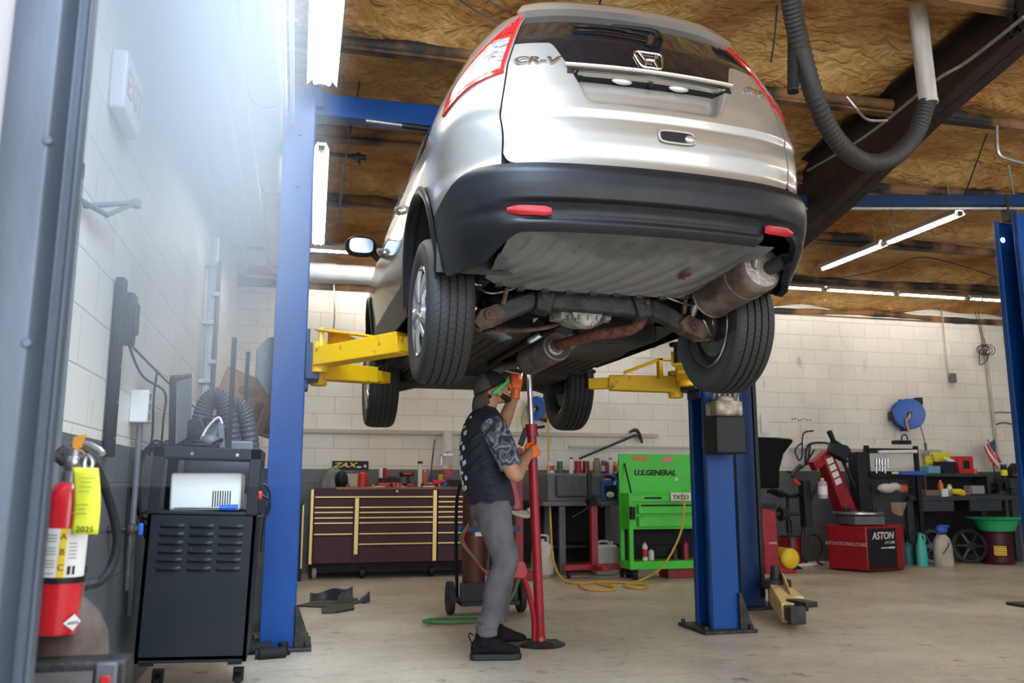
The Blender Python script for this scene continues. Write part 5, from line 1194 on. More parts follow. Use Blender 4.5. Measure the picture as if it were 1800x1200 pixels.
# cardboard boxes standing on a low cabinet behind the cart
sb = onY(420, 760, 6.6)
t = thing('storage_cabinet', 'low grey cabinet behind the louvred cart under the cardboard boxes', 'cabinet', (-.42, 6.75, 0)); bm = nb(); box(bm, (0, 0, .56), (.62, .70, 1.12)); obj('cabinet_body', bm, m_grey, t, bev=.006); bm = nb(); box(bm, (0, -.355, .55), (.56, .012, .98)); obj('cabinet_door', bm, M('cabinet_door_grey', (.16, .17, .18), .5), t)
for i, (px_, py_, w_, h_, lab) in enumerate(((413, 703, .36, .36, 'leaning brown cardboard box with printed circles, in front'), (443, 722, .30, .34, 'brown cardboard box leaning behind the printed one'))):
    c = onY(px_, py_, 6.55+.12*i); t = thing('cardboard_box', lab, 'box', c-V((0, 0, h_/2*.9)), rot=(0, math.radians(17), math.radians(8)))
    bm = nb(); box(bm, (0, .08, h_/2), (w_, .16, h_)); cb_ = obj('carton', bm, m_card, t, bev=.004)
    bm = nb(); box(bm, (-.03, .08, h_+.004), (w_*.8, .15, .006), (0, .05, 0)); obj('flap', bm, m_card, cb_)
    m_print = M('carton_print', (.10, .055, .03), .8)
    bm = nb()
    if i == 0:
        for k in range(2): tube(bm, [(-.02+.075*k+.026*math.cos(a), -.001, h_*.68+.026*math.sin(a)) for a in [2*PI*j/14 for j in range(14)]], .0035, 5, 1, closed=True); box(bm, (-.02+.075*k, -.001, h_*.68), (.03, .002, .006), (0, .7, 0))
        box(bm, (-.05, -.001, h_*.42), (.14, .002, .008))
    box(bm, (w_*.36, -.001, h_*.30), (.05, .002, .17))
    obj('carton_print', bm, m_print, cb_); text('carton_letters', 'QP 25 TER' if i == 0 else 'TER', .042, m_card, cb_, (w_*.36, -.003, h_*.30), (PI/2, -PI/2, 0), .0006)
# clutter by column foot
for i, (px_, py_, r_, hh, lying) in enumerate(((470, 1120, .035, .22, False), (452, 1150, .035, .16, True), (497, 1150, .03, .07, False), (478, 1158, .032, .15, True))):
    p = onZ(px_, py_ if not lying else py_, 0); t = thing('adapter_sleeve', ('black upright adapter tube at the foot of the left column', 'black adapter tube lying left of the column foot', 'short black adapter beside the column base plate', 'black adapter tube lying right of the column foot')[i], 'lift adapter', (p.x, p.y+.0, 0)); bm = nb()
    if lying: cyl(bm, (-hh/2, 0, r_), (hh/2, .03, r_), r_, n=16); cyl(bm, (-hh/2-.02, 0, r_), (-hh/2, 0, r_), r_*.7, n=12)
    else: lathe(bm, [(.001, 0), (r_*1.5, 0), (r_*1.5, .015), (r_, .02), (r_, hh), (r_*.6, hh), (.001, hh-.02)], n=18)
    obj('sleeve_body', bm, m_dark if lying else m_blackm, t)
# ------------------------------------------------------------------ things along the back wall
def bottle(name, lab, cat, p, r, h, m, capm=None, neck=.4, group=None, band=None):
    t = thing(name, lab, cat, p, group=group); bm = nb()
    lathe(bm, [(.001, 0), (r, 0), (r, h*.72), (r*.85, h*.80), (r*neck, h*.88), (r*neck, h*.93), (.001, h*.93)], n=16); b = obj('bottle_body', bm, m, t)
    bm = nb(); cyl(bm, (0, 0, h*.91), (0, 0, h), r*neck*1.15, n=12); obj('cap', bm, capm or m_black, t)
    if band: bm = nb(); lathe(bm, [(r*1.01, h*.18), (r*1.01, h*.6)], n=16); obj('label_band', bm, band, b)
    return t
def can(name, lab, cat, p, r, h, m, lidm=None, band=None):
    t = thing(name, lab, cat, p); bm = nb(); lathe(bm, [(.001, 0), (r, 0), (r, h*.94), (r*1.03, h*.95), (r*1.03, h), (.001, h)], n=18); b = obj('can_body', bm, m, t)
    bm = nb(); cyl(bm, (0, 0, h*.99), (0, 0, h*1.03), r*.9, n=18); obj('lid', bm, lidm or m_steel, t)
    if band: bm = nb(); lathe(bm, [(r*1.01, h*.25), (r*1.01, h*.65)], n=18); obj('label_band', bm, band, b)
    return t
def bx(name, lab, cat, p, s, m, rz=0, bev=.006, parts=()):
    t = thing(name, lab, cat, p, rz); bm = nb(); box(bm, (0, 0, s[2]/2), s); b = obj(name+'_body' if False else 'case', bm, m, t, bev=bev)
    for nm, c, s2, m2 in parts: bm = nb(); box(bm, c, s2); obj(nm, bm, m2, t, bev=.002)
    return t
# maroon roller cabinet with gold trims
m_maroon = M('maroon_paint', (.060, .006, .016), .45, 0, var=.3, vscale=3, spec=.35); m_gold = M('gold_trim', (.72, .52, .22), .35, .55)
TX0, TX1, TY, TZ0, TZ1 = .165, 2.12, 9.60, .165, .95
TB = thing('tool_chest', 'wide maroon roller tool chest with gold trims against the back wall', 'tool chest', ((TX0+TX1)/2, TY, 0))
tw = TX1-TX0; txo = (TX0+TX1)/2
bm = nb(); box(bm, (0, .33, (TZ0+TZ1)/2), (tw, .62, TZ1-TZ0)); obj('cabinet_body', bm, m_maroon, TB, bev=.005)
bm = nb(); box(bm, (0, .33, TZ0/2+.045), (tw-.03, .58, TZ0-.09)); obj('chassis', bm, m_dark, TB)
gx = lambda px: onY(px, 900, TY).x-txo
gz = lambda py: onY(700, py, TY).z
bm = nb(); 
box(bm, (.13, .31, TZ1+.012), (tw-.26, .66, .024)); obj('wood_top', bm, M('worn_wood', (.42, .22, .09), .6, 0, var=.4, vscale=9, stretch=(.3, 4, 1)), TB, bev=.003)
for px in (548, 627, 764): bm = nb(); box(bm, (gx(px), -.012, (TZ0+TZ1)/2), (.040 if px > 560 else .028, .018, TZ1-TZ0-(0 if px == 548 else .02 if px == 764 else .19))); obj('corner_trim', bm, m_gold, TB)
def drawers(x0, x1, rows, z_top):
    zt = z_top
    for z in rows:
        bm = nb(); box(bm, ((x0+x1)/2, -.006, (zt+z)/2+.004), (x1-x0, .014, zt-z-.012)); d = obj('drawer', bm, m_maroon, TB, bev=.002)
        zt = z
        bm = nb(); box(bm, ((x0+x1)/2, -.018, z+.013), (x1-x0, .014, .013)); obj('drawer_pull', bm, m_gold, d)
drawers(gx(553), gx(760), [gz(873)-.012], gz(857))
drawers(gx(553), gx(620), [gz(y)-.012 for y in (891, 899.5, 909, 918, 937)], gz(876))
drawers(gx(632), gx(760), [gz(y)-.012 for y in (891, 900, 909, 918, 937, 955)], gz(876))
drawers(gx(770), gx(822), [gz(y)-.012 for y in (873, 882, 891, 900, 909, 919, 937, 955)], gz(857))
for a, b_ in ((553, 620), (632, 760), (770, 822)): bm = nb(); z1 = gz(955 if a > 560 else 937)-.02; box(bm, ((gx(a)+gx(b_))/2, -.006, (TZ0+z1)/2), (gx(b_)-gx(a), .014, z1-TZ0-.01)); obj('drawer', bm, m_maroon, TB, bev=.002)
bm = nb(); cyl(bm, (gx(697), -.016, gz(863)), (gx(697), -.004, gz(863)), .012, n=12); obj('lock', bm, m_steel, TB)
for px in (556, 640, 760, 850): bm = nb(); cyl(bm, (gx(px)-.02, .06, .062), (gx(px)+.02, .06, .062), .062, n=20); lathe(bm, [(.03, -.021), (.05, -.023), (.05, .023), (.03, .021)], (gx(px), .06, .062), (1, 0, 0), 20); obj('caster', bm, M('caster_tan', (.30, .26, .18), .6) if px == 556 else m_black, TB)
TT = TZ1+.025
def T(px, dy=.2): return V((onY(px, 850, TY+dy).x, TY+dy, TT))
def hgt(px, py_top, Y, z0): return onY(px, py_top, Y).z-z0
# clutter on the chest
t = thing('dust_cover', 'crumpled grey cloth heap on the left end of the maroon chest', 'cloth', T(580, .25)-V((0, 0, .025)))
bm = nb(); 
def cl(u, v): a = 2*PI*u; r = (1-v); k = 1+.22*math.sin(3*a+1)+.12*math.sin(7*a); return V((.16*r*math.cos(a)*k+.03, .12*r*math.sin(a)*k, .235*(1-r**2.2)*(1+.12*math.sin(5*a)*r)+.002))
grid(bm, cl, 40, 12); obj('cloth', bm, M('grey_cloth', (.20, .20, .19), .9, 0, bump=.6, bscale=18, var=.4, vscale=10), t, angle=80)
t = thing('welding_helmet', 'dark curved helmet shell beside the grey cloth on the maroon chest', 'helmet', T(600, .16)); bm = nb(); ball(bm, (0, 0, .08), (.075, .08, .10), 16); obj('shell', bm, m_blackm, t); bm = nb(); box(bm, (.03, -.07, .09), (.07, .02, .05)); obj('visor', bm, m_dark, t)
bx('manual', 'blue framed cardboard panel leaning behind the red bottle on the chest', 'panel', T(616, .40), (.17, .015, .18), M('panel_cream', (.55, .50, .40), .6), parts=(('frame', (0, -.01, .165), (.17, .004, .03), m_grey), ('frame_side', (-.08, -.01, .09), (.012, .004, .17), m_grey)))
bottle('grease_bottle', 'squat red plastic bottle with tall spout on the chest', 'bottle', T(637, .28), .052, .19, m_redp, m_redp, .32)
p = T(625, .38); t = thing('sticker_board', 'black poster strip with yellow graffiti lettering propped on the back wall', 'poster', (onY(616, 815, 10.27).x, 10.275, onY(616, 822, 10.27).z)); bm = nb(); box(bm, (0, 0, .03), (.42, .012, .10)); obj('board', bm, m_black, t)
text('board_letters', 'ZAX', .075, M('graffiti_yellow', (.80, .60, .12), .6), t, (-.07, -.008, .03), (PI/2, 0, 0), .001, (1.7, 1, 1), shear=.3, off=.002); bm = nb(); box(bm, (.10, -.008, .01), (.05, .002, .02)); box(bm, (.17, -.008, .02), (.03, .002, .03)); obj('board_marks', bm, m_white, t)
bottle('spray_can', 'white squeeze bottle standing on the dark case on the chest', 'bottle', T(669, .22)+V((0, 0, .10)), .022, .13, m_white, m_white, .4)
can('red_cup', 'red plastic cup standing behind the white squeeze bottle', 'cup', T(676, .30)+V((0, 0, .10)), .022, .11, m_redp, m_redp)
bx('tool_case', 'dark grey flat tool case lying on the red one on the chest', 'case', T(684, .22)+V((0, 0, .052)), (.23, .20, .048), m_black)
bx('tool_case', 'flat red tool case at the bottom of the pair on the chest', 'case', T(684, .22), (.26, .22, .048), m_redp)
bx('small_box', 'small reddish box of bits on top of the dark flat case', 'box', T(690, .22)+V((0, 0, .101)), (.10, .06, .025), m_rust)
t = thing('impact_wrench', 'black and red power drill standing upright among the chest clutter', 'power tool', T(716, .20)); bm = nb(); cyl(bm, (-.09, 0, .14), (.07, 0, .145), .028, .022, 14); box(bm, (.01, 0, .07), (.035, .04, .12)); box(bm, (.01, 0, .02), (.10, .07, .04)); obj('tool_body', bm, m_black, t, bev=.004); bm = nb(); box(bm, (-.0, -.002, .148), (.10, .062, .022)); obj('red_panel', bm, m_redp, t, bev=.004)
bottle('spray_can', 'tall white aerosol can with black cap on the chest', 'spray can', T(738, .12), .026, .285, m_white, m_black, .95)
bottle('spray_can', 'short orange bottle behind the tall white aerosol on the chest', 'bottle', T(747, .30), .025, .19, m_orange, m_white, .5)
bx('small_box', 'blue and white carton behind the tall white aerosol', 'box', T(752, .34), (.07, .05, .17), M('carton_blue', (.12, .2, .4), .6))
t = thing('air_grinder', 'red handled air tool lying at the right of the chest clutter', 'power tool', T(775, .10)); bm = nb(); cyl(bm, (-.10, 0, .04), (.10, .03, .055), .035, .028, 14); obj('tool_body', bm, m_redp, t); bm = nb(); cyl(bm, (-.16, -.01, .035), (-.09, 0, .04), .018); cyl(bm, (.10, .03, .055), (.15, .04, .06), .02); obj('nose', bm, m_steel, t)
bottle('tape_roll', 'small blue capped jar in front of the red handled tool', 'jar', T(782, .05), .032, .06, m_bluep, m_bluep, .9)
bx('parts_tray', 'black parts tray of bits at the right end of the chest', 'tray', T(800, .22), (.26, .26, .08), m_black)
bx('snack_bag', 'red and blue printed carton tilted on the black tray', 'box', T(787, .26)+V((0, 0, .085)), (.10, .06, .12), m_redp, parts=(('blue_stripe', (0, -.033, .03), (.10, .004, .03), m_bluep), ('white_flap', (-.03, 0, .135), (.05, .05, .04), m_white)))
bx('parts_bin', 'small yellow tipped box behind the black tray', 'box', T(776, .34)+V((0, 0, .0)), (.07, .06, .14), m_yelplain)
t = thing('paper_towel', 'white paper towel roll on a stand at the back wall', 'towel roll', V((onY(787, 800, 10.1).x, 10.1, onY(787, 793, 10.1).z))); bm = nb(); lathe(bm, [(.02, 0), (.055, 0), (.055, .24), (.02, .24)], n=24); obj('paper', bm, m_white, t); bm = nb(); box(bm, (0, .08, -.04), (.12, .2, .02)); box(bm, (-.05, .17, -.10), (.02, .04, .12)); cyl(bm, (0, 0, -.03), (0, 0, .25), .015); obj('holder', bm, m_steel, t)
p0, p1 = T(755, .30), onY(764, 772, TY+.35); t = thing('pry_bar', 'long thin brown rod standing upright on the chest', 'rod', p0); bm = nb(); cyl(bm, (0, 0, 0), p1-p0, .008, n=8); obj('rod', bm, m_rust, t); bm = nb(); cyl(bm, (p1-p0)*.82, (p1-p0)*.86, .014, n=8); obj('collar', bm, m_steel, t)
t = thing('wire_hoop', 'pale round hoop leaning on the wall behind the rod', 'hoop', T(768, .45)); bm = nb(); tube(bm, [(.11*math.cos(a), 0, .12+.11*math.sin(a)) for a in [2*PI*i/24 for i in range(24)]], .006, 6, 1, closed=True); obj('hoop', bm, m_cream, t)
for i in range(14):
    px_ = 655+i*11 if i < 7 else 700+i*6; k = i % 4; dy = .05+.05*(i % 3)
    nm, lab_i, m_ = (('socket', 'small steel socket among the loose tools', m_steel), ('wrench', 'steel spanner among loose tools', m_steel), ('rag', 'crumpled red rag among the loose tools', m_redp), ('knob', 'small black fitting among the loose tools', m_black))[k]
    t = thing(nm, ('first', 'second', 'third', 'fourth')[i//4]+' '+lab_i+' on the maroon chest, from left', 'hand tool' if k != 2 else 'rag', T(px_, dy), group='loose small things (%s) on the maroon chest' % nm)
    bm = nb()
    if k == 0: lathe(bm, [(.008, 0), (.016, 0), (.018, .035), (.010, .035), (.008, .01)], n=12)
    elif k == 1: box(bm, (0, 0, .006), (.14, .014, .007)); cyl(bm, (.075, 0, .003), (.075, 0, .011), .016, n=8); cyl(bm, (-.075, 0, .003), (-.075, 0, .011), .014, n=8)
    elif k == 2: ball(bm, (0, 0, .018), (.045, .035, .02), 10)
    else: cyl(bm, (0, 0, 0), (0, 0, .04), .018, .012, 10)
    obj(nm+'_body' if False else 'body', bm, m_, t)
# framed gold-edged cabinet edge seen between column and chest
bx('side_cabinet', 'narrow dark cabinet edge with gold trim between left column and the chest', 'cabinet', ((onY(505, 900, 9.75).x), 9.75, 0), (.34, .5, .80), m_black, parts=(('corner_trim', (.165, -.255, .46), (.018, .012, .66), m_gold),))
# black plastic splash shield lying on the floor
m_fly = M('scuffed_black_plastic', (.02, .021, .024), .5, 0, bump=.2, bscale=20)
for lab, pts, z in (('torn black plastic shield lying on the floor, flat back piece', [(520, 1066), (545, 1060), (600, 1058), (628, 1052), (632, 1060), (600, 1068), (560, 1068)], .012), ('torn black plastic piece nearest the camera on the floor', [(565, 1072), (600, 1067), (622, 1064), (623, 1072), (590, 1078), (566, 1079)], .02)):
    q = [onZ(x, y, 0) for x, y in pts]; o0 = q[0]; bm = nb(); prism(bm, [((k-o0).x, (k-o0).y) for k in q], (0, 0, z), (0, 0, 0), (1, 0, 0), (0, 1, 0)); o = obj('splash_shield', bm, m_fly, None, bev=.003); o.location = o0; tag(o, lab, 'plastic shield')
o0 = onZ(545, 1058, 0); t = thing('splash_shield', 'curved upstanding black plastic piece of the torn shield on the floor', 'plastic shield', o0); bm = nb()
def sh_(u, v): return V((.0+.36*u, .04*math.sin(u*5)+.03*v, (.07+.06*u*u)*v*(1-.15*math.sin(u*9))+.006))
grid(bm, sh_, 20, 6); o = obj('shield', bm, m_fly, t, angle=80); so = o.modifiers.new('s', 'SOLIDIFY'); so.thickness = .006
o0 = onZ(592, 1062, 0); t = thing('splash_shield', 'small ragged black plastic flap at the right of the torn shield', 'plastic shield', o0); bm = nb()
def sh2(u, v): return V((.28*u, .05*v+.02*math.sin(u*7), .08*v*abs(math.sin(u*4+.6))+.004+.01*math.sin(u*11)**2))
grid(bm, sh2, 18, 5); o = obj('shield', bm, m_fly, t, angle=80); so = o.modifiers.new('s', 'SOLIDIFY'); so.thickness = .006
# welding gas trolley behind the man
GC = V((1.49, 6.72, 0)); GT = thing('welding_cart', 'black two-wheeled gas cylinder trolley standing behind the man', 'trolley', GC)
bm = nb(); box(bm, (0, .10, .10), (.46, .34, .03)); box(bm, (0, .0, .17), (.46, .02, .16)); box(bm, (0, .26, .55), (.04, .04, .9)); tube(bm, [(-.2, .28, .10), (-.2, .28, .95), (0, .28, 1.02), (.2, .28, .95), (.2, .28, .10)], .014, 8); obj('frame', bm, m_blackm, GT)
bm = nb(); box(bm, (0, -.0, .66), (.50, .012, .045)); obj('chain_bar', bm, m_dblue, GT)
for sx in (-1, 1): bm = nb(); lathe(bm, [(.02, -.022), (.075, -.022), (.125, -.022), (.13, 0), (.125, .022), (.075, .022), (.02, .022)], (sx*.285, .12, .13), (1, 0, 0), 28); obj('wheel', bm, m_rubber, GT)
m_ox = M('brown_cylinder', (.115, .035, .020), .45, 0, var=.3, vscale=6); m_ac = M('dark_green_cylinder', (.010, .022, .024), .45)
t = thing('gas_cylinder', 'tall brown gas cylinder on the black trolley behind the man', 'gas cylinder', GC+V((-.105, .10, .116))); bm = nb(); lathe(bm, [(.001, 0), (.085, 0), (.088, .01), (.088, .95), (.075, 1.03), (.04, 1.08), (.035, 1.10), (.001, 1.10)], n=28); obj('tank', bm, m_ox, t); bm = nb(); box(bm, (.04, -.082, .51), (.09, .012, .045)); obj('sticker', bm, m_paper, t)
t = thing('gas_cylinder', 'dark green gas cylinder on the trolley right of the man legs', 'gas cylinder', GC+V((.13, .10, .116))); bm = nb(); lathe(bm, [(.001, 0), (.098, 0), (.10, .01), (.10, .66), (.09, .74), (.06, .79), (.045, .81), (.045, .85), (.001, .85)], n=28); obj('tank', bm, m_ac, t); bm = nb(); cyl(bm, (0, 0, .85), (0, 0, .93), .016); cyl(bm, (-.05, 0, .90), (.05, -.02, .90), .025, n=12); obj('regulator', bm, m_steel, t)
t = thing('torch_handle', 'cream plastic tool handle resting on top of the dark green cylinder', 'tool', onY(920, 893, 6.70)-V((0, 0, .03))); bm = nb(); tube(bm, [(-.14, 0, .02), (-.04, 0, -.02), (.04, 0, -.03), (.07, -.01, .03), (.03, -.02, .01)], .017, 8); obj('handle', bm, m_cream, t)
for i, (c_, m_) in enumerate((('red', m_redp), ('green', M('green_hose', (.03, .20, .06), .5)))):
    o0 = onZ(790, 1090, .012+.02*i); bm = nb(); pts = []
    for k in range(34): a = k/33*2*PI*2+.5; rr = 1+.05*math.sin(k*1.3+i*2); pts.append(V((.26*rr*math.cos(a)+.08, .125*rr*math.sin(a), .004*k/33)))
    pts += [V((.42, .06, .05)), V((.55, .12, .25)), V((.50, .06, .40)), V((.46, -.03+.0, .62+.05*i))]
    tube(bm, pts, .009, 8, 3); o = obj('welding_hose', bm, m_, None); o.location = o0; tag(o, '%s welding hose coiled on the floor behind the man' % c_, 'hose')
    bm = nb(); tube(bm, [(0, 0, 0), (-.05-.02*i, -.05, -.12), (.04, -.06, -.26), (.12, -.08, -.36), (.22, -.05, -.45+.03*i)], .009, 8); o = obj('welding_hose', bm, m_, None); o.location = GC+V((-.17, -.01, .70)); tag(o, '%s welding hose hanging in front of the brown cylinder' % c_, 'hose')
# red shop crane uprights behind the man
t = thing('engine_crane', 'red crane posts seen between the man and the jack stand', 'engine crane', (2.62, 9.0, 0)); bm = nb()
a0 = onY(885, 790, 8.9)-V((2.62, 9, 0)); a1 = onY(904, 885, 8.9)-V((2.62, 9, 0)); b0 = onY(911, 788, 9)-V((2.62, 9, 0)); 
beam(bm, a0, V((a1.x+.02, -.1, .75)), .10, .07); obj('boom', bm, M('faded_red', (.62, .16, .16), .6), t, bev=.006)
bm = nb(); box(bm, (b0.x+.0, 0, (b0.z+.75)/2), (.085, .085, b0.z-.75)); box(bm, (b0.x, 0, .42), (.09, .09, .72)); box(bm, (b0.x, 0, .05), (.5, .08, .08)); obj('mast', bm, m_red, t, bev=.006)
bm = nb(); box(bm, (b0.x-.03, -.05, .70), (.26, .12, .06)); obj('bracket', bm, m_cream, t, bev=.01)
# propane bottle
p = onZ(957, 1014, 0); p = V((p.x-.02, p.y, 0)); t = thing('propane_tank', 'rounded cream refrigerant tank on the floor behind the red jack stand', 'gas tank', p); bm = nb(); lathe(bm, [(.001, .005), (.08, 0), (.12, .04), (.125, .12), (.125, .26), (.11, .33), (.07, .37), (.02, .385), (.001, .385)], n=26); obj('tank', bm, M('tank_cream', (.60, .58, .50), .5), t)
bm = nb(); cyl(bm, (0, 0, .38), (0, 0, .41), .02); tube(bm, [(-.06, 0, .36), (-.055, 0, .44), (.055, 0, .44), (.06, 0, .36)], .012, 8); obj('collar_handle', bm, MATS['tank_cream'], t)
# grey work bench with an open grey box standing on it
bm = None
BY = 9.45; bx0, bx1 = onY(1012, 900, BY).x, onY(1100, 900, BY).x; bz = onY(1050, 881, BY).z
WB = thing('workbench', 'dark grey steel workbench left of the green cart', 'workbench', (3.15, BY, 0))
bm = nb(); box(bm, ((2.72-3.15+bx1-3.15)/2, .35, bz-.025), (bx1-2.72, .7, .05)); obj('bench_top', bm, m_grey, WB, bev=.004)
for x in (2.95, 3.72): 
    for yy in (.04, .64): bm = nb(); box(bm, (x-3.15, yy, bz/2-.03), (.075, .06, bz-.05)); obj('leg', bm, m_grey, WB, bev=.004)
bm = nb(); box(bm, (.1, .40, .30), (.95, .55, .03)); obj('lower_shelf', bm, m_blackm, WB)
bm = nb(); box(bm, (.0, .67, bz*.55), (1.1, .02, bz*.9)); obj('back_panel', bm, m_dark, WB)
g0, g1 = onY(966, 870, 9.55), onY(1057, 832, 9.55)
t = thing('metal_cabinet', 'long charcoal steel box standing on the grey workbench', 'steel box', ((g0.x+g1.x)/2+.0, 9.50, bz)); gw = g1.x-g0.x; gh = g1.z-bz
bm = nb(); box(bm, (0, .30, gh/2), (gw+.06, .56, gh)); obj('box_body', bm, m_grey, t, bev=.008); bm = nb(); box(bm, (0.02, .0, gh*.55), (gw-.08, .04, gh*.8)); obj('front_flap', bm, M('charcoal_flap', (.06, .065, .075), .5), t, bev=.02)
sz = bz+gh
def Sx(px, dy=.25): return V((onY(px, 820, 9.5+dy).x, 9.5+dy, sz))
can('paint_can', 'white paint can with red band on the charcoal box', 'can', Sx(968), .042, .14, m_white, m_steel, m_redp)
can('round_tin', 'dark green tin on the charcoal box', 'can', Sx(984), .034, .14, M('dark_green_tin', (.02, .14, .06), .4), m_steel)
bottle('spray_can', 'white aerosol bottle with black top on the charcoal box', 'spray can', Sx(1004), .026, .19, m_white, m_black, .6)
can('grease_tub', 'left dark red tub of the pair on the charcoal box', 'tub', Sx(1016), .042, .145, m_red, m_redp)
can('grease_tub', 'right dark red tub of the pair on the charcoal box', 'tub', Sx(1030), .040, .145, m_red, m_redp)
bottle('drum_can', 'khaki canister with narrow lid on the shelf by the blue kit', 'canister', Sx(1049), .048, .185, M('khaki', (.20, .17, .11), .6), M('khaki', (.2, .17, .11), .6), .6)
for i, (px, c_, m_) in enumerate(((1060, 'blue', m_bluep), (1066, 'dark red', m_red), (1073, 'white', m_white), (1081, 'cream', m_cream), (1089, 'brown', m_rust), (1096, 'orange', m_orange))):
    bottle('spray_can', '%s aerosol can in the row between canister and green cart' % c_, 'spray can', Sx(px, .30), .024, .16 if i != 2 else .19, m_, m_white if i % 2 else m_redp, .8, band=m_paper if i % 2 == 0 else m_redp)
bx('shelf_rail', 'dark shelf holding aerosols left of the green cart', 'shelf', (onY(1080, 830, 9.8).x, 9.8, bz), (.50, .3, sz-bz), m_dark)
p = V((onY(1073, 880, 9.5).x, 9.50, bz)); kh = onY(1073, 836, 9.5).z-bz
t = thing('jump_starter', 'blue carry case with looped handle and picture label on the bench', 'carry case', p); bm = nb(); box(bm, (0, .06, kh*.40), (.215, .10, kh*.80)); kb = obj('case', bm, m_bluep, t, bev=.012)
bm = nb(); tube(bm, [(-.10, .06, kh*.72), (-.085, .06, kh*.95), (0, .06, kh*1.04), (.085, .06, kh*.95), (.10, .06, kh*.72)], .016, 8); obj('handle', bm, m_bluep, t)
bm = nb(); box(bm, (.01, .005, kh*.36), (.15, .01, kh*.52)); obj('label_plate', bm, m_black, kb); bm = nb(); ball(bm, (.0, -.002, kh*.26), (.05, .006, .035), 12); obj('label_picture', bm, m_white, kb); bm = nb(); ball(bm, (-.02, .05, kh*.84), (.06, .03, .02), 12); obj('orange_plug', bm, m_orange, kb); bm = nb(); cyl(bm, (.06, .002, kh*.70), (.06, .01, kh*.70), .016); obj('gauge', bm, m_white, kb)
# red engine stand with black drill-like tool
ex = onY(1043, 900, 9.1).x; t = thing('engine_stand', 'red T-shaped engine stand on casters in front of the grey bench', 'engine stand', (ex, 9.1, 0)); hz = onY(1043, 880, 9.1).z
bm = nb(); box(bm, (0, 0, (hz+.06)/2), (.075, .075, hz-.06)); obj('post', bm, m_red, t, bev=.005); bm = nb(); x0, x1 = onY(990, 1000, 9.1).x-ex, onY(1102, 1000, 9.1).x-ex; box(bm, ((x0+x1)/2, 0, .115), (x1-x0, .08, .06)); box(bm, (0, -.0, .12), (.07, .7, .05)); obj('base_bar', bm, m_red, t, bev=.005)
for x in (x0+.06, x1-.06): bm = nb(); cyl(bm, (x-.012, 0, .04), (x+.012, 0, .04), .04, n=16); box(bm, (x, 0, .07), (.03, .03, .04)); obj('caster', bm, m_black, t)
bm = nb(); cyl(bm, (0, -.10, hz), (0, .14, hz), .05, n=16); box(bm, (.0, .12, hz+.06), (.05, .05, .5)); 
for a in (.5, 2.2, 3.7, 5.3): beam(bm, V((0, -.12, hz)), V((.11*math.cos(a), -.14, hz+.08*math.sin(a))), .03, .02)
cyl(bm, (-.02, -.15, hz-.02), (-.30, -.18, hz-.17), .009); obj('mounting_head', bm, m_black, t, bev=.003)
p = V((onY(1065, 1000, 9.35).x, 9.4, 0)); jh = onY(1065, 957, 9.35).z; t = thing('jerry_can', 'square milky white jug on the floor behind the engine stand', 'jug', p); bm = nb(); box(bm, (0, 0, jh/2), (.27, .24, jh)); obj('jug_body', bm, M('milky_plastic', (.45, .46, .44), .5), t, bev=.035, seg=3); bm = nb(); tube(bm, [(-.08, 0, jh-.01), (-.06, 0, jh+.03), (.04, 0, jh+.03), (.06, 0, jh-.01)], .014, 8); cyl(bm, (.09, 0, jh), (.09, 0, jh+.03), .025); obj('jug_handle', bm, MATS['milky_plastic'], t)
# green service cart
GY = 8.75; gx0, gx1 = onY(1106, 900, GY).x, onY(1245, 900, GY).x; gzt = onY(1150, 868, GY).z; gzl = onY(1150, 797, GY+.18).z; gzb = onY(1150, 1000, GY).z
GCt = thing('tool_cart', 'bright green rolling tool cart with its lid open', 'tool cart', ((gx0+gx1)/2, GY, 0)); gw = gx1-gx0; gd = .30; o0 = (gx0+gx1)/2
GX = lambda px: onY(px, 900, GY).x-o0
GZ = lambda py: onY(1150, py, GY).z
for sx in (-1, 1):
    for yy in (.02, gd-.02): bm = nb(); box(bm, (sx*(gw/2-.02), yy, (gzt+gzb)/2), (.045, .045, gzt-gzb)); obj('corner_post', bm, m_green, GCt, bev=.003)
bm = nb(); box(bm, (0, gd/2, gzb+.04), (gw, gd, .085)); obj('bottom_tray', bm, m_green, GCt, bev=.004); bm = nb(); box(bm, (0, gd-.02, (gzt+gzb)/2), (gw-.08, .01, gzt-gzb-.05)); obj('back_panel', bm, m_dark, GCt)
zdr = GZ(930); bm = nb(); box(bm, (0, gd/2+.01, (gzt+zdr)/2), (gw-.01, gd-.02, gzt-zdr)); obj('drawer_case', bm, m_green, GCt, bev=.003)
bm = nb(); box(bm, (0, .008, GZ(870)-.035), (gw, .02, .075)); box(bm, (0, gd/2, gzt), (gw, gd, .02)); tr = obj('top_tray', bm, m_green, GCt, bev=.003)
bm = nb(); box(bm, (-gw*.20, -.004, GZ(875)), (.20, .006, .018)); obj('vent_slot', bm, m_dark, tr)
for a, b_ in ((885, 903), (906, 926)): bm = nb(); box(bm, (.03, -.012, (GZ(a)+GZ(b_))/2), (gw-.14, .03, GZ(a)-GZ(b_)-.012)); d = obj('drawer', bm, m_green, GCt, bev=.003); bm = nb(); box(bm, (.03, -.032, GZ(a)-.018), (gw-.20, .018, .016)); obj('drawer_pull', bm, m_dark if a == 885 else m_green, d)
bm = nb(); box(bm, (0, gd-.01, (gzt+gzl)/2), (gw, .025, gzl-gzt)); lid = obj('lid', bm, m_green, GCt, bev=.006)
text('lid_lettering', 'U.S.GENERAL', .082, m_black, lid, (-.035, gd-.026, gzt+(gzl-gzt)*.52), (PI/2, 0, 0), .002, (1.05, 1, 1), shear=.15, off=.003)
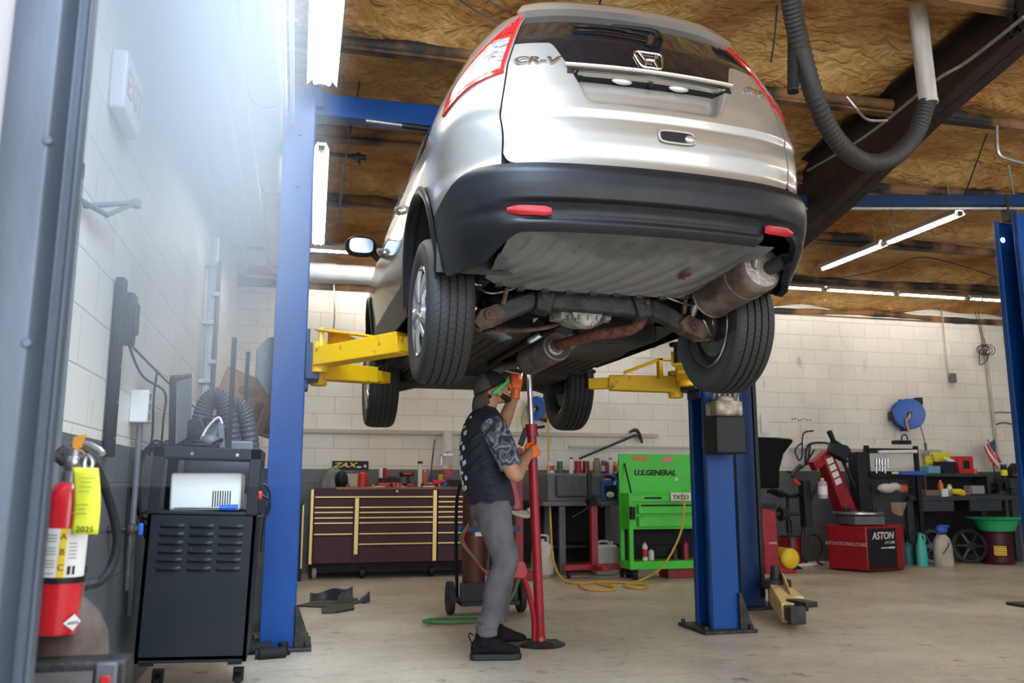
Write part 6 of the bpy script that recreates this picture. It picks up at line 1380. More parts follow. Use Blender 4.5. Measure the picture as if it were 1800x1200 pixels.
bm = nb(); box(bm, (-gw*.23, gd-.026, gzl-.05), (.17, .004, .045)); obj('warning_sticker', bm, M('sticker_red', (.75, .22, .04), .6), lid); bm = nb(); box(bm, (gw*.13, gd-.026, gzl-.06), (.12, .004, .06)); obj('warning_label', bm, M('sticker_pink', (.75, .25, .22), .6), lid)
bm = nb(); cyl(bm, (gw*.24, gd-.028, gzt+(gzl-gzt)*.36), (gw*.24, gd-.02, gzt+(gzl-gzt)*.36), .020); obj('round_sticker', bm, m_white, lid)
bm = nb(); cyl(bm, (-gw/2+.07, .10, gzt), (-gw/2+.06, gd-.04, gzt+(gzl-gzt)*.75), .009); obj('gas_strut', bm, m_black, GCt)
bm = nb(); box(bm, (GX(1196), -.022, GZ(873)), (.24, .006, .09)); npl = obj('number_plate', bm, m_paper, GCt, bev=.004); text('plate_lettering', 'TX523', .062, m_black, npl, (GX(1196), -.027, GZ(874)), (PI/2, 0, 0), .001, (1.1, 1, 1), off=.001)
for sx in (-1, 1):
    for yy in (.06, gd-.06): bm = nb(); cyl(bm, (sx*(gw/2-.07)-.02, yy, .055), (sx*(gw/2-.07)+.02, yy, .055), .055, n=18); box(bm, (sx*(gw/2-.07), yy, gzb*.5+.03), (.06, .06, gzb-.03)); obj('caster', bm, m_black, GCt)
bm = nb(); cyl(bm, (-gw/2+.02, -.04, GZ(912)), (-gw/2+.02, -.04, GZ(890)), .03); lathe(bm, [(.033, 0), (.033, .012)], (-gw/2+.02, -.04, GZ(905)), n=14); obj('side_holder', bm, m_black, GCt)
for i, (px, r_, h_, lab, m_) in enumerate(((1134, .030, .20, 'white oil bottle with red label on the bottom tray of the green cart', m_white), (1148, .032, .12, 'small white bottle beside the oil bottle in the green cart', m_white), (1205, .04, .22, 'dark red bottle at the right of the green cart tray', m_red), (1190, .03, .14, 'brown bottle in the shade of the green cart tray', m_rust))):
    bottle('oil_bottle', lab, 'bottle', V((onY(px, 985, GY+.12).x, GY+.12+.05*(i % 2), gzb+.083)), r_, h_, m_, m_redp if i == 0 else m_black, .4, band=m_redp if i == 0 else None)
bx('tool_bag', 'dark tool bag lying in the lower tray of the green cart', 'bag', (o0+.05, GY+.33, gzb+.083), (.55, .16, .16), m_dark, bev=.04)
bx('floor_box', 'dark red box on the floor under the green cart', 'box', (o0+.16, GY+.22, 0), (.30, .25, .10), m_red)
# yellow air hose: reel drop, floor coils, up to the cart
m_yhose = M('yellow_hose', (.62, .36, .05), .5)
def wp(px, py, Y): return onY(px, py, Y)
def fz(px, py, z=.012): return onZ(px, py, z)
pts = [wp(963, 735, 9.9), wp(965, 830, 9.7), wp(968, 920, 9.4), wp(973, 985, 9.1), fz(990, 1018, .03), fz(1020, 1025), fz(1060, 1022), fz(1120, 1026), fz(1138, 1030), fz(1120, 1034), fz(1098, 1029), fz(1125, 1020), wp(1165, 995, 8.5), wp(1195, 940, 8.45), wp(1203, 890, 8.5), wp(1199, 868, 8.62)]
bm = nb(); tube(bm, [p-pts[0] for p in pts], .012, 8, 8); o = obj('air_hose', bm, m_yhose, None); o.location = pts[0]; tag(o, 'long yellow air hose from the wall reel across the floor to the green cart', 'hose')
pts = [fz(1078, 1028), fz(1040, 1023), fz(1020, 1029), fz(1035, 1036), fz(1070, 1037), fz(1080, 1033), fz(1050, 1026)]
bm = nb(); tube(bm, [p-pts[0] for p in pts], .012, 8, 8); o = obj('air_hose', bm, m_yhose, None); o.location = pts[0]; tag(o, 'flat loop of yellow hose on the floor left of the green cart', 'hose')
pts = [wp(928, 705, 9.95), wp(917, 735, 9.95), wp(924, 765, 9.9), wp(912, 787, 9.8), wp(893, 783, 9.7), wp(876, 762, 9.7)]
bm = nb(); tube(bm, [p-pts[0] for p in pts], .012, 8, 8); o = obj('air_hose', bm, M('olive_hose', (.40, .33, .07), .5), None); o.location = pts[0]; tag(o, 'olive yellow hose curling down between the man and the stand', 'hose')
def reel(c, lab, r=.19, yaw=.35):
    t = thing('hose_reel', lab, 'hose reel', c, yaw)
    for k, y in ((0, -.09), (1, .07)):
        bm = nb(); lathe(bm, [(.03, 0), (r*.6, .0), (r*.95, -.012 if k == 0 else .012), (r, 0), (r*.95, .012 if k == 0 else -.004), (r*.6, .014), (.03, .012)], (0, y, 0), (0, 1, 0), 36); f = obj('reel_flange', bm, m_bluep, t)
    bm = nb(); lathe(bm, [(r*.30, -.08), (r*.84, -.075), (r*.84, .065), (r*.30, .07)], axis=(0, 1, 0), n=30); obj('wound_hose', bm, m_yhose, t)
    bm = nb(); cyl(bm, (0, -.11, 0), (0, .16, 0), .03); box(bm, (0, .15, 0), (.12, .02, r*2.1)); box(bm, (r*.75, .05, r*.85), (.10, .16, .10)); box(bm, (-r*1.06, .02, -.02), (.03, .12, .12)); obj('mount_bracket', bm, m_black, t, bev=.004)
    bm = nb(); tube(bm, [(0, -.11, 0), (-.02, -.13, -.05), (-.06, -.13, -.10), (-.03, -.12, -.25)], .014, 8); obj('feed_hose', bm, m_yhose, t)
    return t
reel(onY(1595, 728, 10.1), 'blue hose reel on the back wall above the right workbench', .21, -.38)
reel(onY(950, 718, 10.1), 'blue hose reel on the back wall behind the jack stand rod', .15, -.9)
p = onY(1628, 790, 9.95); p0 = onY(1617, 745, 10.05); t = thing('air_gun', 'green handled air chuck hanging from the right hose reel', 'air tool', p); bm = nb(); cyl(bm, p0-p, (0, 0, .05), .006, n=8); obj('drop_hose', bm, m_rust, t); bm = nb(); cyl(bm, (0, 0, -.03), (-.01, 0, .09), .014, .02); obj('grip', bm, MATS['green_hose'], t); bm = nb(); lathe(bm, [(.012, -.012), (.038, -.012), (.042, 0), (.038, .012), (.012, .012)], (0, -.01, -.05), (0, 1, 0), 18); obj('gauge', bm, m_steel, t)
# lever bar leaning on the wall rail
a, b_ = onY(1018, 806, 10.15), onY(1118, 764, 10.2); t = thing('wall_lever', 'long grey pole with a hooked clamp head leaning against the back wall', 'pole', a); d = b_-a; bm = nb(); cyl(bm, (0, 0, 0), d, .014, .016, 10); obj('pole', bm, m_dsteel, t); bm = nb(); tube(bm, [d+V((-.09, 0, .03)), d+V((0, 0, .06)), d+V((.05, 0, .0)), d+V((.08, 0, -.10)), d+V((.02, 0, -.0))], [.014, .025, .022, .012, .012], 8); obj('clamp_head', bm, m_dsteel, t)
# wheel balancer
p = V((onY(1365, 1000, 9.0).x, 9.05, 0)); PX = lambda px, Y=9.0: onY(px, 900, Y).x-p.x; PZ = lambda py, Y=9.0: onY(1365, py, Y).z
t = thing('wheel_balancer', 'red wheel balancer with black wheel hood right of the lift columns', 'wheel balancer', p)
bm = nb(); prism(bm, [(PX(1340), .0), (PX(1396), .0), (PX(1394), .03), (PX(1372), .07), (PX(1366), PZ(985)), (PX(1364), PZ(898)), (PX(1340), PZ(890))], (0, .42, 0), (0, -.05, 0)); obj('cabinet', bm, m_red, t, bev=.012)
text('balancer_lettering', '- 1400XS', .034, m_white, t, (PX(1354), -.058, PZ(954)), (PI/2, 0, 0), .001)
bm = nb(); box(bm, (PX(1350), .15, PZ(889)), (.20, .44, .05)); obj('weight_tray', bm, m_black, t, bev=.01)
bm = nb(); cyl(bm, (PX(1366), .1, PZ(904)), (PX(1416), .1, PZ(904)), .022, n=14); cyl(bm, (PX(1383), .1, PZ(904)), (PX(1396), .1, PZ(904)), .085, .06, 18); cyl(bm, (PX(1396), .1, PZ(904)), (PX(1400), .1, PZ(904)), .035, n=14); obj('shaft', bm, m_dsteel, t)
bm = nb()
prism(bm, [(PX(1341), PZ(858)), (PX(1381), PZ(858)), (PX(1383), PZ(825)), (PX(1392), PZ(797)), (PX(1410), PZ(775)), (PX(1409), PZ(770)), (PX(1382), PZ(768)), (PX(1343), PZ(767))], (0, .35, 0), (0, .05, 0)); obj('wheel_hood', bm, M('black_hood', (.003, .003, .0035), .7, spec=.15), t, bev=.02)
p2 = V((onY(1388, 950, 9.5).x, 9.5, 0)); t = thing('shop_stool', 'black seat on a thin post behind the wheel balancer', 'stool', p2); z = onY(1388, 862, 9.5).z
bm = nb(); grid(bm, lambda u, v: V(((u-.5)*.40, (v-.5)*.26, z+.05*math.cos(u*2*PI)*.6-.04*abs(v-.5))), 10, 6); o = obj('seat', bm, m_black, t); so = o.modifiers.new('s', 'SOLIDIFY'); so.thickness = .04
bm = nb(); cyl(bm, (0, 0, .02), (0, 0, z-.04), .018); cyl(bm, (0, 0, z*.45), (0, 0, z*.62), .035); obj('post', bm, m_black, t); bm = nb(); cyl(bm, (0, 0, 0), (0, 0, .03), .14, .10); obj('foot', bm, m_black, t)
p2 = V((onY(1395, 980, 9.7).x, 9.75, 0)); can('waste_bucket', 'dark red metal bucket on the floor behind the wheel balancer', 'bucket', p2, .14, .36, m_red, m_dark)
p2 = onY(1376, 968, 9.3); t = thing('air_tank', 'yellow rounded tank beside the red balancer base', 'tank', (p2.x, 9.3, 0)); bm = nb(); q = .12; cyl(bm, (0, -.15, q+.03), (0, .15, q+.03), q, n=24); ball(bm, (0, -.15, q+.03), (q, .05, q), 18); obj('tank', bm, m_yelplain, t); bm = nb(); box(bm, (0, -.1, .015), (.16, .03, .03)); box(bm, (0, .1, .015), (.16, .03, .03)); obj('foot', bm, m_black, t)
a, b_ = onZ(1382, 994, .03), onZ(1450, 990, .03); t = thing('floor_pipe', 'white pipe lying along the floor between balancer and tyre changer', 'pipe', a); bm = nb(); cyl(bm, (0, 0, -.005), b_-a-V((0, 0, .005)), .022); obj('pipe', bm, m_white, t)
# hooks with hoses on the wall
for i, pts in enumerate(([(1430, 757), (1412, 763), (1410, 800), (1404, 808), (1398, 790), (1410, 778)], [(1424, 780), (1420, 812), (1416, 812), (1421, 782), (1450, 778), (1462, 784)], [(1432, 790), (1412, 820), (1392, 829), (1384, 828)])):
    q = [onY(x, y, 10.2 if i != 2 else 10.27) for x, y in pts]; bm = nb(); tube(bm, [k-q[0] for k in q], .010 if i != 1 else .014, 8); o = obj('hanging_cable', bm, m_black, None); o.location = q[0]; tag(o, ('thin cable loop hanging on the wall above the balancer hood', 'thick black strap hanging between the hood and the tyre changer', 'black cable sagging from the wall to the balancer hood')[i], 'cable')
q = [onY(x, y, 9.4) for x, y in ((1445, 838), (1424, 880), (1412, 930), (1410, 975), (1418, 988))]; bm = nb(); tube(bm, [k-q[0] for k in q], .020, 8); o = obj('inflator_hose', bm, m_black, None); o.location = q[0]; tag(o, 'black inflator hose dropping left of the tyre changer', 'hose')
q = [onY(x, y, 9.5) for x, y in ((1416, 955), (1425, 940), (1440, 945), (1445, 965), (1436, 985), (1446, 992))]; bm = nb(); tube(bm, [k-q[0] for k in q], .012, 8); o = obj('air_line', bm, m_black, None); o.location = q[0]; tag(o, 'thin black air line curling at the left foot of the tyre changer', 'hose')
# tyre changer
p = V((6.32, 9.0, 0)); R_ = math.radians(0); CY0 = 9.0
QX = lambda px, Y=8.9: onY(px, 950, Y).x-p.x; QZ = lambda py, Y=8.9: onY(1500, py, Y).z
TC = thing('tyre_changer', 'red and black tyre changer with tilted tower arm against the back wall', 'tyre changer', p)
# body: red side facing left-front, black front panel at right
bm = nb(); z0, z1 = 0.02, QZ(924); 
A = [(QX(1455, 9.25), .25), (QX(1523, 8.8), -.20), (QX(1586, 8.95), -.05), (QX(1590, 9.45), .45), (QX(1455, 9.55), .55)]
prism(bm, A, (0, 0, z1-z0), (0, 0, z0), (1, 0, 0), (0, 1, 0)); bd = obj('machine_body', bm, m_red, TC, bev=.012)
e0, e1 = V((QX(1523, 8.8), -.20, 0)), V((QX(1586, 8.95), -.05, 0)); ed = (e1-e0); en = V((ed.y, -ed.x, 0)).normalized()
bm = nb(); c0 = e0+ed*.04+en*.004; c1 = e0+ed*.80+en*.004; vs = [(c0.x, c0.y)]; 
prism(bm, [(0, z0+.02), ((c1-c0).length, z0+.02), ((c1-c0).length, z1-.03), (0, z1-.03)], en*.012, V((c0.x, c0.y, 0)), ed.normalized(), (0, 0, 1)); fp = obj('front_panel', bm, m_black, bd, bev=.004)
ang = math.atan2(ed.y, ed.x); fpos = lambda t_, z, o=.02: e0+ed*t_+en*o+V((0, 0, z))
text('maker_lettering', 'ASTON', .115, m_white, fp, fpos(.42, QZ(942)), (PI/2, 0, ang), .002, (.95, 1, 1), shear=.2, off=.002); text('model_lettering', 'ATC-800', .045, m_white, fp, fpos(.60, QZ(954)), (PI/2, 0, ang), .001, shear=.2)
bm = nb(); q = fpos(.5, QZ(963)); box(bm, q, (.18, .006, .012), (0, 0, ang)); box(bm, fpos(.65, QZ(963)), (.10, .006, .02), (0, 0, ang)); obj('panel_sticker', bm, m_white, fp)
s0, s1 = V((QX(1455, 9.25), .25, 0)), V((QX(1523, 8.8), -.20, 0)); sd = s1-s0; sn = V((sd.y, -sd.x, 0)).normalized(); text('side_lettering', 'ASTONTECHNOLOGIES', .055, M('pale_red_lettering', (.70, .45, .45), .6), bd, s0+sd*.48+sn*.012+V((0, 0, QZ(957))), (PI/2, 0, math.atan2(sd.y, sd.x)), .001, (.9, 1, 1))
bm = nb(); zt_ = QZ(900); cyl(bm, (QX(1530), .12, z1), (QX(1530), .12, zt_-.03), .12, .16, 20); box(bm, (QX(1530), .05, z1+.06), (.40, .34, .10)); obj('pedestal', bm, m_grey, TC, bev=.006)
bm = nb(); cyl(bm, (QX(1530), .10, zt_-.03), (QX(1530), .10, zt_), .30, n=32); obj('turntable', bm, m_steel, TC, bev=.006)
for a in (0.3, 1.87, 3.44, 5.0): bm = nb(); box(bm, (QX(1530)+.20*math.cos(a), .10+.20*math.sin(a), zt_+.025), (.10, .05, .05), (0, 0, a)); obj('jaw', bm, m_dsteel, TC, bev=.006)
tb0 = V((QX(1497, 9.35), .35, z1)); tb1 = V((onY(1448, 800, 9.3).x-p.x, .30, onY(1448, 800, 9.3).z)); 
bm = nb(); beam(bm, tb0, tb1, (.22, .16), .16); tw_ = obj('tower', bm, m_red, TC, bev=.01)
bm = nb(); beam(bm, tb1+V((.06, 0, .02)), tb1+V((-.20, -.05, -.14)), .12, .10); obj('tower_elbow', bm, m_red, TC, bev=.01)
bm = nb(); up_ = (tb1-tb0).normalized(); sd_ = up_.cross(V((0, 1, 0))).normalized()
for k in range(4):
    c = tb0+(tb1-tb0)*(.92-.10*k)+V((0, -.085, 0)); prism(bm, [(-.045, -.035), (.045, -.035), (.045, .035), (-.045, .035)], (0, -.004, 0), c, sd_, up_)
obj('sticker', bm, m_paper, tw_)
ha, hb = onY(1457, 757, 9.2)-p, onY(1500, 850, 9.2)-p
bm = nb(); cyl(bm, ha, hb, .022, n=12); cyl(bm, ha, ha+(hb-ha)*.22, .034, .028, 12); cyl(bm, ha+V((.13, .02, -.18)), hb+V((.01, .02, .0)), .013, n=8); box(bm, ha+(hb-ha)*.38+V((.0, 0, .0)), (.22, .14, .16), (0, .5, 0)); tube(bm, [ha+V((.10, -.05, -.18)), ha+V((.20, -.06, -.20)), ha+V((.24, -.06, -.33)), ha+V((.15, -.06, -.38))], .016, 8); cyl(bm, hb, hb+V((.02, 0, -.06)), .03, .015, 10); obj('swing_arm', bm, m_blackm, TC, bev=.006)
bm = nb(); tube(bm, [V((QX(1440), .2, QZ(818))), V((QX(1424), .15, QZ(830))), V((QX(1416), .1, QZ(838)))], [.03, .03, .02], 8); obj('helper_arm', bm, m_dsteel, TC); bm = nb(); cyl(bm, V((QX(1417), .1, QZ(843))), V((QX(1428), .1, QZ(851))), .02); obj('red_handle', bm, m_redp, TC)
bm = nb(); box(bm, (QX(1450), .25, QZ(885)), (.10, .12, .55)); obj('side_post', bm, m_black, TC, bev=.01)
b_ = onY(1442, 866, 9.1); bottle('spray_bottle', 'clear purple spray bottle hanging on the tyre changer tower', 'bottle', V((b_.x, 9.05, onY(1442, 876, 9.05).z)), .055, .24, M('purple_liquid', (.45, .30, .45), .3), m_yelplain, .35, band=m_paper)
# black helper tower behind the changer with shelf frame
t = thing('tool_shelf', 'black steel tool rack behind the tyre changer', 'rack', (onY(1560, 900, 9.5).x, 9.5, 0)); ox = onY(1560, 900, 9.5).x
RX = lambda px: onY(px, 850, 9.5).x-ox; RZ = lambda py: onY(1560, py, 9.5).z
bm = nb(); box(bm, (RX(1510), 0, RZ(795)/2), (.14, .20, RZ(795))); obj('mast', bm, m_blackm, t, bev=.006)
bm = nb(); box(bm, (RX(1527), 0, RZ(783)/2), (.05, .05, RZ(783))); box(bm, (RX(1614), 0, RZ(783)/2), (.05, .05, RZ(783))); obj('upright', bm, m_blackm, t, bev=.004)
for py, dpt in ((792, .12), (834, .45)): bm = nb(); box(bm, ((RX(1527)+RX(1614))/2, dpt/2-.05, RZ(py)), (RX(1614)-RX(1527), dpt, .06)); obj('shelf_board', bm, m_blackm, t, bev=.004)
bm = nb(); box(bm, ((RX(1562)+RX(1606))/2, -.08, RZ(831)), (RX(1606)-RX(1562), .03, .03)); cyl(bm, (RX(1542), -.06, RZ(795)), (RX(1610), -.06, RZ(793)), .022); obj('light_bar', bm, m_white, t, bev=.004)
bm = nb(); box(bm, ((RX(1530)+RX(1612))/2, .20, RZ(880)), (RX(1612)-RX(1530), .04, .75)); obj('back_panel', bm, M('rack_panel', (.022, .028, .036), .5), t)
bm = nb(); box(bm, (RX(1590), .0, RZ(777)), (.22, .1, .05)); tube(bm, [(RX(1590), 0, RZ(780)), (RX(1592), 0, RZ(765)), (RX(1600), 0, RZ(765)), (RX(1602), 0, RZ(780))], .010, 6); obj('top_winch', bm, m_black, t, bev=.004)
for i in range(9):
    z = RZ(831)+.01+0; px_ = 1538+(i % 5)*5; t2 = thing('hanging_tool', 'small steel tool hanging in the black rack, %s from left, %s row' % (('first', 'second', 'third', 'fourth', 'fifth')[i % 5], ('upper', 'lower')[i//5]), 'hand tool', (onY(px_, 800, 9.44).x, 9.42+.01*(i//5), RZ(806+6*(i//5))), group='small tools hanging in the black rack'); bm = nb(); cyl(bm, (0, 0, -.10-.02*(i % 3)), (0, 0, 0), .010, n=6); cyl(bm, (0, 0, -.03), (0, 0, .0), .017, n=8); obj('shaft', bm, m_steel, t2)
t2 = thing('plastic_bags', 'bundle of crumpled white and red plastic bags in the black rack', 'bags', onY(1568, 858, 9.36)); bm = nb(); ball(bm, (-.08, 0, 0), (.13, .07, .06), 14); ball(bm, (.02, -.02, .02), (.08, .06, .05), 12); obj('white_bag', bm, M('crumpled_white', (.60, .58, .52), .5, 0, bump=.9, bscale=25), t2); bm = nb(); ball(bm, (.12, 0, -.005), (.07, .06, .055), 12); ball(bm, (.19, 0, -.0), (.03, .04, .05), 10); obj('red_bag', bm, M('crumpled_red', (.50, .12, .10), .5, 0, bump=.9, bscale=25), t2)
t2 = thing('shop_rag', 'brown rag hanging on the right end of the tyre changer table', 'rag', onY(1578, 893, 8.95)); bm = nb(); grid(bm, lambda u, v: V(((u-.5)*.22, .03*math.sin(u*9)*v-.02, .07-.16*v*math.sin(PI*u)**.5)), 14, 8); o = obj('rag_cloth', bm, M('brown_cloth', (.26, .17, .11), .9), t2, angle=80); so = o.modifiers.new('s', 'SOLIDIFY'); so.thickness = .01
# right workbench
WY = 9.60; wx0, wx1 = onY(1600, 880, WY).x, onY(1830, 880, WY).x; wz = onY(1700, 871, WY).z
RW = thing('workbench', 'long dark steel workbench at the right end of the back wall', 'workbench', ((wx0+wx1)/2, WY, 0)); ww = wx1-wx0; m_bench = M('bench_dark', (.035, .042, .052), .5, 0, var=.3, vscale=6)
bm = nb(); box(bm, (0, .33, wz-.03), (ww, .66, .06)); obj('bench_top', bm, m_bench, RW, bev=.004)
for px in (1605, 1790): 
    for yy in (.05, .6): bm = nb(); x = onY(px, 930, WY).x-(wx0+wx1)/2; box(bm, (x, yy, wz/2-.03), (.09, .07, wz-.06)); obj('leg', bm, m_bench, RW, bev=.004)
for i in range(3): bm = nb(); box(bm, (-.6+.75*i, .03, wz-.13), (.50, .03, .14)); d = obj('drawer', bm, m_bench, RW, bev=.004)
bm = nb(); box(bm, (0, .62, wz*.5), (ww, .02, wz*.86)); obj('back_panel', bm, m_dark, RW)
# bench hutch shelf
hz_ = onY(1660, 832, WY+.3).z; t = thing('bench_shelf', 'raised dark shelf on the right workbench', 'shelf', (onY(1670, 850, WY+.4).x, WY+.40, wz)); bm = nb(); box(bm, (0, 0, hz_-wz-.02), (1.05, .30, .04)); 
for x in (-.5, .5): box(bm, (x, 0, (hz_-wz)/2-.02), (.03, .28, hz_-wz-.04))
obj('shelf_frame', bm, m_bench, t, bev=.003); bm = nb(); box(bm, (0, .14, (hz_-wz)/2-.02), (1.0, .015, hz_-wz-.05)); obj('back_board', bm, m_dark, t)
def W(px, dy=.15): return V((onY(px, 860, WY+dy).x, WY+dy, wz))
def Hs(px): return V((onY(px, 830, WY+.36).x, WY+.36, hz_))
bx('red_speaker', 'red box with dark round hole on the shelf of the right bench', 'box', Hs(1692), (.235, .16, .235), m_redp, parts=(('round_hole', (0, -.082, .12), (.10, .006, .11), m_black),))
bx('black_case', 'black case left of the red box on the bench shelf', 'case', Hs(1662), (.24, .16, .16), m_black)
bx('blue_case', 'light blue low box left of the black case on the bench shelf', 'box', Hs(1636), (.19, .16, .10), M('sky_blue_plastic', (.12, .35, .50), .5))
bx('blue_tray', 'dark blue tray at the left end of the bench shelf', 'tray', onY(1600, 832, 9.42)-V((0, 0, .02)), (.36, .16, .05), m_bluep)
t = thing('yellow_sign', 'yellow board with dark cutouts leaning on the wall above the bench', 'board', onY(1650, 812, 10.18)-V((0, 0, .0)), rot=(-.06, 0, 0)); bm = nb(); box(bm, (0, 0, .0), (.42, .02, .27)); ys = obj('board', bm, M('sign_yellow', (.78, .70, .03), .5), t, bev=.004); text('board_marks', 'KM3', .08, m_black, ys, (-.10, -.013, .03), (PI/2, 1.4, 0), .001); bm = nb(); cyl(bm, (.13, -.012, .06), (.13, -.016, .06), .015, n=10); box(bm, (.10, -.012, .0), (.03, .004, .02)); obj('cutouts', bm, m_black, ys)
t = thing('paper_funnel', 'white paper cone tilted in front of the yellow board', 'funnel', onY(1666, 812, 10.0)); bm = nb(); cyl(bm, (-.05, 0, .06), (.09, -.02, -.03), .022, .055, 16); obj('cone', bm, m_paper, t)
bottle('orange_jar', 'small orange jar right of the red box on the bench shelf', 'jar', Hs(1713), .035, .07, m_orange, m_orange, .9)
bottle('glue_bottle', 'orange bottle with pointed tip on the right workbench', 'bottle', W(1654, .25), .035, .20, m_orange, m_white, .3)
bottle('glue_bottle', 'white bottle with yellow cap on the right workbench', 'bottle', W(1669, .25), .034, .15, m_white, m_yelplain, .6)
bx('wood_block', 'long brown plank at the left front of the right workbench', 'plank', W(1640, .06), (.30, .10, .075), M('brown_wood', (.19, .12, .10), .7))
bx('paper_note', 'white sheet of paper hanging over the workbench edge', 'paper', W(1660, -.02)-V((0, 0, .01)), (.09, .03, .10), m_paper, bev=.002)
t = thing('yellow_tool', 'yellow handled tool lying on the right workbench', 'power tool', W(1685, .10)); bm = nb(); cyl(bm, (-.11, 0, .055), (.04, 0, .045), .035, .045, 14); box(bm, (.04, 0, .035), (.08, .06, .07)); obj('tool_body', bm, m_yelplain, t, bev=.01); bm = nb(); cyl(bm, (.06, 0, .03), (.12, 0, .02), .018); obj('nose', bm, m_orange, t)
bx('grey_bin', 'light grey bin tilted under the bench shelf', 'bin', W(1712, .30), (.21, .16, .13), M('bin_grey', (.35, .36, .37), .5), .1)
t = thing('steel_bar', 'long thin steel bar lying on the right part of the workbench', 'bar', W(1738, .12)); bm = nb(); box(bm, (0, 0, .012), (.55, .04, .024)); obj('bar', bm, m_dsteel, t); bm = nb(); box(bm, (.20, 0, .04), (.10, .05, .04)); obj('bar_head', bm, m_dsteel, t)
t = thing('bench_vise', 'dark bench vice standing on the right workbench', 'vice', W(1757, .22)); bm = nb(); box(bm, (0, 0, .03), (.14, .16, .06)); box(bm, (-.03, 0, .11), (.06, .12, .12)); box(bm, (.07, 0, .12), (.04, .12, .10)); cyl(bm, (-.10, 0, .09), (.16, 0, .09), .018); cyl(bm, (.16, -.07, .09), (.16, .07, .09), .008); obj('vice_body', bm, m_blackm, t, bev=.006)
bx('tool_locker', 'dark steel box standing at the right end of the workbench', 'steel box', W(1785, .36), (.42, .30, .23), m_bench)
lz = wz+.232
bottle('black_jar', 'black and green can on the steel box at the right end of the bench', 'can', V((onY(1765, 830, WY+.36).x, WY+.36, lz)), .042, .19, m_black, MATS['green_hose'], .9, band=MATS['fluoro_yellow'])
t = thing('tool_bag', 'black and red soft tool bag on the steel box at the far right', 'bag', V((onY(1789, 830, WY+.34).x, WY+.36, lz))); bm = nb(); prism(bm, [(-.14, 0), (.15, 0), (.13, .09), (.04, .20), (-.02, .21), (-.12, .10)], (0, .16, 0), (0, -.08, 0)); obj('bag_body', bm, m_black, t, bev=.02); bm = nb(); tube(bm, [(-.10, -.085, .03), (-.04, -.10, .10), (.02, -.10, .06), (.06, -.085, .02)], .016, 8); obj('bag_strap', bm, m_redp, t)
# flag on a small stick
f0, f1 = onY(1757, 838, 10.0), onY(1745, 780, 10.05); t = thing('flag', 'small American flag drooping from a stick over the right bench', 'flag', f0); 
bm = nb(); cyl(bm, f0-f0+V((-.06, 0, -.05)), onY(1737, 772, 10.0)-f0, .007, n=8); obj('stick', bm, m_black, t)
c00, c10, c01, c11 = [onY(x, y, 9.98)-f0 for x, y in ((1729, 785), (1748, 771), (1750, 824), (1759, 812))]
def fp_(u, v): a = c00.lerp(c10, u); b = c01.lerp(c11, u); q = a.lerp(b, v); return q+V((0, .03*math.sin(u*6+v*4)*(.3+v), 0))
for k in range(7):
    bm = nb(); grid(bm, lambda u, v, k=k: fp_((k+u)/7, v), 2, 12); st = obj('stripe', bm, m_redp if k % 2 == 0 else m_paper, t, angle=80); so = st.modifiers.new('s', 'SOLIDIFY'); so.thickness = .002
bm = nb(); grid(bm, lambda u, v: fp_(.45+.55*u, .42*v)+V((0, -.005, 0)), 6, 6); ca = obj('canton', bm, M('flag_blue', (.03, .05, .14), .8), t, angle=80)
bm = nb()
for i in range(4):
    for j in range(4):
        q = fp_(.50+.12*i, .05+.10*j)+V((0, -.008, 0)); box(bm, q, (.006, .002, .006))
obj('stars', bm, m_paper, ca)
# under the right bench
t = thing('oil_drum', 'dark red drum with yellow label and green basin on top', 'drum', V((onY(1763, 985, 9.35).x, 9.42, 0))); dz_ = onY(1763, 932, 9.42).z; bm = nb(); lathe(bm, [(.001, 0), (.185, 0), (.19, .02), (.18, .03), (.18, dz_*.5), (.186, dz_*.52), (.18, dz_*.54), (.18, dz_-.03), (.19, dz_-.02), (.19, dz_), (.001, dz_)], n=30); dr = obj('drum_body', bm, m_maroon, t)
bm = nb(); grid(bm, lambda u, v: V((.183*math.cos(-2.15+(u-.5)*.8), .183*math.sin(-2.15+(u-.5)*.8), dz_*.28+.115*v)), 8, 2); yl = obj('label_plate', bm, m_yelplain, dr); bm = nb()
for k in range(4): grid(bm, lambda u, v, k=k: V((.185*math.cos(-2.15+(u-.5)*.65), .185*math.sin(-2.15+(u-.5)*.65), dz_*.28+.018+.026*k+.009*v)), 8, 1)
obj('label_text', bm, M('label_brown', (.25, .16, .02), .7), yl)
t = thing('plastic_basin', 'wide green plastic basin resting on the dark red drum', 'basin', V((onY(1757, 985, 9.42).x, 9.42, dz_))); bh = onY(1757, 909, 9.42).z-dz_; bm = nb(); lathe(bm, [(.001, 0), (.21, 0), (.26, bh*.8), (.34, bh*.92), (.345, bh), (.33, bh*.97), (.25, bh*.85), (.20, .01), (.001, .01)], n=36); obj('basin', bm, M('basin_green', (.02, .38, .14), .45), t)
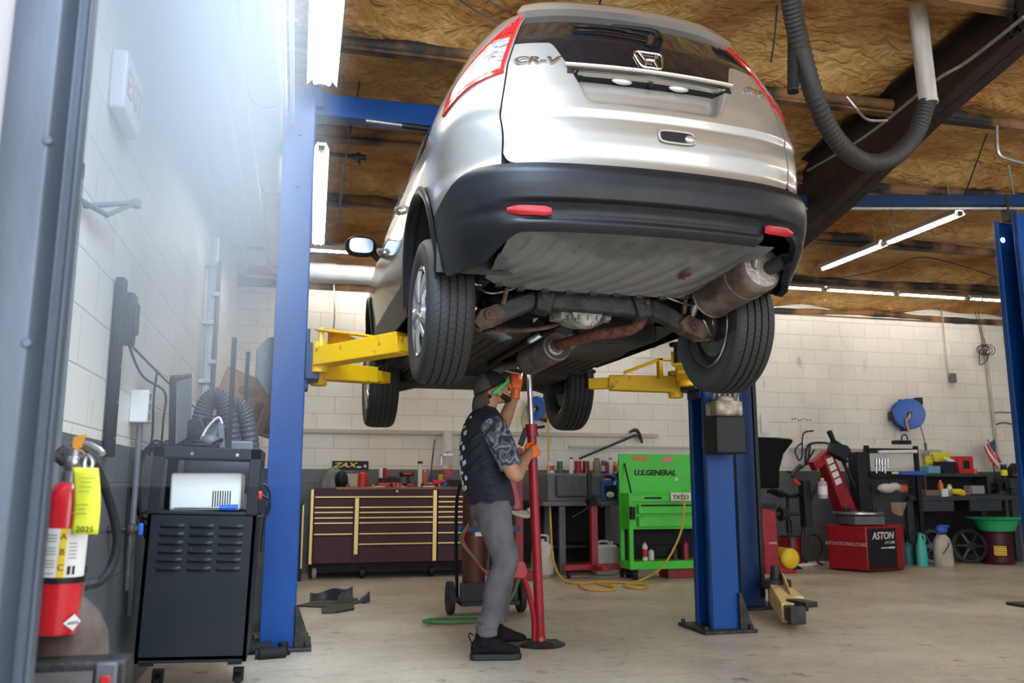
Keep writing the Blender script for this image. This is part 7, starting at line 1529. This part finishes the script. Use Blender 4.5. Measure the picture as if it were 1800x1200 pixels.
for i, (px, lab) in enumerate(((1634, 'alloy wheel rim leaning under the left part of the right bench'), (1708, 'steel wheel rim lying on its side near the dark red drum'))):
    Y = 9.75 if i == 0 else 9.62; r_ = .215; c = V((onY(px, 960, Y).x, Y, r_)); t = thing('bare_rim', lab, 'wheel rim', c, rot=(0, 0, -.25 if i == 0 else -1.0)); bm = nb(); lathe(bm, [(r_*.8, -.09), (r_, -.10), (r_, -.09), (r_*.86, -.07), (r_*.84, .06), (r_, .09), (r_, .10), (r_*.8, .09)], axis=(0, 1, 0), n=36); obj('rim_barrel', bm, m_dsteel if i else M('rim_dark', (.10, .11, .12), .35, .8), t)
    bm = nb(); cyl(bm, (0, -.05, 0), (0, -.03, 0), .06, n=18)
    for k in range(6): a = k*PI/3; beam(bm, V((.04*math.cos(a), -.045, .04*math.sin(a))), V((r_*.84*math.cos(a), -.06, r_*.84*math.sin(a))), .03, .035)
    obj('spokes', bm, MATS.get('rim_dark') or m_dsteel, t, bev=.004)
p = V((onY(1621, 985, 9.4).x, 9.40, 0)); t = thing('oxygen_bottle', 'upright teal plastic bottle with handle under the right bench', 'bottle', p); hh = onY(1621, 935, 9.4).z; bm = nb(); rings(bm, [((0, 0, .0), .072, .055), ((0, 0, hh*.55), .072, .055), ((0, 0, hh*.68), .055, .045), ((-.01, 0, hh*.80), .03, .03), ((-.01, 0, hh*.95), .026, .026)], 18); obj('bottle_body', bm, m_teal, t); bm = nb(); tube(bm, [(.0, 0, hh*.93), (.05, 0, hh*.90), (.06, 0, hh*.70)], .014, 8); obj('handle', bm, m_teal, t); bm = nb(); cyl(bm, (-.01, 0, hh*.94), (-.01, 0, hh), .028); obj('cap', bm, m_grey, t)
bottle('oil_jug', 'darker teal jug in the shade left of the teal bottle', 'jug', V((onY(1597, 985, 9.6).x, 9.6, 0)), .07, .30, M('dark_teal', (.02, .16, .17), .5), m_black, .4)
p = V((onY(1661, 985, 9.3).x, 9.32, 0)); t = thing('water_jug', 'cream jug with blue cap and black strap under the right bench', 'jug', p); hh = onY(1661, 939, 9.32).z; bm = nb(); rings(bm, [((0, 0, .0), .125, .09), ((0, 0, .02), .13, .095), ((0, 0, hh*.6), .122, .09), ((0, 0, hh*.85), .10, .075), ((0, 0, hh), .05, .045)], 20); j = obj('jug_body', bm, m_cream, t); bm = nb(); tube(bm, [(-.08, -.095, hh*.4), (0, -.10, hh*.65), (.02, -.09, hh*.75)], .005, 6); obj('strap', bm, m_black, j)
bm = nb(); ball(bm, (.0, 0, hh+.06), (.085, .06, .06), 14); box(bm, (.04, 0, hh+.10), (.13, .05, .03)); box(bm, (-.06, -.03, hh+.05), (.06, .04, .03)); obj('blue_pump_cap', bm, m_bluep, t, bev=.006)
# wall fittings
p = onY(1674, 664, 10.27); t = thing('wall_socket', 'small grey socket box with conduit above it on the back wall', 'socket', p); bm = nb(); box(bm, (0, 0, 0), (.10, .06, .13)); obj('socket_box', bm, m_grey, t, bev=.006); q = onY(1655, 540, 10.27)-p; bm = nb(); tube(bm, [(-.05, 0, .02), (-.07, 0, .25), q], .008, 6); obj('conduit', bm, m_cream, t)
p = onY(1730, 615, 10.2); t = thing('cable_coil', 'tangled grey and black cable hanging high on the back wall at right', 'cable', p); bm = nb()
for k in range(4): tube(bm, [(.09*math.cos(a)*(1+.2*k/3)+.03*k-.04, -.01*k, .06*math.sin(a)*(1+.3*(k % 2))) for a in [2*PI*i/10 for i in range(10)]], .006, 6, 3, closed=True)
tube(bm, [(-.08, 0, 0), (-.10, 0, -.15), (-.09, 0, -.22), (.02, 0, -.16), (.08, 0, -.05)], .006, 6); tube(bm, [(-.02, 0, .05), (-.03, .02, .3), (-.08, .03, .62)], .005, 6); tube(bm, [(.05, 0, .05), (.0, .02, .3), (-.02, .03, .66)], .005, 6); obj('cable_loops', bm, m_black, t)
bm = nb(); ball(bm, (.0, -.02, .01), (.06, .04, .035), 10); obj('plug', bm, m_grey, t)
p = onY(1745, 700, 10.25); t = thing('conduit', 'white vertical conduit on the back wall near the right edge', 'pipe', (p.x, 10.25, 1.3)); bm = nb(); cyl(bm, (0, 0, 0), (-.06, 0, 2.0), .018, n=10); obj('pipe', bm, m_cream, t); bm = nb(); tube(bm, [(0, 0, .72), (.12, 0, .73), (.30, 0, .725)], .008, 6); tube(bm, [(.02, 0, .55), (.14, 0, .58), (.30, 0, .56)], .010, 6); obj('side_pipe', bm, m_cond, t)
p = onY(1345, 745, 10.28); bx('notice', 'pale blank notice on the back wall above the balancer hood', 'notice', p-V((0, 0, .12)), (.12, .008, .26), m_paper, bev=.001)
p = onY(1448, 737, 10.29)
t = thing('wall_scribble', 'faint dark marks smeared on the wall above the balancer', 'marks', onY(1400, 737, 10.297)); bm = nb()
for k in range(7): box(bm, (-.06+.045*k, 0, .012*math.sin(k*2)), (.03, .002, .012), (0, .4*math.sin(k), 0))
obj('marks', bm, m_dsteel, t)
p = onY(587, 500, 10.2); t = thing('wall_cable', 'pale cable hanging on the back wall right of the left column', 'cable', p); bm = nb(); tube(bm, [(0, 0, 0), (.02, 0, -.35), (.0, 0, -.6), (-.10, 0, -.85), (-.12, 0, -1.2)], .010, 8); obj('cable_run', bm, m_galv, t)
# ------------------------------------------------------------------ overhead things at right
m_ehose = M('exhaust_hose_grey', (.026, .025, .025), .6)
EPX = lambda px, py, Y: onY(px, py, Y)
a = EPX(1611, 0, 4.45); b_ = EPX(1632, 182, 4.45)
t = thing('exhaust_pipe', 'white plastic pipe hanging from the roof with the grey exhaust hose on it', 'pipe', b_); bm = nb(); up = (a-b_)*1.24; lathe(bm, [(.052, 0), (.058, 0), (.058, up.length), (.052, up.length)], (0, 0, 0), up, 24); lathe(bm, [(.058, 0), (.062, 0), (.062, .02), (.058, .02)], (0, 0, 0), up, 24); obj('pipe', bm, M('stained_white_pipe', (.62, .58, .52), .5, 0, var=.35, vscale=5, stretch=(3, 3, .5)), t)
q = [EPX(x, y, Y) for x, y, Y in ((1390, -120, 3.75), (1388, -20, 3.8), (1402, 60, 3.9), (1432, 170, 4.0), (1470, 245, 4.15), (1520, 284, 4.3), (1572, 276, 4.4), (1610, 235, 4.45), (1630, 178, 4.45))]
bm = nb(); tube(bm, [k-q[0] for k in q], .056, 18, 20, rib=.10, ribn=1); o = obj('exhaust_hose', bm, m_ehose, None); o.location = q[0]; tag(o, 'long ribbed grey exhaust hose hanging in a U from the roof', 'hose')
q = [EPX(x, y, 3.95) for x, y in ((1392, -120), (1394, 40), (1394, 162))]
bm = nb(); tube(bm, [k-q[0] for k in q], .032, 16, 30, rib=.08, ribn=1); o = obj('exhaust_hose', bm, m_black, None); o.location = q[0]; tag(o, 'short black hose end hanging straight behind the long exhaust hose', 'hose')
m_wire = M('dark_wire', (.03, .03, .032), .6)
def wire(lab, pts, r=.006, m=None, name='roof_cable'):
    q = [onY(*p) for p in pts]; bm = nb(); tube(bm, [k-q[0] for k in q], r, 6); o = obj(name, bm, m or m_wire, None); o.location = q[0]; tag(o, lab, 'cable')
wire('grey cable curving under the dark rafter beside the exhaust hose', [(1488, 170, 4.9), (1505, 190, 4.9), (1525, 210, 4.85), (1560, 212, 4.8)], .010, m_galv)
wire('thin wire hanging from the roof just right of the car roof', [(1368, -20, 4.6), (1362, 60, 4.7), (1355, 110, 4.8)])
wire('thin rope slanting under the roof left of the car, nearer', [(800, -5, 4.6), (850, 28, 4.4), (885, 48, 4.3)])
wire('thin rope slanting under the roof left of the car, farther', [(842, -12, 4.4), (880, 15, 4.3), (900, 22, 4.3)])
wire('chain hanging from the roof between the left column and the car', [(640, 85, 6.0), (628, 170, 6.0), (612, 250, 6.0), (600, 340, 6.0), (596, 395, 6.0)], .008)
wire('cable running down past the second crossbeam at upper right', [(1735, 235, 5.6), (1715, 290, 5.8), (1695, 345, 6.2)], .007)
wire('pale flexible conduit drooping at the right edge of the roof', [(1752, 222, 4.9), (1755, 268, 4.9), (1775, 280, 4.9), (1805, 288, 4.9)], .012, m_galv)
wire('thin pale wire coming down to the right lift column', [(1773, 290, 6.0), (1785, 360, 6.1), (1796, 420, 6.2), (1800, 500, 6.2)], .009, m_galv)
wire('long thin cable slung under the roof behind the second crossbeam', [(1430, 480, 8.6), (1480, 487, 8.6), (1560, 472, 8.6), (1620, 452, 8.4), (1700, 470, 8.6), (1765, 492, 8.6)], .006)
wire('power lead hooked to the right end of the back wall lights', [(1745, 470, 9.0), (1730, 480, 9.0), (1728, 500, 9.2), (1726, 530, 9.5)], .009)
wire('white electrical cable clipped along the dark rafter', [(1800, 30, 3.6), (1700, 108, 4.1), (1640, 145, 4.5), (1520, 240, 5.2), (1420, 300, 6.2)], .011, m_galv)
# gas pipe with tee under the roof near the left column
p = onY(630, 276, 6.6); t = thing('roof_pipe', 'dark sprinkler pipe ending in a tee between left column and car', 'pipe', p); bm = nb(); a = onY(560, 268, 6.5)-p; cyl(bm, a, (0, 0, 0), .016, n=10); obj('pipe', bm, m_dsteel, t); bm = nb(); cyl(bm, (-.05, 0, 0), (.06, 0, 0), .024, n=10); cyl(bm, (.0, 0, -.06), (0, 0, .03), .020, n=10); obj('tee', bm, m_dsteel, t)
# flood light on the right column
p = onY(1757, 420, 6.2); t = thing('flood_light', 'small lit flood lamp by the top of the right column', 'lamp', p); bm = nb(); cyl(bm, (.03, .05, .03), (-.01, -.02, -.02), .03, .045, 16); obj('lamp_head', bm, m_steel, t); bm = nb(); ball(bm, (-.015, -.03, -.025), (.03, .03, .03), 12); obj('bulb', bm, m_tube, t)
# ------------------------------------------------------------------ fluorescent fixtures
def fixture(label, p0, p1, group=None, w=.14, n=2, caps=True, name='ceiling_light', drop=.0, power=1.0):
    p0, p1 = V(p0), V(p1); d = (p1-p0).normalized(); s_ = d.cross(V((0, 0, 1))).normalized(); up = s_.cross(d); mid = (p0+p1)/2; Lh = (p1-p0).length/2
    t = thing(name, label, 'light', mid, group=group)
    bm = nb(); prism(bm, [(-w/2, -.005), (-w*.3, .05), (w*.3, .05), (w/2, -.005), (w/2-.004, -.009), (w*.28, .042), (-w*.28, .042), (-w/2+.004, -.009)], d*(2*Lh), -d*Lh, s_, up); obj('housing', bm, m_white, t, smooth=False)
    for k in range(n):
        bm = nb(); o = s_*((k-(n-1)/2)*w*.42)-up*.008; cyl(bm, o-d*(Lh-.03), o+d*(Lh-.03), .015, n=8); obj('tube', bm, m_tube, t)
    bm = nb()
    for e in (-1, 1):
        q = d*(e*(Lh-.02)); box(bm, q+up*.0, (.05, .05, .04))
        cyl(bm, q*.8+up*.05, q*.8+up*.05+V((0, 0, ceil_z(mid.y)-.10-mid.z)), .006, n=6)
    obj('hanger', bm, m_galv, t)
    return t
fixture('long bright tube fixture over the left lift column, nearest the camera', (.06, 3.0, 3.86), (.06, 5.45, 3.62), w=.20)
fixture('bright tube fixture glimpsed just right of the blue left column', (.085, 6.35, 3.54), (.115, 8.35, 3.34), w=.12)
fixture('angled tube fixture, nearer half, hanging above the right bay', (5.89, 6.40, 3.49), (5.88, 7.42, 3.49), n=1, w=.13)
fixture('angled tube fixture, farther half, hanging above the right bay', (5.88, 7.47, 3.49), (5.86, 8.55, 3.49), n=1, w=.13)
xs = [5.55, 6.62, 7.72, 8.85, 9.8]
for i, (a, b_) in enumerate(zip(xs, xs[1:])):
    fixture('%s tube of the row along the back wall, right half' % ('first', 'second', 'third', 'last')[i], (a+.02, 9.62, 3.53), (b_-.02, 9.62, 3.53), n=1, w=.10)
fixture('upper tube fixture near the back wall just right of the left column', (-.1, 8.9, 3.43), (1.1, 8.9, 3.43), n=1, w=.10)
fixture('lower tube fixture on the back wall just right of the left column', (-.1, 9.95, 3.36), (1.3, 9.95, 3.36), n=1, w=.10)
fixture('tube fixture on the back wall hidden mostly behind the car', (2.2, 9.62, 3.45), (4.6, 9.62, 3.45), n=1, w=.10)
fixture('added unseen tube fixture over the right bay nearest the open door', (5.9, 1.2, 3.85), (5.9, 3.4, 3.72), w=.14)  # out of view, added to light the car and give crisp reflections
fixture('added unseen tube fixture over the right bay ahead of the angled pair', (5.9, 3.6, 3.70), (5.9, 5.3, 3.60), w=.14)  # unseen extension of the row, added for highlights on the car
# ------------------------------------------------------------------ volume added to imitate veiling glare at the upper left
m_glare_veil = bpy.data.materials.new('glare_veil'); m_glare_veil.use_nodes = True; nt = m_glare_veil.node_tree; nt.nodes.remove(nt.nodes['Principled BSDF'])
vs = nt.nodes.new('ShaderNodeVolumePrincipled'); out = nt.nodes['Material Output']; nt.links.new(vs.outputs[0], out.inputs['Volume'])
vs.inputs['Color'].default_value = (.97, .985, 1, 1); vs.inputs['Anisotropy'].default_value = .0
g = nt.nodes.new('ShaderNodeNewGeometry'); sp = nt.nodes.new('ShaderNodeSeparateXYZ'); nt.links.new(g.outputs['Position'], sp.inputs[0])
def mr(o_, a, b_, c_, d_):
    r = nt.nodes.new('ShaderNodeMapRange'); r.interpolation_type = 'SMOOTHSTEP'; nt.links.new(o_, r.inputs[0])
    for i, q in enumerate((a, b_, c_, d_)): r.inputs[i+1].default_value = q
    return r.outputs[0]
fx = mr(sp.outputs[0], -.55, .15, 1, 0); fz_ = mr(sp.outputs[2], 1.0, 2.5, .04, 1)
mm = nt.nodes.new('ShaderNodeMath'); mm.operation = 'MULTIPLY'; nt.links.new(fx, mm.inputs[0]); nt.links.new(fz_, mm.inputs[1])
m2 = nt.nodes.new('ShaderNodeMath'); m2.operation = 'MULTIPLY'; nt.links.new(mm.outputs[0], m2.inputs[0]); m2.inputs[1].default_value = VEIL = .9
nt.links.new(m2.outputs[0], vs.inputs['Density'])
bm = nb(); box(bm, (-.28, 3.15, 2.15), (.92, 2.3, 2.3)); hz = obj('glare_veil', bm, m_glare_veil, None, smooth=False); tag(hz, 'added pale bluish volume imitating veiling glare over the upper left wall', 'glare_veil', kind='stuff')
